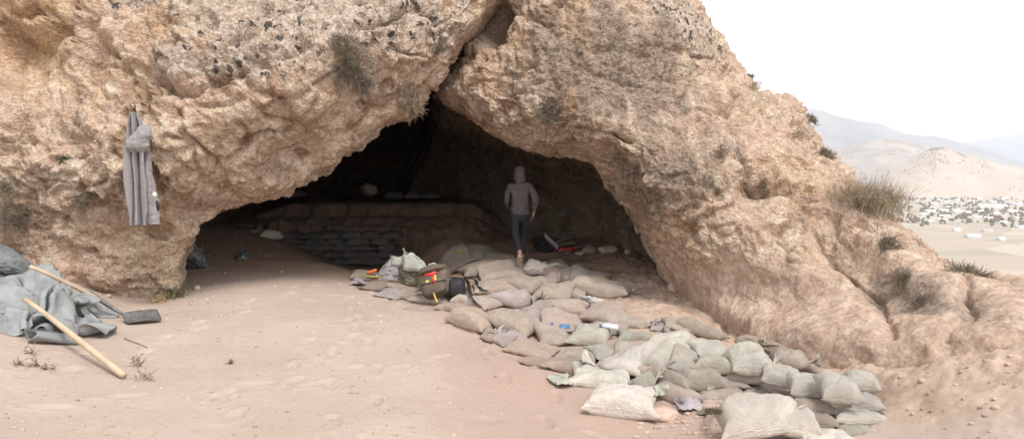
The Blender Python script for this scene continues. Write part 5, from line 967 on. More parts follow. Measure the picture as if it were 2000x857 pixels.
 -2,-118,0,-2,-122,-34,-1,-127,-71,-1,-131,-106,-1,-133,-138,-1,-133,-171,0,-136,-208,0,-140,-245,1,-143,-280,1,-143,-313,0,-141,-348,-1,-140,-383,-3,-138,-418,-5,-136,-453,-7,-135,-488,-6,-132,-523,-3,-129,-561,-2,-125,-596,-2,-123,-630,-2,-123,-665,-1,-123,-702,-1,-122,-736,-2,-121,-771,-4,-122,-807,-3,-123,-841,-4,-121,-875,-5,-119,-911,-6,-118,-947,-6,-119,-981,-8,-119,-1015,-9,-118,-1051,-10,-118,-1086,-11,-119,-1120,-12,-120,-1153,
 1,-132,2,1,-136,-33,3,-142,-72,5,-145,-107,5,-147,-139,5,-147,-171,6,-149,-207,6,-152,-244,7,-154,-279,7,-155,-312,6,-154,-347,5,-152,-382,3,-149,-418,0,-148,-453,-3,-146,-487,-2,-144,-523,-1,-141,-560,0,-138,-596,0,-135,-630,1,-136,-666,2,-137,-703,4,-136,-737,3,-136,-772,3,-137,-808,5,-140,-841,6,-140,-875,4,-140,-910,4,-141,-946,5,-143,-981,3,-145,-1015,1,-146,-1051,0,-147,-1087,-1,-149,-1120,-3,-150,-1152,
 4,-140,3,6,-144,-33,8,-148,-72,10,-151,-107,10,-151,-139,10,-151,-171,11,-152,-207,11,-153,-244,12,-155,-278,12,-155,-311,12,-153,-346,11,-151,-382,9,-149,-418,7,-148,-453,4,-146,-487,5,-144,-523,6,-141,-560,7,-138,-596,6,-137,-630,7,-137,-667,9,-138,-703,11,-137,-737,10,-138,-772,10,-140,-808,13,-143,-842,15,-144,-874,15,-145,-910,15,-147,-946,17,-150,-981,16,-153,-1015,14,-156,-1051,14,-159,-1087,13,-162,-1120,10,-164,-1153,
 7,-142,3,9,-144,-33,12,-146,-72,14,-147,-107,14,-146,-139,15,-144,-171,15,-143,-207,16,-144,-244,17,-145,-279,19,-143,-312,19,-140,-347,18,-137,-383,18,-135,-419,16,-135,-454,14,-133,-488,14,-130,-523,15,-127,-560,15,-125,-596,15,-124,-630,15,-125,-666,16,-126,-703,17,-125,-736,16,-127,-771,16,-131,-808,19,-134,-841,20,-135,-874,19,-137,-910,20,-140,-946,22,-144,-981,22,-149,-1015,21,-153,-1051,21,-157,-1087,21,-161,-1120,19,-165,-1153,
 10,-135,2,13,-136,-33,16,-135,-71,18,-134,-107,18,-131,-138,19,-127,-171,20,-125,-208,20,-124,-245,21,-123,-280,22,-119,-314,22,-114,-350,22,-110,-386,22,-109,-421,21,-108,-456,20,-107,-490,20,-105,-524,20,-102,-560,20,-100,-596,20,-100,-630,20,-102,-666,20,-103,-702,20,-103,-736,19,-105,-770,19,-110,-806,20,-114,-841,20,-116,-874,19,-119,-910,19,-122,-946,22,-128,-981,22,-134,-1016,21,-139,-1052,23,-144,-1087,23,-149,-1120,21,-154,-1153,
 14,-123,1,17,-120,-34,19,-117,-71,20,-113,-106,20,-108,-138,21,-102,-171,21,-98,-208,21,-96,-245,21,-94,-281,21,-88,-316,21,-82,-352,21,-77,-388,21,-76,-422,21,-75,-457,21,-75,-490,21,-74,-524,22,-72,-560,22,-70,-596,21,-70,-630,21,-72,-665,20,-74,-701,20,-75,-735,19,-77,-769,18,-82,-805,17,-86,-840,17,-89,-874,17,-92,-909,17,-96,-946,18,-102,-982,19,-109,-1016,19,-115,-1052,20,-121,-1087,22,-127,-1120,21,-133,-1154,
 18,-106,0,20,-101,-35,21,-94,-71,21,-87,-105,21,-81,-137,22,-75,-172,22,-70,-209,22,-65,-246,22,-62,-282,22,-57,-317,22,-50,-352,22,-44,-387,22,-43,-421,22,-42,-456,22,-43,-489,22,-43,-523,22,-42,-559,23,-40,-596,23,-40,-630,22,-43,-664,21,-45,-700,20,-47,-735,20,-49,-769,19,-53,-804,19,-57,-839,19,-60,-875,18,-63,-910,18,-67,-946,17,-74,-981,17,-80,-1016,17,-85,-1052,18,-91,-1087,19,-98,-1120,19,-104,-1154,
 22,-88,0,22,-81,-35,23,-71,-71,24,-62,-104,25,-55,-137,25,-49,-173,26,-44,-210,26,-39,-246,27,-35,-281,27,-31,-315,29,-24,-350,29,-18,-385,27,-18,-420,27,-18,-455,26,-19,-489,24,-20,-523,25,-18,-559,26,-18,-596,27,-19,-631,26,-22,-664,25,-24,-699,24,-26,-735,25,-27,-769,25,-30,-803,25,-34,-839,27,-38,-876,27,-40,-912,25,-44,-946,23,-50,-981,22,-54,-1016,21,-58,-1051,20,-63,-1086,19,-68,-1119,19,-73,-1154,
 25,-72,0,25,-64,-35,27,-53,-71,30,-45,-105,32,-38,-138,33,-32,-174,34,-27,-211,35,-23,-247,35,-19,-280,36,-15,-313,37,-9,-349,37,-5,-385,34,-5,-420,33,-6,-456,31,-8,-489,29,-8,-523,29,-8,-559,31,-8,-596,33,-10,-631,32,-13,-665,32,-16,-700,32,-18,-735,32,-19,-768,33,-21,-803,35,-26,-839,37,-30,-876,38,-32,-912,37,-34,-946,33,-36,-980,32,-38,-1016,29,-40,-1051,28,-43,-1084,26,-44,-1119,25,-46,-1154,
 28,-59,0,30,-52,-36,33,-44,-72,37,-36,-106,40,-31,-139,41,-26,-174,41,-22,-211,42,-18,-247,42,-16,-280,41,-13,-313,43,-8,-349,42,-5,-385,40,-7,-420,39,-9,-455,37,-11,-489,36,-12,-523,36,-12,-559,38,-13,-595,38,-16,-631,38,-20,-666,38,-23,-701,38,-24,-735,39,-25,-768,39,-27,-803,40,-31,-839,43,-35,-876,45,-35,-912,44,-36,-946,42,-36,-980,40,-36,-1016,39,-36,-1051,37,-36,-1084,36,-34,-1118,35,-32,-1154,
 31,-54,1,34,-48,-36,38,-41,-72,41,-36,-106,44,-32,-140,44,-29,-174,44,-27,-211,44,-25,-247,42,-25,-280,42,-24,-314,42,-21,-349,43,-20,-385,41,-23,-420,41,-26,-455,39,-29,-489,39,-32,-523,39,-33,-559,40,-35,-595,40,-37,-631,39,-40,-667,39,-43,-702,40,-44,-736,40,-45,-768,41,-46,-803,42,-49,-839,45,-51,-876,47,-50,-911,47,-49,-946,44,-47,-981,43,-45,-1017,43,-44,-1051,43,-42,-1084,43,-38,-1119,42,-33,-1154,
 34,-55,0,37,-52,-36,41,-47,-72,43,-44,-106,43,-42,-140,42,-42,-174,40,-41,-210,39,-41,-246,38,-44,-280,37,-46,-316,37,-45,-352,37,-47,-388,36,-51,-422,36,-56,-457,36,-60,-491,36,-63,-525,37,-65,-560,37,-66,-596,37,-68,-631,37,-70,-668,37,-72,-704,38,-75,-738,38,-77,-770,39,-77,-804,40,-79,-840,40,-78,-876,43,-75,-911,43,-71,-946,42,-68,-983,42,-65,-1018,42,-61,-1053,43,-58,-1085,44,-54,-1119,44,-48,-1154,
 37,-64,0,39,-62,-36,39,-59,-72,39,-58,-106,38,-59,-139,37,-61,-174,36,-63,-209,35,-66,-245,35,-69,-281,35,-73,-318,35,-76,-354,35,-81,-390,36,-86,-424,36,-90,-458,37,-94,-492,38,-97,-526,38,-99,-561,39,-101,-596,40,-104,-631,40,-106,-668,41,-107,-705,42,-110,-740,43,-113,-773,43,-113,-807,43,-113,-842,43,-111,-877,42,-107,-911,42,-103,-946,42,-99,-983,42,-94,-1019,42,-88,-1054,42,-83,-1087,43,-79,-1120,44,-73,-1155,
 40,-75,0,39,-76,-35,38,-76,-72,38,-78,-106,38,-82,-139,38,-86,-174,38,-89,-210,39,-93,-244,39,-97,-280,41,-103,-318,43,-108,-354,44,-114,-389,45,-118,-422,46,-121,-457,48,-124,-491,49,-127,-525,49,-129,-560,51,-131,-594,53,-135,-630,54,-136,-667,55,-138,-704,58,-140,-741,60,-142,-775,60,-141,-809,60,-141,-844,59,-139,-878,58,-135,-912,56,-132,-947,55,-129,-983,52,-125,-1019,49,-117,-1055,47,-111,-1089,47,-107,-1122,47,-102,-1156,
 43,-87,1,42,-89,-35,42,-92,-71,43,-96,-106,45,-102,-139,46,-107,-174,47,-110,-210,49,-114,-245,52,-119,-280,55,-125,-317,59,-131,-353,62,-136,-388,62,-139,-422,63,-141,-456,65,-144,-490,66,-145,-524,66,-148,-559,68,-151,-595,70,-154,-632,73,-155,-668,76,-155,-704,80,-157,-742,80,-157,-777,79,-157,-811,78,-156,-844,79,-154,-879,79,-152,-914,77,-149,-948,75,-147,-982,71,-144,-1017,65,-139,-1054,60,-134,-1090,57,-130,-1123,55,-127,-1158,
 46,-97,1,46,-101,-34,48,-104,-71,52,-109,-106,54,-114,-139,56,-119,-175,59,-122,-212,62,-126,-246,65,-130,-280,70,-136,-316,74,-141,-352,76,-145,-388,76,-147,-422,77,-150,-457,79,-152,-491,79,-153,-524,79,-155,-559,80,-158,-596,83,-160,-633,86,-160,-669,90,-160,-704,94,-161,-742,93,-161,-777,92,-160,-811,91,-159,-844,92,-158,-879,93,-156,-915,92,-153,-949,90,-152,-982,87,-151,-1016,80,-148,-1053,73,-144,-1090,69,-142,-1124,67,-141,-1158,
 48,-103,2,51,-106,-34,55,-108,-71,59,-113,-106,62,-118,-139,64,-122,-176,66,-125,-212,69,-127,-246,73,-130,-280,77,-135,-316,80,-140,-352,82,-144,-388,82,-145,-423,83,-147,-458,84,-148,-491,84,-149,-524,84,-151,-559,85,-153,-596,88,-154,-633,91,-154,-669,94,-153,-705,98,-153,-742,97,-154,-778,96,-153,-811,95,-153,-844,96,-152,-880,98,-149,-915,97,-147,-949,96,-146,-982,94,-146,-1016,88,-144,-1053,81,-142,-1090,77,-143,-1124,76,-143,-1158,
 51,-104,2,54,-105,-34,58,-106,-72,61,-109,-106,64,-114,-140,66,-118,-176,67,-119,-213,69,-120,-247,71,-122,-281,75,-126,-317,78,-130,-353,80,-133,-388,80,-133,-422,80,-133,-457,82,-134,-492,82,-134,-525,83,-135,-560,84,-137,-595,86,-137,-632,88,-136,-668,89,-135,-705,91,-135,-743,92,-135,-778,91,-134,-811,90,-135,-846,92,-135,-880,92,-132,-915,93,-130,-948,92,-130,-982,91,-130,-1016,86,-130,-1053,81,-130,-1090,78,-132,-1124,78,-134,-1158,
 54,-99,1,57,-99,-35,59,-98,-72,60,-100,-107,61,-104,-140,63,-107,-177,64,-106,-213,64,-105,-247,65,-105,-281,67,-109,-318,69,-112,-354,70,-114,-389,71,-113,-423,72,-112,-457,73,-112,-493,74,-112,-527,74,-112,-562,75,-112,-596,77,-113,-631,77,-111,-668,77,-109,-706,78,-108,-743,78,-107,-776,78,-107,-810,78,-108,-846,78,-108,-881,78,-105,-914,78,-103,-947,79,-104,-982,79,-104,-1017,76,-105,-1053,73,-107,-1090,73,-111,-1124,74,-114,-1158,
 58,-89,1,59,-88,-35,59,-86,-73,59,-86,-107,59,-89,-141,60,-90,-177,60,-87,-212,59,-85,-246,59,-83,-281,60,-85,-319,61,-87,-355,61,-88,-391,62,-88,-425,62,-87,-459,63,-86,-495,64,-86,-530,64,-85,-564,64,-84,-598,64,-83,-633,64,-81,-670,64,-78,-707,63,-76,-742,63,-74,-774,62,-74,-808,63,-75,-845,62,-75,-880,62,-72,-914,61,-70,-947,61,-71,-982,61,-72,-1017,61,-74,-1053,61,-78,-1089,62,-82,-1123,65,-86,-1158,
 61,-77,0,61,-74,-36,61,-71,-73,60,-70,-108,60,-71,-142,59,-70,-176,59,-66,-211,59,-63,-245,58,-61,-281,57,-61,-319,57,-61,-356,57,-61,-392,57,-62,-426,57,-61,-461,57,-61,-496,57,-60,-530,57,-58,-565,56,-56,-598,55,-53,-634,54,-51,-671,54,-48,-707,53,-44,-741,52,-42,-774,51,-41,-808,51,-42,-843,51,-41,-878,50,-39,-914,49,-36,-949,49,-36,-985,49,-37,-1021,50,-40,-1056,52,-45,-1090,53,-49,-1125,55,-53,-1159,
 64,-66,-1,64,-62,-37,64,-58,-74,63,-55,-109,62,-54,-142,61,-53,-176,61,-49,-211,60,-45,-245,60,-44,-281,59,-43,-319,58,-41,-356,57,-39,-392,57,-39,-426,56,-39,-460,55,-40,-495,54,-38,-530,54,-35,-564,53,-31,-598,52,-28,-634,51,-26,-670,50,-24,-706,49,-19,-741,47,-16,-776,46,-15,-810,46,-15,-843,45,-14,-878,43,-12,-914,42,-8,-950,41,-6,-987,41,-6,-1024,43,-10,-1059,45,-16,-1093,46,-18,-1128,45,-20,-1163,
]
# ------------------------------------------------------------------ placing helpers
def project(P):
    P = np.asarray(P, float)
    dx, dy, dz = P[..., 0], P[..., 1], P[..., 2]-CAMZ
    zf = dy*cP-dz*sP; yu = dy*sP+dz*cP
    return 1000+F0*dx/zf, 428.5-F0*yu/zf
def hit(px, py, h=0., d0=3., d1=22., surf='g'):
    """where the line of sight through a picture position meets the ground (or the heap of sacks) raised by h"""
    d = np.arange(d0, d1, .02); Q = at(px, py, d)
    g = hsample(HM, Q[:, 0], Q[:, 1]) if surf == 'h' else ground_z(Q[:, 0], Q[:, 1])
    e = Q[:, 2]-g-h
    i = np.argmax(e < 0) if (e < 0).any() else np.argmin(np.abs(e))
    return Q[i]
_LPX, _LPY = project(LG); _RPX, _RPY = project(RG)
def on_rock(px, py, which='L', rad=6):
    G, X_, Y_ = (LG, _LPX, _LPY) if which == 'L' else (RG, _RPX, _RPY)
    m = (np.abs(X_-px) < rad) & (np.abs(Y_-py) < rad) & (G[..., 1] > 2)
    if not m.any(): return on_rock(px, py, which, rad*2)
    Q = G[m]; return Q[np.argmin(Q[:, 1])]
def obj_from(name, V, Fq, mat, parent=None, origin=None, smooth=True, uv=None):
    V = np.asarray(V, float)
    o = np.array(origin, float) if origin is not None else (V.mean(0)*[1, 1, 0]+[0, 0, V[:, 2].min()])
    base = np.zeros(3)
    if parent is not None: base = np.array(parent.location); o = base
    me = mesh_np(name, V-o, Fq, mat, smooth, uv=uv)
    ob = link(name, me, parent)
    if parent is None: ob.location = o
    return ob
def solidify(o, t):
    m = o.modifiers.new('thickness', 'SOLIDIFY'); m.thickness = t; m.offset = 0
def crease(P, amp, seed, sc=1.):
    P = P*sc
    return amp*(np.abs(perlin(P*np.array([2.2, 3.1, 2.5]), seed))*1.1+.6*np.abs(perlin(P*np.array([5.5, 4.1, 5]), seed+1))+.3*np.abs(perlin(P*11, seed+2))-.45)
def lin(P, t):
    k = len(P); i = np.clip(np.floor(t).astype(int), 0, k-2); f = t-i
    f = f*f*(3-2*f)*.35+f*.65
    f = f.reshape(f.shape+(1,)*(P.ndim-1)); return P[i]*(1-f)+P[i+1]*f
def patch(rows, nu, nv, amp, seed, sc=1., lift=True, surf='g', catmull=catmull):
    C = np.array([[hit(p[0], p[1], p[2] if len(p) > 2 else 0, surf=surf) for p in r] for r in rows])
    G = catmull(C, np.linspace(0, len(C)-1, nu)); G = np.swapaxes(catmull(np.swapaxes(G, 0, 1), np.linspace(0, C.shape[1]-1, nv)), 0, 1)
    P = G.reshape(-1, 3)
    P = P+np.stack([crease(P+5, amp*.5, seed+7, sc), crease(P+9, amp*.5, seed+9, sc), crease(P, amp, seed, sc)], 1)
    g = ground_z(P[:, 0], P[:, 1]); P[:, 2] = np.maximum(P[:, 2], g+.006)
    return P, gridF(nu, nv)

# ------------------------------------------------------------------ tarpaulins, pole and shovel on the left
def tarp_material(name, col):
    m, nt, b = newmat(name); N = NT(nt); P = N.pos()
    n = N.noise(P, 5, 5, .65, .5)
    c = N.mix(N.ramp(n, .35, .65), tuple(x*.88 for x in col), tuple(x*1.08 for x in col))
    d = N.ramp(N.noise(P, 8, 5, .7), .5, .72)
    c = N.mix(N.math('MULTIPLY', d, .18), c, (.46, .36, .28))
    N.put(b.inputs['Base Color'], c); b.inputs['Roughness'].default_value = .55
    b.inputs['Specular IOR Level'].default_value = .35
    N.put(b.inputs['Normal'], N.bump(N.math('ADD', N.noise(P, 40, 4, .6, .8), N.math('MULTIPLY', N.noise(P, 12, 4, .6, 1.2), 1.5)), .35, .012))
    return m
M['tarp'] = tarp_material('silver_tarpaulin', (.255, .26, .258)); M['tarpd'] = tarp_material('grey_tarpaulin', (.19, .20, .20))
M['wood'] = simple('bare_wood', (.50, .38, .265), .7, var=.14, scale=4, bump=.2, bscale=60)
M['iron'] = simple('worn_iron', (.16, .15, .145), .5, metal=.4, var=.3, scale=20, bump=.3)
P_ = np.array(SHEET, float).reshape(54, 46, 3)/1000+np.array([-4.68, 6.6, .2])
P_ = catmull(P_, np.linspace(0, 53, 160)); P_ = np.swapaxes(catmull(np.swapaxes(P_, 0, 1), np.linspace(0, 45, 136)), 0, 1)
F_ = gridF(160, 136); P_ = P_.reshape(-1, 3)
P_[:, 2] = np.maximum(P_[:, 2]+.02*sstep(-4.2, -5.6, P_[:, 0]), ground_z(P_[:, 0], P_[:, 1])+.005)
tarp = obj_from('tarpaulin', P_, F_, M['tarp']); solidify(tarp, .003)
tag(tarp, 'crumpled silver grey tarpaulin lying on the soil at the left edge', 'tarpaulin')
# its rolled corner, an open scroll
a_ = hit(58, 655, .055); b_ = hit(150, 664, .04)
ax = (b_-a_)/np.linalg.norm(b_-a_); sd_ = np.cross(ax, [0, 0, 1]); sd_ /= np.linalg.norm(sd_); up_ = np.cross(sd_, ax)
S_ = []
for i in range(26):
    s = i/25; c0 = a_+(b_-a_)*s
    for j in range(50):
        t = j/49*2*math.pi*1.25+1.9; r_ = (.068-.02*s)*(1-.22*j/49)+.006*math.sin(3*t+s*5)
        S_.append(c0+sd_*math.cos(t)*r_*1.35+up_*math.sin(t)*r_*.8+ax*.02*math.sin(t*2))
rc = obj_from('rolled_corner', S_, gridF(26, 50), M['tarp'], tarp); solidify(rc, .003)
T2 = [
 [(-90,458,.03),(-20,468,.05),(8,476,.06),(38,496,.05),(68,523,.04)],
 [(-90,478,.22),(-20,482,.26),(5,490,.26),(35,508,.22),(72,530,.13)],
 [(-90,505,.2),(-20,506,.2),(5,510,.2),(38,522,.17),(78,538,.11)],
 [(-90,525,.05),(-20,526,.06),(5,529,.08),(40,535,.1),(80,544,.1)]]
P_, F_ = patch(T2, 70, 70, .05, 520, 2.)
yy = np.repeat(np.linspace(0, 1, 70), 70)
P_[:, 2] += .016*np.sin(yy*70+4*perlin(P_*1.5, 3))
tarp2 = obj_from('tarpaulin', P_, F_, M['tarpd']); solidify(tarp2, .003)
tag(tarp2, 'darker pleated grey tarpaulin bundled against the rock foot at far left', 'tarpaulin')
def lumber(name, A_, B_, r0, r1, mat, parent=None, bend=.01, n=14, seg=14):
    A_ = np.array(A_); B_ = np.array(B_); pts = []
    for i in range(seg):
        s = i/(seg-1); pts.append(A_+(B_-A_)*s+np.array([0, 0, 1])*bend*math.sin(s*math.pi)+np.array([1, 0, 0])*bend*.4*math.sin(s*7))
    mb = MB(); mb.tube(pts, [r0+(r1-r0)*i/(seg-1) for i in range(seg)], n)
    return mb
pa = hit(48, 584, .20); pb = hit(241, 733, .03)
o = lumber('wooden_pole', pa, pb, .021, .025, M['wood']).build('wooden_pole', M['wood'])
tag(o, 'pale wooden pole slanting over the silver tarpaulin onto the soil', 'pole')
sa = hit(58, 520, .36); sb = hit(192, 583, .15); sc_ = hit(243, 616, .035)
sh = empty('shovel', (sb[0], sb[1], sb[2]-.05)); tag(sh, 'shovel with pale wooden handle and dark flat iron blade beside the tarpaulin', 'shovel')
off = np.array(sh.location)
lumber('handle', sa-off, sb-off, .019, .020, M['wood']).build('handle', M['wood'], sh)
mb = MB(); mb.tube([sb-off-(sc_-sb)*.35, sb-off, sb-off+(sc_-sb)*.5, sc_-off], [.023, .024, .022, .012], 12); mb.build('socket', M['iron'], sh)
Ca, Cb, Cc, Cd = hit(238,612,.085), hit(250,630,.03), hit(315,625,.025), hit(306,604,.105)
V_ = []
for i in range(16):
    s = i/15
    for j in range(15):
        t = j/14; q = (Ca*(1-t)+Cb*t)*(1-s)+(Cd*(1-t)+Cc*t)*s
        q = q+np.array([.02*math.sin(t*math.pi)*(s-.3), 0, -.022*math.sin(t*math.pi)*(1-.4*s)+.012*math.sin(s*3)]); V_.append(q-off)
bl = link('blade', mesh_np('blade', np.array(V_), gridF(16, 15), M['iron']), sh); solidify(bl, .005)
# plastic sheeting inside the left of the cave
P_, F_ = patch([[(352,492,.28),(362,482,.34),(380,478,.30),(395,490,.16)],[(350,505,.2),(365,498,.34),(384,495,.28),(402,508,.1)],[(352,516,.05),(370,510,.16),(388,508,.2),(410,514,.02)],[(355,522,0),(372,521,.02),(392,522,.02),(412,526,.0)]], 50, 50, .09, 540, 3)
o = obj_from('plastic_sheet', P_, F_, M['tarpd']); solidify(o, .003); tag(o, 'crumpled grey plastic sheet standing just inside the left foot of the cave mouth', 'plastic sheet')
P_, F_ = patch([[(463,494,.03),(476,490,.05),(488,490,.02)],[(460,503,.02),(474,500,.07),(486,499,.02)],[(466,510,0),(476,508,.02),(484,506,0)]], 26, 26, .05, 545, 4)
o = obj_from('plastic_sheet', P_, F_, M['tarpd']); solidify(o, .003); tag(o, 'small grey plastic scrap on the cave floor left of the pit', 'plastic sheet')

# ------------------------------------------------------------------ the jacket hanging on the rock
M['coat'] = simple('grey_twill', (.25, .225, .22), .85, var=.07, scale=30, bump=.35, bscale=90, sheen=.15)
M['coatd'] = simple('grey_twill_lining', (.19, .18, .185), .85, var=.1, scale=30, bump=.3, bscale=90)
jd = min(on_rock(x, y, 'L')[1] for x, y in ((265, 230), (265, 290), (255, 340), (290, 360), (262, 400), (295, 420)))-.10
def cloth_loft(rows, n, seed, fold=.012, ff=7):
    """rows: px, py, half width px, thickness m, extra distance m"""
    C = np.array(rows, float); k = len(C); t = np.linspace(0, k-1, 16*k)
    Cc = np.stack([catmull(C[:, i:i+1], t)[:, 0] for i in range(C.shape[1])], 1)
    V = []
    for (px, py, hw, th, ex) in Cc:
        c = at(px, py, jd+ex); w_ = max(.5, hw)*(jd)/F0
        a = np.linspace(0, 2*math.pi, n, endpoint=False)
        ca = np.cos(a); sa_ = np.sin(a)
        x = np.sign(ca)*np.abs(ca)**.8*w_; y = -np.sign(sa_)*np.abs(sa_)**.8*th
        V.append(np.stack([c[0]+x, c[1]+y, c[2]+0*x], 1))
    V = np.array(V); P = V.reshape(-1, 3)
    nrm = np.stack([np.tile(np.cos(np.linspace(0, 2*math.pi, n, endpoint=False)), len(V)), -np.tile(np.sin(np.linspace(0, 2*math.pi, n, endpoint=False)), len(V)), 0*P[:, 0]], 1)
    fo = fold*(1.5*perlin(P*np.array([ff*3., ff*2., ff*.30]), seed)+1.4*(1-2*np.abs(perlin(P*np.array([ff*1.8, ff*1.5, ff*.5])+3, seed+1)))+.45*(1-2*np.abs(perlin(P*np.array([ff*.8, ff*1, ff*2.4]), seed+2))))
    P = P+nrm*fo[:, None]
    P[:, 2] += .006*perlin(P*14, seed+5)
    return P, gridF(len(V), n, wrap=True)
base = at(265, 300, jd)
hook = at(264, 221, jd)
P_ = np.array(COAT, float).reshape(42, 34, 3)/1000*np.array([1.45, 1.0, 1.06])
P_[..., 0] *= .55+.45*sstep(0, -.16, P_[..., 2])
P_ = catmull(P_, np.linspace(0, 41, 124)); P_ = np.swapaxes(catmull(np.swapaxes(P_, 0, 1), np.linspace(0, 33, 100)), 0, 1)
F_ = gridF(124, 100); P_ = P_.reshape(-1, 3)+hook+np.array([0, .05, 0])
jk = obj_from('jacket', P_, F_, M['coat'], origin=base); solidify(jk, .003); tag(jk, 'grey work jacket hung on the rock face, its sleeves dangling', 'jacket')
P_, F_ = cloth_loft([(288,244,5,.03,0),(284,252,9,.05,-.04),(277,264,14,.065,-.06),(270,277,18,.07,-.06),(270,288,18,.065,-.06),(271,295,13,.05,-.04),(272,299,7,.02,-.02)], 48, 620, .018)
obj_from('wrapped_sleeve', P_, F_, M['coat'], jk)
P_, F_ = cloth_loft([(281,294,6,.03,.03),(285,315,7,.03,.02),(289,350,8,.035,.01),(294,390,9,.035,.0),(298,420,11,.035,.0),(299,437,11,.03,.0)], 44, 640, .012)
obj_from('sleeve', P_, F_, M['coat'], jk)
M['white'] = simple('white_label', (.8, .8, .78), .6, var=.03)
mb = MB(); q = at(302, 379, jd-.07)-base; mb.box(q, (.045, .004, .035), Matrix.Rotation(.5, 3, 'Y')); mb.build('care_tag', M['white'], jk, bevel=.001)
M['black'] = simple('black_webbing', (.018, .018, .02), .7, var=.2, bump=.2)
mb = MB(); q0 = at(306, 392, jd-.01)-base; q1 = at(308, 412, jd-.01)-base; mb.tube([q0, (q0+q1)/2+np.array([.008, 0, 0]), q1], [.012, .02, .014], 8); mb.build('strap', M['black'], jk)
M['twig'] = simple('dead_root', (.20, .135, .085), .9, var=.25, bump=.3)
rk = on_rock(262, 216, 'L')
mb = MB()
for k in range(7):
    a = rs.uniform(0, 6.28); e = Vector((math.cos(a)*.09, -.10-rs.rand()*.05, math.sin(a)*.07-.01))
    mb.tube([Vector((0, .05, 0)), e*.5+Vector((0, 0, .02*rs.randn())), e], [.008, .006, .003], 5)
mb.tube([(0, .05, .02), (0, -.12, .0), (.01, -.2, .03)], [.012, .01, .007], 6)
o = mb.build('root_stub', M['twig']); o.location = rk; tag(o, 'dead root stub sticking out of the rock above the hanging jacket', 'root')

# ------------------------------------------------------------------ sacks stood on end, backpack and tools
M['olive'] = simple('olive_sackcloth', (.155, .14, .095), .9, var=.18, scale=12, bump=.4, bscale=80)
M['greenw'] = simple('pale_green_sackcloth', (.36, .35, .29), .85, var=.12, scale=12, bump=.4, bscale=80)
M['lav'] = simple('lavender_sackcloth', (.34, .30, .31), .85, var=.12, scale=12, bump=.4, bscale=80)
M['brownp'] = simple('brown_nylon', (.115, .085, .06), .7, var=.15, scale=20, bump=.3, bscale=90)
M['red'] = simple('red_plastic', (.55, .03, .035), .4, var=.08); M['orange'] = simple('orange_plastic', (.85, .16, .05), .45, var=.08)
M['yellow'] = simple('yellow_plastic', (.62, .50, .08), .5, var=.1); M['blue'] = simple('blue_print', (.06, .15, .28), .5, var=.1)
M['steel'] = simple('dull_steel', (.42, .42, .42), .4, metal=.8, var=.1)
M['plast'] = simple('pale_lavender_plastic', (.55, .49, .52), .45, var=.06)
def standing_sack(name, px, py, wpx, hpx, lean, mat, label, cat='sack', seed=1, depth=.8, open_top=None, d0=7, taper=.55, side=0):
    b0 = hit(px, py, 0, d0, 16, 'h'); d = b0[1]; Wd_ = wpx*d/F0/2; Hh = hpx*d/F0
    n, m = 44, 34; V = []
    for i in range(m):
        s = i/(m-1)
        prof = (math.sin(min(1, s/.22)*math.pi/2)**.6 if s < .22 else 1-(1-taper)*((s-.22)/.78)**2.2)
        for k in range(n):
            a = 2*math.pi*k/n
            V.append((math.cos(a)*Wd_*prof+lean*Hh*s+side*Hh*s*s, math.sin(a)*Wd_*depth*prof, Hh*s*(1-.08*s*math.cos(a))-.03))
    V = np.array(V); P = V+seed
    nr = np.stack([V[:, 0]-lean*V[:, 2], V[:, 1], 0*V[:, 0]], 1); nr /= np.linalg.norm(nr, axis=1)[:, None]+1e-6
    V = V+nr*(.05*fbm(P*5, 2, seed)-.03*sstep(.12, 0, np.abs(perlin(P*9, seed+3)))+.012*perlin(P*24, seed+4))[:, None]
    if open_top is None:
        V[-n:] = V[-n:]*.0+V[-n:].mean(0); 
    o = obj_from(name, V+b0, gridF(m, n, wrap=True), mat, origin=b0); tag(o, label, cat)
    if open_top:
        top = V[-n:]; ctr = top.mean(0); W2 = []
        for i in range(12):
            s = i/11
            for k in range(n):
                v = ctr+(top[k]-ctr)*(.98+.75*s*(1+.3*math.sin(k*.9+seed)))
                v = v+np.array([0, 0, open_top*Hh*(.9*math.sin(s*2.4)-.75*s*s)*(1+.6*math.sin(k*2*math.pi/n*2+seed))])
                W2.append(v)
        W2 = np.array(W2); W2 += np.stack([crease(W2+seed, .03, seed+20, 4), crease(W2+seed+3, .03, seed+22, 4), crease(W2+seed+5, .04, seed+24, 4)], 1)
        c = obj_from('open_mouth', W2+b0, gridF(12, n, wrap=True), M['greenw'], o); solidify(c, .004)
    return o
standing_sack('upright_sack', 757, 548, 48, 52, .38, M['lav'], 'plump lavender grey sack leaning right beside the orange handled trowel', seed=3, taper=.42)
standing_sack('upright_sack', 797, 556, 44, 42, .12, M['olive'], 'dark olive sack with a pale folded open top', seed=5, open_top=.55, taper=.9)
standing_sack('upright_sack', 823, 566, 32, 48, .15, M['greenw'], 'narrow pale green sack standing against the left side of the backpack', seed=8, taper=.6)
sc0 = hit(786, 545, 0, 7, 16, 'h')
# a stiff crumpled sack edge sticking up behind them
V_ = []
for i in range(20):
    for j in range(20):
        s, t = i/19, j/19
        V_.append((-.05+.22*t*(1-.35*s)+.06*s, .05*math.sin(t*5)+.04*s, .46*s*(1-.25*t)+.0))
V_ = np.array(V_); V_ += np.stack([crease(V_, .04, 31, 5), crease(V_+2, .06, 33, 5), crease(V_+4, .04, 35, 5)], 1)
o = obj_from('empty_sack', V_+sc0, gridF(20, 20), M['greenw'], origin=sc0); solidify(o, .004); tag(o, 'pale green empty sack sticking up stiffly left of the backpack', 'empty sack')

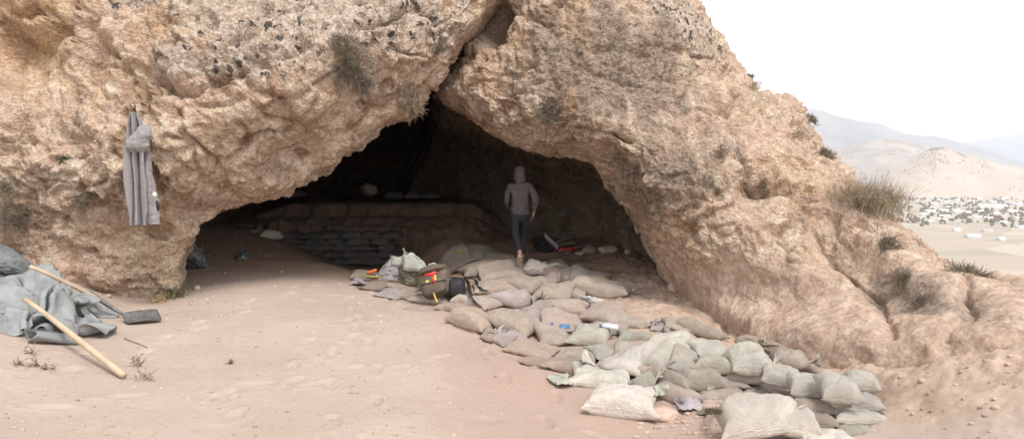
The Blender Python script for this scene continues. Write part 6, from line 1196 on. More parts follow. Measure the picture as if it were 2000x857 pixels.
bp0 = hit(858, 582, 0, 7, 16, 'h'); dbp = bp0[1]
bp = empty('backpack', bp0); tag(bp, 'worn brown backpack with yellow patches and black straps lying on the sandbags', 'backpack')
bw, bh = 66*dbp/F0/2, 66*dbp/F0
def superell(c, r, e=.55, n=32, m=22, seed=0, dent=.02, M3=None):
    V = []
    for i in range(m):
        ph = -math.pi/2+math.pi*i/(m-1)
        for k in range(n):
            a = 2*math.pi*k/n
            f = lambda q: math.copysign(abs(q)**e, q)
            V.append((r[0]*f(math.cos(ph))*f(math.cos(a)), r[1]*f(math.cos(ph))*f(math.sin(a)), r[2]*f(math.sin(ph))))
    V = np.array(V); V *= (1+dent*6*fbm(V*7+seed, 3, 77+seed))[:, None]*.98
    if M3 is not None: V = V @ np.array(M3).T
    return V+np.array(c), gridF(m, n, wrap=True)
Mt = Matrix.Rotation(R(-14), 3, 'Y') @ Matrix.Rotation(R(-16), 3, 'X')
def bp_part(name, c, r, mat, e=.55, seed=0, dent=.02, parent=bp):
    V, Fq = superell(c, r, e, seed=seed, dent=dent); V = V @ np.array(Mt).T
    me = mesh_np(name, V, Fq, mat); return link(name, me, parent)
bp_part('main_bag', (0, 0, bh*.47), (bw, .15, bh*.48), M['brownp'], .62, 1, .02)
bp_part('front_pocket', (-.01, -.14, bh*.33), (bw*.78, .07, bh*.26), M['brownp'], .6, 2, .015)
bp_part('top_flap', (0, -.03, bh*.86), (bw*.9, .17, bh*.13), M['brownp'], .7, 3, .02)
for (x, z, sx, sz) in ((.03, .64, .014, .045), (.03, .48, .014, .03), (-.07, .5, .02, .014)):
    mb = MB(); mb.box((x, -.175 if z > .6 else -.2, bh*z), (sx*2, .012, sz*2)); q = mb.build('yellow_patch', M['yellow'], bp, bevel=.003); q.data.transform(Mt.to_4x4())
mb = MB(); mb.tube([(-.02, -.22, bh*.12), (-.015, -.24, bh*.02), (.0, -.27, -.05), (.01, -.29, -.08)], .009, 6); q = mb.build('yellow_strap', M['yellow'], bp); q.data.transform(Mt.to_4x4())
mb = MB(); mb.tube([(-bw*.75, -.19, bh*.44), (0, -.215, bh*.43), (bw*.75, -.19, bh*.42)], .008, 6); q = mb.build('zip', M['black'], bp); q.data.transform(Mt.to_4x4())
V, Fq = superell((bw*1.05, .03, bh*.30), (.10, .16, bh*.30), .6, seed=5); link('back_padding', mesh_np('back_padding', V, Fq, M['black']), bp)
def ribbon(pts, wd, name, mat, parent, th=.006):
    pts = np.array(pts, float); t = np.linspace(0, len(pts)-1, 40); c = catmull(pts, t)
    tg = np.gradient(c, axis=0); sd = np.cross(tg, [0, 0, 1.]); sd /= np.linalg.norm(sd, axis=1)[:, None]+1e-9
    V = np.concatenate([np.stack([c[i]-sd[i]*wd/2, c[i]+sd[i]*wd/2]) for i in range(40)])
    me = mesh_np(name, V, gridF(40, 2), mat); o = link(name, me, parent); solidify(o, th); return o
def hh(px, py, h=.01): return hit(px, py, h, 6, 16, 'h')-bp0
ribbon([(bw*.9, .02, bh*.62), hh(912, 548, .10), hh(917, 568, .06), hh(926, 588, .02), hh(938, 597, .012), hh(952, 603, .012)], .045, 'shoulder_strap', M['black'], bp)
ribbon([(bw*1.0, .1, bh*.5), hh(925, 545, .05), hh(938, 562, .02), hh(955, 568, .015)], .04, 'shoulder_strap', M['black'], bp)
mb = MB(); mb.tube([(-.06, 0, bh*.98), (-.03, 0, bh*1.06), (.03, 0, bh*1.06), (.06, 0, bh*.98)], .012, 8); q = mb.build('carry_loop', M['greenw'], bp); q.data.transform(Mt.to_4x4())
# red hammer lying on the pack
rh = at(841, 536, dbp-.30)
mb = MB(); mb.tube([(-.07, 0, -.012), (.07, 0, .022)], .019, 12)
o = mb.build('hammer', M['red']); o.location = rh; tag(o, 'small red handled hammer lying on the upper left of the backpack', 'hammer')
mb = MB(); mb.tube([(.005, 0, 0), (.03, -.01, -.06), (.055, -.02, -.10)], [.013, .012, .011], 10); mb.build('handle', M['red'], o)
# trowel with an orange grip
tr = hit(727, 530, .06, 7, 16, 'h')
tw = empty('trowel', tr); tag(tw, 'trowel with a bright orange handle on the dirty sandbag left of the lavender sack', 'trowel')
mb = MB(); mb.tube([(-.075, 0, -.02), (-.06, 0, -.017), (.05, 0, .02), (.065, 0, .024)], [.014, .02, .019, .013], 12); mb.build('handle', M['orange'], tw)
mb = MB(); mb.tube([(-.07, 0, -.02), (-.11, 0, -.045)], .005, 8); V0 = [(-.11, -.03, -.045), (-.11, .03, -.045), (-.2, 0, -.07), (-.11, 0, -.035), (-.2, 0, -.066)]
mb.add(V0, [(0, 1, 2), (0, 3, 4), (1, 3, 4), (0, 2, 4), (1, 2, 4), (0, 3, 1)]); mb.build('blade', M['steel'], tw, smooth=False)
def yellow_tool(px, py, L_, label, ang):
    q = hit(px, py, .025, 7, 16, 'h'); e = empty('folding_saw', q, R(ang)); tag(e, label, 'hand tool')
    mb = MB(); mb.tube([(-L_/2, 0, .012), (-L_*.2, 0, 0), (L_*.15, 0, .0), (L_*.5, 0, .02)], [.008, .014, .015, .010], 10); mb.build('grip', M['black'], e)
    mb = MB(); mb.tube([(-L_*.42, -.012, .016), (-L_*.1, -.016, .006), (L_*.2, -.016, .006), (L_*.5, -.012, .024)], .008, 8); mb.build('yellow_edge', M['yellow'], e)
yellow_tool(727, 541, .2, 'black and yellow hand tool lying at the foot of the lavender sack', -8)
yellow_tool(896, 492, .16, 'black and yellow hand tool lying at the end of the thin cord', 10)
cp = [hit(860, 467, .03, 8, 18, 'h'), hit(874, 474, .02, 8, 18, 'h'), hit(887, 482, .02, 8, 18, 'h'), hit(903, 488, .02, 8, 18, 'h')]
cp = catmull(np.array(cp), np.linspace(0, 3, 20))
M['cord'] = simple('pale_cord', (.5, .45, .36), .8); mb = MB(); mb.tube(cp, .006, 6); o = mb.build('cord', M['cord']); tag(o, 'thin pale cord hanging over the edge of the earth platform in the cave', 'cord')

# tools heaped inside the cave on the right
M['dgrey'] = simple('dark_cloth', (.035, .035, .04), .85, var=.3, bump=.4)
dq = hit(1066, 490, 0, 8, 18, 'h')
dp = empty('dustpan', dq, R(0)); tag(dp, 'pale lavender dustpan with a bright red handle in the tool heap', 'dustpan')
V_ = []
for i in range(14):
    for j in range(12):
        s, t = i/13, j/11*2-1
        V_.append((-.02+.24*s, .14*t*(1-.4*s), .26-.23*s+.03*t*t+.012*math.sin(t*9)*.3))
pn = link('pan', mesh_np('pan', np.array(V_) @ np.array(Matrix.Rotation(R(-35), 3, 'X')).T, gridF(14, 12), M['plast']), dp); solidify(pn, .006)
mb = MB(); mb.tube([(.2, -.02, .03), (.3, -.05, .045), (.42, -.06, .035), (.52, -.07, .03)], [.012, .02, .022, .016], 10)
mb.tube([(.42, -.06, .035), (.46, .0, .07), (.52, .0, .05)], [.014, .014, .01], 8); mb.build('handle', M['red'], dp)
P_, F_ = patch([[(1042,464,.1),(1056,462,.22),(1072,466,.1)],[(1042,476,.12),(1058,474,.25),(1076,478,.1)],[(1046,488,.02),(1060,490,.08),(1080,490,.02)]], 36, 36, .06, 560, 4)
o = obj_from('cloth_bundle', P_, F_, M['dgrey']); solidify(o, .005); tag(o, 'black cloth bundle behind the pale dustpan', 'cloth')
for k, (x0, y0, h0, x1, y1, h1, lb) in enumerate([(1076,478,.10,1116,462,.16,'upper greyish wooden stake of the tool heap by the cave wall'),(1080,482,.06,1122,474,.10,'middle greyish wooden stake of the tool heap'),(1092,490,.03,1136,482,.05,'lowest wooden stake, just above the red handle')]):
    mb = lumber('stake', hit(x0, y0, h0, 8, 18, 'h'), hit(x1, y1, h1, 8, 18, 'h'), .020, .022, None, n=6)
    o = mb.build('wooden_stake', M['twigp'] if 'twigp' in M else M.setdefault('twigp', simple('grey_wood', (.30, .245, .19), .85, var=.2, bump=.4))); tag(o, lb, 'stake', 'wooden stakes in the tool heap')
# litter
bt = hit(1188, 637, .035, 5, 12, 'h'); b_ = empty('plastic_bottle', bt, R(-25)); tag(b_, 'crushed white plastic bottle with a blue cap lying between sandbags', 'bottle')
M['clearp'] = simple('milky_plastic', (.66, .66, .70), .25, var=.05)
mb = MB(); mb.tube([(-.07, 0, 0), (-.055, 0, 0), (-.03, 0, 0), (.0, 0, .004), (.03, 0, 0), (.1, 0, -.004), (.105, 0, -.004)], [.013, .014, .03, .026, .032, .031, .02], 16); mb.build('body', M['clearp'], b_)
mb = MB(); mb.tube([(-.092, 0, 0), (-.068, 0, 0)], .016, 14); mb.build('cap', M['blue'], b_)
for (px, py, s_, mt, lb) in ((1103, 637, .075, 'blue', 'flat blue plastic packet on a sandbag in mid path'), (1076, 632, .035, 'blue', 'tiny blue wrapper left of the blue packet'), (1236, 565, .05, 'clearp', 'tiny white plastic scrap on the earth beside the pointed sandbag')):
    q = hit(px, py, .015, 5, 14, 'h'); V_ = np.array([((i/9-.5)*s_*1.5, (j/9-.5)*s_*.8, .0) for i in range(10) for j in range(10)]); V_ = V_+np.stack([0*V_[:, 0], 0*V_[:, 0], crease(V_+px, .03, int(px), 6)], 1)
    V_ = V_ @ np.array(Matrix.Rotation(R(35), 3, 'X')).T
    o = obj_from('plastic_wrapper', V_+q, gridF(10, 10), M[mt], origin=q); solidify(o, .003); tag(o, lb, 'wrapper')
def scrap(px, py, wp, hp, mat, label, seed, surf='h'):
    a, b = wp/2, hp/2
    rows = [[(px-a*(.7+.3*math.sin(seed+j)), py-b+hp*j/3, .008+.02*abs(math.sin(seed*3+j))), (px-a*.2, py-b+hp*j/3, .02+.03*abs(math.sin(seed+j*2))), (px+a*.4, py-b+hp*j/3, .02+.04*abs(math.cos(seed+j))), (px+a*(.8+.3*math.cos(seed*2+j)), py-b+hp*j/3, .005)] for j in range(4)]
    P_, F_ = patch(rows, 36, 44, .022, 700+seed, 5, surf=surf)
    o = obj_from('sack_scrap', P_, F_, mat); solidify(o, .004); tag(o, label, 'sack scrap', 'torn scraps of sack')
    return o
scrap(1096, 740, 56, 20, M['greenw'], 'frayed pale scrap of sacking at the left edge of the lower heap', 1)
scrap(1338, 787, 62, 24, M['lav'], 'dark crumpled scrap of sacking in the hollow at the foot of the stack', 2)
scrap(1288, 762, 36, 20, M['greenw'], 'small torn mouth of sacking behind the front left sandbag', 3)
scrap(700, 548, 40, 12, M['lav'], 'pale flattened scrap of sacking at the edge of the pit', 4)
scrap(1385, 802, 50, 12, M['olive'], 'dark strip of sacking half buried in front of the stack', 5)

# ------------------------------------------------------------------ stones
M['stone'] = simple('pale_stone', (.42, .32, .25), .9, var=.22, scale=9, bump=.6, bscale=30)
M['stonep'] = simple('pinkish_stone', (.50, .36, .29), .9, var=.15, scale=9, bump=.6, bscale=30)
def stone_np(r, seed, n=3):
    bm = bmesh.new(); bmesh.ops.create_icosphere(bm, subdivisions=n, radius=1)
    V = np.array([v.co[:] for v in bm.verts]); Fq = np.array([[v.index for v in f.verts] for f in bm.faces]); bm.free()
    rr = np.random.RandomState(seed)
    for k in range(9):                                       # knock flats off it
        nv_ = rr.normal(size=3); nv_ /= np.linalg.norm(nv_); h = rr.uniform(.62, .92)
        dd = V @ nv_; V = V-np.maximum(dd-h, 0)[:, None]*nv_*.9
    V = V*(1+.10*fbm(V*1.6+seed, 3, seed))[:, None]
    return V*np.array(r), Fq
for (px, py, wp, asp, mt, lb, sf) in [
  (720,372,36,.8,'stone','rounded boulder on the dark earth shelf at the back of the cave',None),
  (1150,488,30,.75,'stone','largest stone on the earth right of the red handle','h'),(1186,488,44,.5,'stone','long low stone against the right cave wall','h'),
  (1226,492,14,1,'stone','small upright stone at the foot of the right cave wall','h'),(1131,494,22,.5,'stone','flat stone under the red handle','h'),
  (1293,808,70,.42,'stonep','flat pink stone in front of the stacked sandbags','g'),(700,545,0,.5,'stone','','g'),
  (385,562,20,.6,'stone','pale stone at the foot of the left rock, cave side','g'),(330,566,16,.8,'stone','small stone under the left rock foot','g'),
  (212,578,16,.6,'stone','small stone between shovel and left rock','g'),(1320,560,34,.8,'stonep','stone bulging from the earth at the right foot of the cave mouth','g'),
  (1850,708,0,.7,'stone','','g'),(1945,795,18,.6,'stonep','small clod on the bank near the right edge','g'),(1800,742,16,.7,'stone','small stone low on the right bank','g')]:
    if not wp: continue
    q = at(px, py+6, 17.2) if sf is None else hit(px, py+wp*asp*.3, 0, 4, 19, sf)
    r_ = wp*q[1]/F0/2
    V_, Fq = stone_np((r_, r_*.85, r_*asp), int(px)); V_[:, 2] += r_*asp*.55
    o = obj_from('stone', V_+q, Fq, M[mt], origin=q); tag(o, lb, 'stone')
# loose gravel, one mass
bank_ok = []
def scatter(n, area, smin, smax, seed):
    r = np.random.RandomState(seed); out = []
    px = r.uniform(area[0], area[2], n*2); py = r.uniform(area[1], area[3], n*2)
    return list(zip(px, py, smin*(smax/smin)**(r.rand(n*2)**2.2)))[:n]
pts = scatter(1100, (0, 560, 1000, 857), .005, .021, 1)+scatter(260, (230, 555, 470, 625), .006, .03, 2)+scatter(420, (1240, 775, 1430, 857), .006, .035, 3)+scatter(260, (1500, 700, 2000, 857), .005, .024, 4)+scatter(200, (600, 540, 1000, 700), .005, .02, 5)+scatter(120, (1230, 520, 1420, 620), .006, .03, 6)+scatter(150, (370, 470, 560, 560), .006, .03, 7)
XY = []
dd = np.arange(3.4, 14, .08)
px = np.array([p[0] for p in pts]); py = np.array([p[1] for p in pts])
Q = at(px[:, None], py[:, None], dd[None, :]); g = ground_smooth(Q[..., 0].ravel(), Q[..., 1].ravel()).reshape(Q.shape[:2])
e = Q[..., 2]-g; ii = np.argmax(e < 0, 1); Q = Q[np.arange(len(px)), ii]; ok = (ii > 0)
gz = ground_z(Q[:, 0], Q[:, 1])
hm = hsample(HM, Q[:, 0], Q[:, 1])
shapes = [stone_np((1, .85, .6), s, 1) for s in range(6)]
VV, FF, n0 = [], [], 0
for i in range(len(px)):
    if not ok[i] or hm[i]-gz[i] > .05: continue
    sv, sf = shapes[i % 6]; a = rs.uniform(0, 6.28); c, s = math.cos(a), math.sin(a); k = pts[i][2]
    v = sv*k; v = np.stack([v[:, 0]*c-v[:, 1]*s, v[:, 0]*s+v[:, 1]*c, v[:, 2]], 1)+[Q[i, 0], Q[i, 1], gz[i]+k*.15]
    VV.append(v); FF.append(sf+n0); n0 += len(v)
gm = mesh_np('gravel', np.concatenate(VV), np.concatenate(FF), M.setdefault('grit', simple('soil_coloured_grit', (.40, .31, .245), .95, var=.3, scale=3)), smooth=False)
tag(link('gravel', gm), kind='stuff')

# ------------------------------------------------------------------ dry plants
M['dry'] = simple('dry_dark_stems', (.205, .165, .12), .9, var=.35, scale=6)
M['dryp'] = simple('dry_pale_stems', (.30, .225, .145), .9, var=.3, scale=6)
M['bushb'] = simple('brown_stems', (.27, .21, .14), .9, var=.3, scale=6)
M['straw'] = simple('straw', (.42, .31, .16), .9, var=.3, scale=6)
M['leaf'] = simple('small_green_leaves', (.075, .10, .04), .7, var=.35, scale=9)
M['moss'] = simple('olive_leaves', (.10, .095, .05), .8, var=.35, scale=9)
def blades(n, rad, up, spread, wid, seed, curl=.4, droop=0., jit=.15, forks=0):
    r = np.random.RandomState(seed); V = []; Fq = []
    up = np.array(up, float); up /= np.linalg.norm(up)
    def blade(p, dvec, L, w):
        sd = np.cross(dvec, r.normal(size=3)); sd /= np.linalg.norm(sd)+1e-9
        k = len(V); bend = r.normal(size=3)*curl*L*.35+np.array([0, 0, -droop*L])
        for s in (0, .4, .75, 1):
            c = p+dvec*L*s+bend*s*s; ww = w*(1-.75*s)
            V.append(c-sd*ww); V.append(c+sd*ww)
        for j in range(3): Fq.append((k+2*j, k+2*j+1, k+2*j+3, k+2*j+2))
        return p+dvec*L*.55+bend*.3
    for i in range(n):
        dv = up+r.normal(size=3)*spread; dv /= np.linalg.norm(dv)
        p = r.normal(size=3)*rad*jit; p -= up*np.dot(p, up)
        L = rad*r.uniform(.5, 1.1)
        q = blade(p, dv, L, wid)
        for f in range(forks):
            d2 = dv+r.normal(size=3)*.55; d2 /= np.linalg.norm(d2); blade(q, d2, L*r.uniform(.3, .6), wid*.7)
    return np.array(V), np.array(Fq)
def shrub(name, q, rad, label, cat, mat='dry', n=220, up=(0, -.7, .6), spread=.7, wid=.004, seed=1, leaf=None, forks=1, droop=.1, group=None, jit=.3):
    V, Fq = blades(n, rad, up, spread, wid, seed, droop=droop, forks=forks, jit=jit)
    o = link(name, mesh_np(name, V, Fq, M[mat], smooth=False)); o.location = q
    tag(o, label, cat, group)
    if leaf:
        r = np.random.RandomState(seed+9); tips = V[::8][:, :]+0
        k = r.randint(0, len(V), leaf[1]); LV = []; LF = []
        for i in k:
            c = V[i]; a = r.normal(size=3); a /= np.linalg.norm(a); b = np.cross(a, r.normal(size=3)); b /= np.linalg.norm(b)+1e-9
            m = len(LV); s = leaf[2]*r.uniform(.6, 1.3); LV += [c, c+a*s+b*s*.35, c+a*2*s, c+a*s-b*s*.35]; LF.append((m, m+1, m+2, m+3))
        link('leaves', mesh_np('leaves', np.array(LV), np.array(LF), M[leaf[0]], smooth=False), o)
    return o
RS = [ # px, py, radius px, which, label, material, n, up
 (668,95,34,'L','upper tuft of dark dry cushion plant on the left rock near its brow','dry',260,(0,-.8,.2)),
 (690,135,44,'L','biggest dark dry cushion plant on the left rock above the cave mouth','dry',420,(0,-.8,.1)),
 (715,165,26,'L','small tuft below the biggest cushion plant on the left rock','dry',200,(0,-.8,.1)),
 (808,212,26,'L','dry plant hanging at the tip of the cave lip','dryp',260,(0,-.5,-.3)),
 (862,92,18,'L','small dry tuft beside the crack between the rocks','dry',140,(0,-.8,.2)),
 (38,415,44,'L','large dark dry shrub on the rock at the left edge','dry',380,(.1,-.7,.4)),
 (18,370,26,'L','dry shrub above the large one at the left edge','dry',200,(.1,-.7,.4)),
 (157,398,22,'L','dark dry tuft on the rock left of the jacket','dry',200,(0,-.8,.2)),
 (120,316,12,'L','tiny green brown tuft high on the rock left of the jacket','moss',120,(0,-.8,.2)),
 (1072,216,30,'R','dark round cushion plant on the right rock above the lip','dry',320,(0,-.8,.1)),
 (1378,356,26,'R','dark dry tuft in the middle of the right rock','dry',150,(0,-.8,.3)),
 (1490,372,24,'R','dark dry tuft right of the middle of the right rock','dry',120,(0,-.8,.3)),
 (1415,290,14,'R','small dry tuft above the middle tuft of the right rock','dry',80,(0,-.8,.3)),
 (1636,282,22,'R','dark dry shrub on the ridge against the blue mountain','dry',240,(.4,-.3,.7)),
 (1594,232,16,'R','smaller dry shrub up the ridge against the mountain','dry',160,(.4,-.3,.7)),
 (1735,478,30,'R','dark dry shrub in the upper crease of the lower ridge','dry',240,(0,-.8,.5)),
 (1762,545,30,'R','dark dry shrub in the middle crease of the lower ridge','dry',240,(0,-.8,.5)),
 (1798,590,26,'R','dark dry shrub low in the crease of the lower ridge','dry',200,(0,-.8,.5)),
 (1470,140,10,'R','small knob of dry plant on the notch of the skyline','dry',120,(0,-.3,.9))]
for i, (px_, py_, rp, wh, lb, mt, n, up) in enumerate(RS):
    q = on_rock(px_, py_, wh); rad = rp*q[1]/F0
    shrub('dry_shrub', q+np.array([0, .03, 0]), rad*.82, lb, 'shrub', mt, n, up, .75, max(.003, .0009*q[1]*.5), 900+i, group='dry shrubs on the rocks', forks=2, jit=.45)
q = on_rock(1493, 152, 'R'); shrub('twiggy_bush', q, .16, 'pale leafless twiggy bush on the skyline notch', 'bush', 'dryp', 60, (0, 0, 1), .35, .003, 950, forks=3)
q = on_rock(1712, 418, 'R', 12)+np.array([.05, .3, .0]); shrub('twiggy_bush', q, .47, 'large twiggy straw coloured bush on the ridge before the village', 'bush', 'bushb', 620, (.12, 0, 1), .33, .003, 951, leaf=('straw', 900, .010), forks=4, jit=.34)
q = hit(1748, 690); shrub('green_weed', q, .14, 'small green leafy plant on the right bank', 'plant', 'leaf', 60, (0, -.3, 1), .5, .006, 952, leaf=('leaf', 240, .016))
for i, (px_, py_, rd, lb, mt) in enumerate([(190,563,.16,'grey green tuft at the foot of the left rock near the shovel','moss'),(255,572,.18,'dry green tuft at the foot of the rock below the jacket','moss'),(338,582,.2,'straggly green tuft at the left corner of the cave mouth','moss'),(168,540,.1,'tiny green tuft on the rock foot above the shovel','moss'),(310,590,.12,'straw tuft beside the corner of the cave mouth','straw')]):
    q = hit(px_, py_); shrub('grass_tuft', q, rd, lb, 'grass tuft', mt, 150, (0, -.4, 1), .75, .004, 960+i, group='grass tufts at the rock foot', jit=.45, leaf=(mt, 200, .012))
for i, (px_, py_, rd, lb) in enumerate([(62,690,.09,'upper dry weed on the sand below the tarpaulin'),(72,716,.11,'dry weed with curled leaves on the sand at the left'),(38,712,.07,'small dry weed nearest the left edge'),(90,722,.07,'little dry weed right of the curled one'),(268,715,.14,'dry weed clump beside the end of the wooden pole'),(285,740,.14,'flattened dry stalks below the clump at the pole end'),(450,710,.06,'tiny dry weed on the open sand left of centre')]):
    q = hit(px_, py_); shrub('dry_weed', q, rd, lb, 'weed', 'dryp', 26, (.1, -.6, .45), .8, .004, 980+i, group='dry weeds on the sand', forks=1, jit=.1, leaf=('dryp', 30, .016))
mb = MB(); mb.tube([hit(243, 660, .012), hit(262, 667, .014), hit(288, 678, .01)], [.005, .005, .003], 6); o = mb.build('dry_stick', M['dryp']); tag(o, 'thin pale stick lying on the sand right of the tarpaulin', 'stick')
# shrubs beyond the ridge on the near slope
for i, (px_, py_, d_, rd, lb) in enumerate([(1895,500,12,.13,'dark low shrub on the slope behind the lower ridge'),(1945,522,11,.08,'small dark shrub on the slope nearest the right edge')]):
    q = on_rock(px_, py_+14, 'R', 10); shrub('dry_shrub', q+np.array([0, .1, -.03]), rd, lb, 'shrub', 'dry', 260, (0, -.2, 1), .8, .004, 990+i, group='dry shrubs on the rocks', forks=2, jit=.5)

# ------------------------------------------------------------------ the person
def skin(name, nodes, edges, mat, parent=None, sub=2):
    me = bpy.data.meshes.new(name); keys = list(nodes); ix = {k: i for i, k in enumerate(keys)}
    me.from_pydata([nodes[k][0] for k in keys], [(ix[a], ix[b]) for a, b in edges], []); me.update()
    o = bpy.data.objects.new(name, me); COL.objects.link(o)
    s = o.modifiers.new('skin', 'SKIN'); s.use_smooth_shade = True
    for i, k in enumerate(keys):
        r = nodes[k][1]; sv = me.skin_vertices[0].data[i]; sv.radius = r if isinstance(r, tuple) else (r, r); sv.use_root = (i == 0)
    o.modifiers.new('sub', 'SUBSURF').levels = sub; o.modifiers['sub'].render_levels = sub
    bpy.context.view_layer.update()
    ev = bpy.data.meshes.new_from_object(o.evaluated_get(bpy.context.evaluated_depsgraph_get()))
    bpy.data.objects.remove(o); ev.name = name; ev.materials.clear(); ev.materials.append(mat)
    ev.polygons.foreach_set('use_smooth', [True]*len(ev.polygons))
    return link(name, ev, parent)
M['skin'] = simple('skin', (.36, .21, .15), .6, var=.06); M['hood'] = simple('mauve_grey_jersey', (.09, .073, .074), .9, var=.1, scale=20, bump=.3)
M['navy'] = simple('dark_trousers', (.022, .022, .03), .85, var=.2, bump=.3); M['sole'] = simple('tan_sole', (.48, .33, .24), .7); M['shoe'] = simple('pale_shoe', (.40, .38, .37), .7)
def person_at(q, rz, sc):
    N_ = {'pel': ((0, 0, .95), (.11, .085)), 'belly': ((0, .01, 1.08), (.105, .08)), 'chest': ((0, .03, 1.28), (.145, .105)), 'neckb': ((0, .05, 1.43), (.075, .07)), 'neck': ((0, .065, 1.50), .052), 'jaw': ((0, .085, 1.57), (.066, .075)), 'skull': ((0, .08, 1.65), (.076, .092)), 'top': ((0, .075, 1.705), (.05, .06))}
    E_ = [('pel', 'belly'), ('belly', 'chest'), ('chest', 'neckb'), ('neckb', 'neck'), ('neck', 'jaw'), ('jaw', 'skull'), ('skull', 'top')]
    legs = {-1: [(-.095, 0, .9), (-.075, .03, .49), (-.035, -.26, .21), (-.04, -.25, .14), (-.035, -.15, .03)], 1: [(.095, .03, .9), (.095, .22, .50), (.055, .20, .10), (.05, .21, .06), (.06, .33, .03)]}
    for s, P4 in legs.items():
        for nm, p, r in zip(('hip', 'knee', 'ank', 'heel', 'toe'), P4, (.074, .056, .040, .042, .030)): N_['%s%d' % (nm, s)] = (p, r)
        E_ += [('pel', 'hip%d' % s), ('hip%d' % s, 'knee%d' % s), ('knee%d' % s, 'ank%d' % s), ('ank%d' % s, 'heel%d' % s), ('heel%d' % s, 'toe%d' % s)]
    arms = {-1: [(-.185, .07, 1.37), (-.225, .12, 1.11), (-.175, .30, 1.0)], 1: [(.185, .02, 1.38), (.275, -.05, 1.13), (.255, .05, .92)]}
    for s, P3 in arms.items():
        for nm, p, r in zip(('sho', 'elb', 'wri'), P3, (.055, .040, .026)): N_['%s%d' % (nm, s)] = (p, r)
        E_ += [('chest', 'sho%d' % s), ('sho%d' % s, 'elb%d' % s), ('elb%d' % s, 'wri%d' % s)]
        w_ = Vector(P3[2]); f = (Vector(P3[2])-Vector(P3[1])).normalized()
        N_['palm%d' % s] = (tuple(w_+f*.06), (.036, .018)); E_.append(('wri%d' % s, 'palm%d' % s))
        for k in range(4):
            a = w_+f*.10+Vector((0, (k-1.5)*.02, 0)); L_ = (.06, .075, .07, .055)[k]
            b = a+f*L_*.55+Vector((-s*.012, 0, 0)); c = b+f*L_*.35+Vector((-s*.028, 0, -.005))
            N_['f%d%d' % (k, s)] = (tuple(a), .009); N_['g%d%d' % (k, s)] = (tuple(b), .0085); N_['h%d%d' % (k, s)] = (tuple(c), .007)
            E_ += [('palm%d' % s, 'f%d%d' % (k, s)), ('f%d%d' % (k, s), 'g%d%d' % (k, s)), ('g%d%d' % (k, s), 'h%d%d' % (k, s))]
        a = w_+f*.03+Vector((-s*.01, .03, 0)); b = a+f*.04+Vector((-s*.02, .025, 0)); N_['t%d' % s] = (tuple(a), .011); N_['u%d' % s] = (tuple(b), .009)
        E_ += [('palm%d' % s, 't%d' % s), ('t%d' % s, 'u%d' % s)]
    body = skin('person', N_, E_, M['skin'])
    tag(body, 'person in a mauve grey hooded jacket and dark trousers walking away into the cave', 'person')
    J = {'hem0': ((0, -.005, .83), (.17, .13)), 'hem': ((0, 0, .91), (.182, .135)), 'waist': ((0, 0, 1.02), (.168, .125)), 'mid': ((0, .015, 1.16), (.158, .12)), 'chest': ((0, .03, 1.30), (.17, .13)), 'yoke': ((0, .05, 1.41), (.15, .11)), 'coll': ((0, .06, 1.50), (.09, .09))}
    JE = [('hem0', 'hem'), ('hem', 'waist'), ('waist', 'mid'), ('mid', 'chest'), ('chest', 'yoke'), ('yoke', 'coll')]
    for s in (-1, 1):
        a = arms[s]; J['s%d' % s] = ((a[0][0], a[0][1], a[0][2]-.01), .088); J['m%d' % s] = (tuple((Vector(a[0])+Vector(a[1]))/2), .069); J['e%d' % s] = (a[1], .063); J['n%d' % s] = (tuple(Vector(a[1])*.4+Vector(a[2])*.6), .06); J['c%d' % s] = (tuple(Vector(a[1])*.06+Vector(a[2])*.94), .042)
        JE += [('chest', 's%d' % s), ('s%d' % s, 'm%d' % s), ('m%d' % s, 'e%d' % s), ('e%d' % s, 'n%d' % s), ('n%d' % s, 'c%d' % s)]
    def rumple(o, amp, f):
        n = len(o.data.vertices); c = np.empty(n*3); o.data.vertices.foreach_get('co', c); c = c.reshape(-1, 3); nn = np.empty(n*3); o.data.vertices.foreach_get('normal', nn); nn = nn.reshape(-1, 3)
        c = c+nn*(amp*(perlin(c*f, 4)-.8*sstep(.1, 0, np.abs(perlin(c*f*1.3+5, 6)))))[:, None]; o.data.vertices.foreach_set('co', c.ravel())
    jj = skin('jacket', J, JE, M['hood'], body, 3); rumple(jj, .022, 8)
    H = {'z': ((0, .05, 1.41), (.13, .11)), 'a': ((0, .055, 1.48), (.118, .11)), 'b': ((0, .06, 1.56), (.108, .12)), 'c': ((0, .07, 1.66), (.105, .125)), 'd': ((0, .085, 1.745), (.07, .09))}
    hd = skin('hood', H, [('z', 'a'), ('a', 'b'), ('b', 'c'), ('c', 'd')], M['hood'], body); rumple(hd, .01, 12)
    Tn = {'w': ((0, 0, 1.04), (.14, .11)), 'p': ((0, 0, .95), (.15, .115)), 'q': ((0, 0, .86), (.145, .11))}; TE = [('w', 'p'), ('p', 'q')]
    for s, P4 in legs.items():
        k_ = Vector(P4[1]); h_ = Vector(P4[0]); a_ = Vector(P4[2]); Tn['h%d' % s] = ((h_.x, h_.y, .80), .098); Tn['m%d' % s] = (tuple((h_+k_)/2), .088); Tn['k%d' % s] = (tuple(k_), .076); Tn['c%d' % s] = (tuple(k_*.5+a_*.5), .068); Tn['f%d' % s] = (tuple(k_*.04+a_*.96), .056)
        TE += [('q', 'h%d' % s), ('h%d' % s, 'm%d' % s), ('m%d' % s, 'k%d' % s), ('k%d' % s, 'c%d' % s), ('c%d' % s, 'f%d' % s)]
    tt = skin('trousers', Tn, TE, M['navy'], body, 2); rumple(tt, .010, 8)
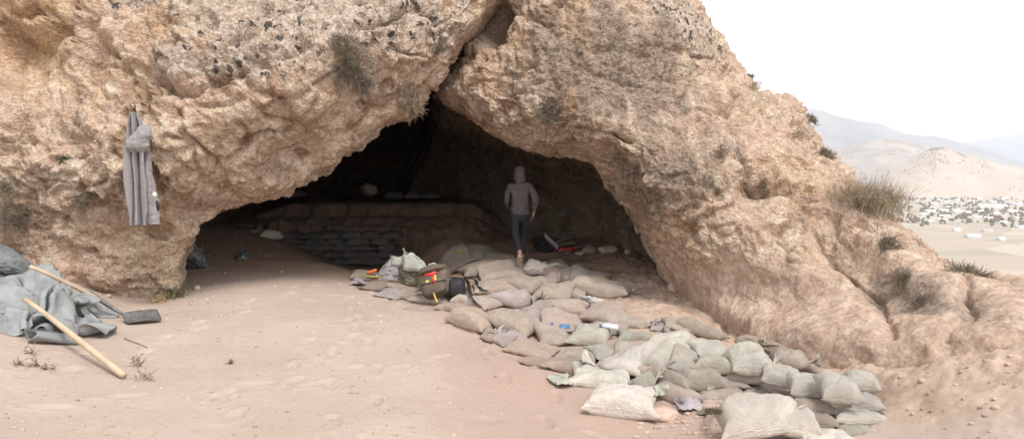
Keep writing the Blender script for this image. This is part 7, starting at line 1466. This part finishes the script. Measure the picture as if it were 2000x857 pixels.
    for s, P4 in legs.items():
        h, t = Vector(P4[3]), Vector(P4[4]); f = (t-h).normalized()
        so_ = skin('shoe', {'a': (tuple(h-f*.03+Vector((0, 0, .03))), (.043, .05)), 'b': (tuple(h+f*.06+Vector((0, 0, .015))), (.045, .045)), 'c': (tuple(h+f*.15), (.046, .035)), 'd': (tuple(h+f*.20), (.036, .025))}, [('a', 'b'), ('b', 'c'), ('c', 'd')], M['shoe'], body)
        nx = Vector((1, 0, 0)); dn = f.cross(nx).normalized(); dn = dn if dn.z < 0 else -dn
        mb = MB(); V = []
        for i in range(9):
            u = i/8; wd = .036+.012*math.sin(u*math.pi*.9+.3)
            for sx in (-1, 1):
                for hz in (0, 1): V.append(h-f*.055+f*.275*u+nx*sx*wd*(1 if i not in (0, 8) else .7)+dn*(.035+.016*hz))
        Fc = []
        for i in range(8):
            a = i*4; b = a+4; Fc += [(a, a+1, b+1, b), (a+2, b+2, b+3, a+3), (a, b, b+2, a+2), (a+1, a+3, b+3, b+1)]
        Fc += [(0, 2, 3, 1), (32, 33, 35, 34)]
        mb.add(V, Fc); mb.build('sole', M['sole'], so_, smooth=False)
    body.location = q; body.rotation_euler = (0, 0, rz); body.scale = (sc, sc, sc)
    return body
fq = hit(1016, 513, .0, 9, 16, 'h')
hpx = 190*fq[1]/F0
person_at(fq, R(6), hpx/1.74)
# ------------------------------------------------------------------ the valley
def far_mat(name, ca, cb, sc, spots=None):
    m, nt, b = newmat(name); N = NT(nt); P = N.pos()
    c = N.mix(N.ramp(N.noise(P, sc, 6, .65, .4), .35, .65), ca, cb)
    if spots: c = N.mix(N.ramp(N.noise(P, sc*9, 4, .7), .56, .62), c, spots)
    N.put(b.inputs['Base Color'], c); b.inputs['Roughness'].default_value = .95; b.inputs['Specular IOR Level'].default_value = .1
    return m
def hill(name, sil, D, front, mat, rough, seed, nx=260, ny=60):
    S = np.array(sil, float); px = np.linspace(S[0, 0], S[-1, 0], nx)
    py = np.interp(px, S[:, 0], S[:, 1])
    k = np.array([.25, .5, .25]); 
    for _ in range(3): py = np.convolve(np.pad(py, 1, 'edge'), k, 'valid')
    top = at(px, py, D); V = np.zeros((nx, ny, 3)); t = np.linspace(0, 1, ny)
    for j, s in enumerate(t):
        # s<.7: front slope from foot to crest, then the far side
        if s < .72:
            q = s/.72; d = D-front*(1-q); f = q**1.25
        else:
            q = (s-.72)/.28; d = D+front*.8*q; f = 1-q**1.4
        V[:, j, 0] = top[:, 0]*(d/D); V[:, j, 1] = d
        zt = top[:, 2]; V[:, j, 2] = -122+(zt+122)*f
    P = V.reshape(-1, 3); L = front
    h = (P[:, 2]+122)
    gul = ridged(np.stack([P[:, 0]/L*3.2, P[:, 1]/L*1.2, 0*h], 1), 4, seed, .55)-.6
    w_ = np.sin(np.pi*np.clip(np.tile(t/.72, nx), 0, 1))**.8
    P[:, 2] += rough*h*gul*(.12+.88*w_)*.28
    P[:, 2] = np.maximum(P[:, 2], -130)
    o = link(name, mesh_np(name, P, gridF(nx, ny, True), mat)); tag(o, kind='structure'); return o
hill('mountain_range', [(700,262),(900,225),(1100,200),(1250,180),(1400,190),(1500,205),(1586,212),(1607,215),(1629,229),(1672,238),(1715,241),(1752,256),(1800,264),(1865,274),(1930,292),(2000,318),(2100,340),(2300,352)], 9500, 3200, far_mat('blue_mountain', (.13, .115, .11), (.24, .20, .17), .0012), .8, 71)
hill('far_mountain', [(1100,330),(1500,310),(1700,300),(1800,290),(1897,275),(1956,266),(2000,261),(2100,250),(2300,262)], 15000, 4000, far_mat('far_mountain_rock', (.13, .12, .12), (.2, .18, .17), .0008), .7, 73)
hill('foothill', [(900,330),(1200,310),(1450,300),(1550,300),(1610,296),(1650,288),(1700,274),(1755,271),(1800,280),(1850,302),(1950,330),(2100,350)], 5200, 1500, far_mat('scrub_slope', (.27, .22, .18), (.42, .34, .27), .004, (.12, .10, .075)), .9, 75)
hill('tan_hill', [(1560,392),(1640,384),(1700,366),(1750,331),(1800,299),(1835,287),(1868,298),(1930,314),(2000,330),(2100,338),(2300,352)], 3300, 700, far_mat('dry_grass_slope', (.41, .325, .25), (.47, .38, .30), .006), .65, 77)
# scrub dotted over the tan hill
tan = bpy.data.objects['tan_hill'].data
co = np.empty(len(tan.vertices)*3); tan.vertices.foreach_get('co', co); co = co.reshape(-1, 3)
M['scrub'] = simple('dark_scrub', (.13, .11, .075), .9, var=.3, scale=.05)
VV, FF, n0 = [], [], 0; r = np.random.RandomState(5)
bs, bf = stone_np((1, 1, .8), 3, 1)
ph, pv = project(co)
cand = np.where((ph > 1640) & (ph < 2010) & (co[:, 1] < 3310))[0]
w_ = np.clip((co[cand, 2]+122)/310, 0, 1)**3.5*np.exp(-((ph[cand]-1840)/80)**2)*(perlin(co[cand]*.012, 3) > -.05)+.005*(perlin(co[cand]*.006, 3) > .1)+1e-5
for i in r.choice(cand, 700, p=w_/w_.sum()):
    s = r.uniform(1.2, 3.0); v = bs*s+co[i]+np.array([r.uniform(-14, 14), r.uniform(-8, 8), s*.3]); VV.append(v); FF.append(bf+n0); n0 += len(v)
tag(link('hillside_scrub', mesh_np('hillside_scrub', np.concatenate(VV), np.concatenate(FF), M['scrub'])), kind='stuff')
# houses of the village
def valley(px, py):
    d = np.concatenate([np.arange(300, 3600, 4.)]); Q = at(px, py, d); e = Q[:, 2]-ground_smooth(Q[:, 0], Q[:, 1]); i = np.argmax(e < 0); return Q[i]
M['wallw'] = simple('whitewash', (.66, .62, .57), .9, var=.1, scale=.2); M['roofw'] = simple('pale_sheet_roof', (.80, .80, .80), .5, var=.06, scale=.2); M['roofb'] = simple('weathered_roof', (.45, .38, .34), .7, var=.15, scale=.2)
def house_mesh(W, D_, H, rh):
    a = MB(); a.add([(-W/2, -D_/2, -2), (W/2, -D_/2, -2), (W/2, D_/2, -2), (-W/2, D_/2, -2), (-W/2, -D_/2, H), (W/2, -D_/2, H), (W/2, D_/2, H), (-W/2, D_/2, H), (-W/2, 0, H+rh), (W/2, 0, H+rh)],
       [(0, 1, 5, 4), (1, 2, 6, 9, 5), (2, 3, 7, 6), (3, 0, 4, 8, 7), (0, 3, 2, 1)])
    o_ = .6; b = MB(); V = []
    for s in (-1, 1):
        V += [(-W/2-o_, s*(D_/2+o_), H-.2), (W/2+o_, s*(D_/2+o_), H-.2), (W/2+o_, 0, H+rh+.15), (-W/2-o_, 0, H+rh+.15)]
    b.add(V+[(x, y, z+.25) for x, y, z in V], [(0, 1, 2, 3), (4, 7, 6, 5), (8, 11, 10, 9), (12, 13, 14, 15), (0, 8, 9, 1), (4, 5, 13, 12), (0, 3, 11, 8), (1, 9, 10, 2), (4, 12, 15, 7), (5, 6, 14, 13)])
    return a, b
HS = [ # px, py, width px, roof, rotation, label
 (1938,406,64,'roofw',4,'longest white roofed building of the village, near the right edge'),(1985,400,22,'roofw',10,'white roofed building joined to the right end of the longest one'),
 (1956,437,26,'roofw',40,'big pale building with a rounded front at the near edge of the village'),(1938,396,16,'roofw',20,'bright white roofed house above the longest building'),
 (1900,464,26,'roofw',-8,'white roofed farm shed alone in the fields below the village'),(1930,428,16,'roofw',-15,'white roofed house left of the big rounded building'),
 (1812,434,14,'roofw',10,'white roofed house at the lower left end of the village beside the ridge'),
 (1955,470,14,'roofw',12,'small white roofed shed out in the fields near the right edge'),(1928,453,18,'roofb',-6,'brown roofed farm building on the upper edge of the fields'),(1868,452,14,'roofw',5,'small white shed in the fields beside the ridge'),
 (1992,446,18,'roofw',10,'pale house cut by the right edge below the village')]
GEN = 'white roofed house among the trees of the valley village'; GENB = 'brown roofed house among the trees of the valley village'
r = np.random.RandomState(21)
for (x, y, w_) in [(1795,382,14),(1808,386,10),(1822,384,12),(1840,383,14),(1860,384,10),(1884,386,12),(1812,397,14),(1826,402,10),(1850,407,14),(1866,412,16),(1843,413,18),(1815,414,22),(1803,421,14),(1845,424,20),(1872,416,18),(1890,416,12),(1908,426,12),(1880,402,12),(1895,396,14),(1912,390,10),(1925,386,10),(1960,390,12),(1975,415,14),(1985,428,12),(1832,392,12),(1848,395,10),(1870,392,12),(1898,408,10),(1915,415,14),(1838,432,14),(1820,408,10),(1856,400,10),(1945,418,12),(1992,389,10),(1965,387,10),(1882,382,10),(1900,385,12)]:
    HS.append((x, y, w_, 'roofb' if r.rand() < .22 else 'roofw', r.uniform(-25, 25), None))
for (px_, py_, w_, rf, rot, lb) in HS:
    q = valley(px_, py_); W = w_*q[1]/F0*.9
    a, b = house_mesh(W, min(W*.6, 14)+2, 3.2+.02*W, 1.6+.03*W)
    e = empty('village_house', q, R(rot)); tag(e, lb or (GEN if rf == 'roofw' else GENB), 'house', 'houses of the village in the valley')
    if lb is None: e['group'] = 'white roofed village houses' if rf == 'roofw' else 'brown roofed village houses'
    a.build('wall', M['wallw'], e, smooth=False); b.build('roof', M[rf], e, smooth=False)
# its trees read as one mass
M['tree'] = simple('village_foliage', (.085, .085, .045), .9, var=.3, scale=.08)
def tree_mat():
    m, nt, b = newmat('village_foliage'); N = NT(nt); a = N.attr('tint')
    c = N.mix(N.ramp(a, 0, .6), (.075, .082, .05), (.125, .115, .07)); c = N.mix(N.ramp(a, .65, .8), c, (.17, .12, .05)); c = N.mix(N.ramp(a, .9, .95), c, (.17, .075, .05))
    N.put(b.inputs['Base Color'], c); b.inputs['Roughness'].default_value = .9; return m
M['tree'] = tree_mat()
VV, FF, TT, n0 = [], [], [], 0
tsh = [stone_np((1, 1, .9), 40+s, 2) for s in range(4)]
tsh = [(v*(1+.35*perlin(v*2.2+s, 8))[:, None], f) for s, (v, f) in enumerate(tsh)]
for i in range(1000):
    px_ = r.uniform(1740, 2030); lo = np.interp(px_, [1740, 1800, 1850, 1920, 2000, 2030], [372, 368, 366, 374, 383, 386]); hi = np.interp(px_, [1740, 1800, 1880, 1960, 2030], [440, 440, 434, 440, 446])
    py_ = lo+(hi-lo)*r.beta(1.1, 1.2); 
    if perlin(np.array([[px_*.045, py_*.12, 2.]]), 4)[0] < -.12: continue
    q = at(px_, py_, 1.); t_ = (-118-CAMZ)/(q[2]-CAMZ); q = np.array([q[0]*t_, t_, 0]); q[2] = ground_smooth(q[:1], q[1:2])[0]
    s = r.uniform(2.0, 5.0); v, f = tsh[i % 4]; a = r.uniform(0, 6.28); c_, s_ = math.cos(a), math.sin(a)
    v = np.stack([v[:, 0]*c_-v[:, 1]*s_, v[:, 0]*s_+v[:, 1]*c_, v[:, 2]*r.uniform(.8, 1.5)+.6], 1)*s+q
    VV.append(v); FF.append(f+n0); TT.append(np.full(len(v), r.rand())); n0 += len(v)
tag(link('village_trees', mesh_np('village_trees', np.concatenate(VV), np.concatenate(FF), M['tree'], attrs={'tint': np.concatenate(TT)})), kind='stuff')
# ------------------------------------------------------------------ the air
hz, nt, b = newmat('haze'); nt.nodes.remove(b)
pv_ = nt.nodes.new('ShaderNodeVolumePrincipled'); pv_.inputs['Color'].default_value = (.84, .91, 1, 1); pv_.inputs['Anisotropy'].default_value = 0; pv_.inputs['Density'].default_value = HAZE if 'HAZE' in globals() else .95e-4
nt.links.new(pv_.outputs[0], nt.nodes['Material Output'].inputs['Volume'])
mb = MB(); mb.box((2000, 8200, 330), (20000, 18000, 960)); o = mb.build('haze', hz, smooth=False); tag(o, kind='stuff')
# ------------------------------------------------------------------ light
SUN_EL, SUN_AZ = R(61), R(150)      # azimuth clockwise from +Y
w = bpy.data.worlds.new('World'); SC.world = w; w.use_nodes = True
wn = w.node_tree; wn.nodes.clear()
wo = wn.nodes.new('ShaderNodeOutputWorld'); bg = wn.nodes.new('ShaderNodeBackground')
sk = wn.nodes.new('ShaderNodeTexSky'); sk.sky_type = 'NISHITA'; sk.sun_disc = False
sk.sun_elevation = SUN_EL; sk.sun_rotation = SUN_AZ; sk.air_density = 1.0; sk.dust_density = 1.0; sk.ozone_density = 1.0
hs = wn.nodes.new('ShaderNodeHueSaturation'); hs.inputs['Saturation'].default_value = .12
wn.links.new(sk.outputs[0], hs.inputs['Color']); wn.links.new(hs.outputs[0], bg.inputs[0]); wn.links.new(bg.outputs[0], wo.inputs[0])
bg.inputs[1].default_value = .15
sd = bpy.data.lights.new('sun', 'SUN'); sd.energy = 1.5; sd.angle = R(20); sd.color = (1, .975, .94)
so = bpy.data.objects.new('sun', sd); COL.objects.link(so)
to = Vector((math.sin(SUN_AZ)*math.cos(SUN_EL), math.cos(SUN_AZ)*math.cos(SUN_EL), math.sin(SUN_EL)))
so.rotation_euler = to.to_track_quat('Z', 'Y').to_euler()
so.location = (0, -5, 20)
vs = SC.view_settings
vs.view_transform = 'Standard'; vs.look = 'None'; vs.gamma = 1; vs.use_curve_mapping = False
vs.exposure = 1.05
SC.cycles.max_bounces = 8; SC.cycles.diffuse_bounces = 4
SC.cycles.volume_bounces = 3
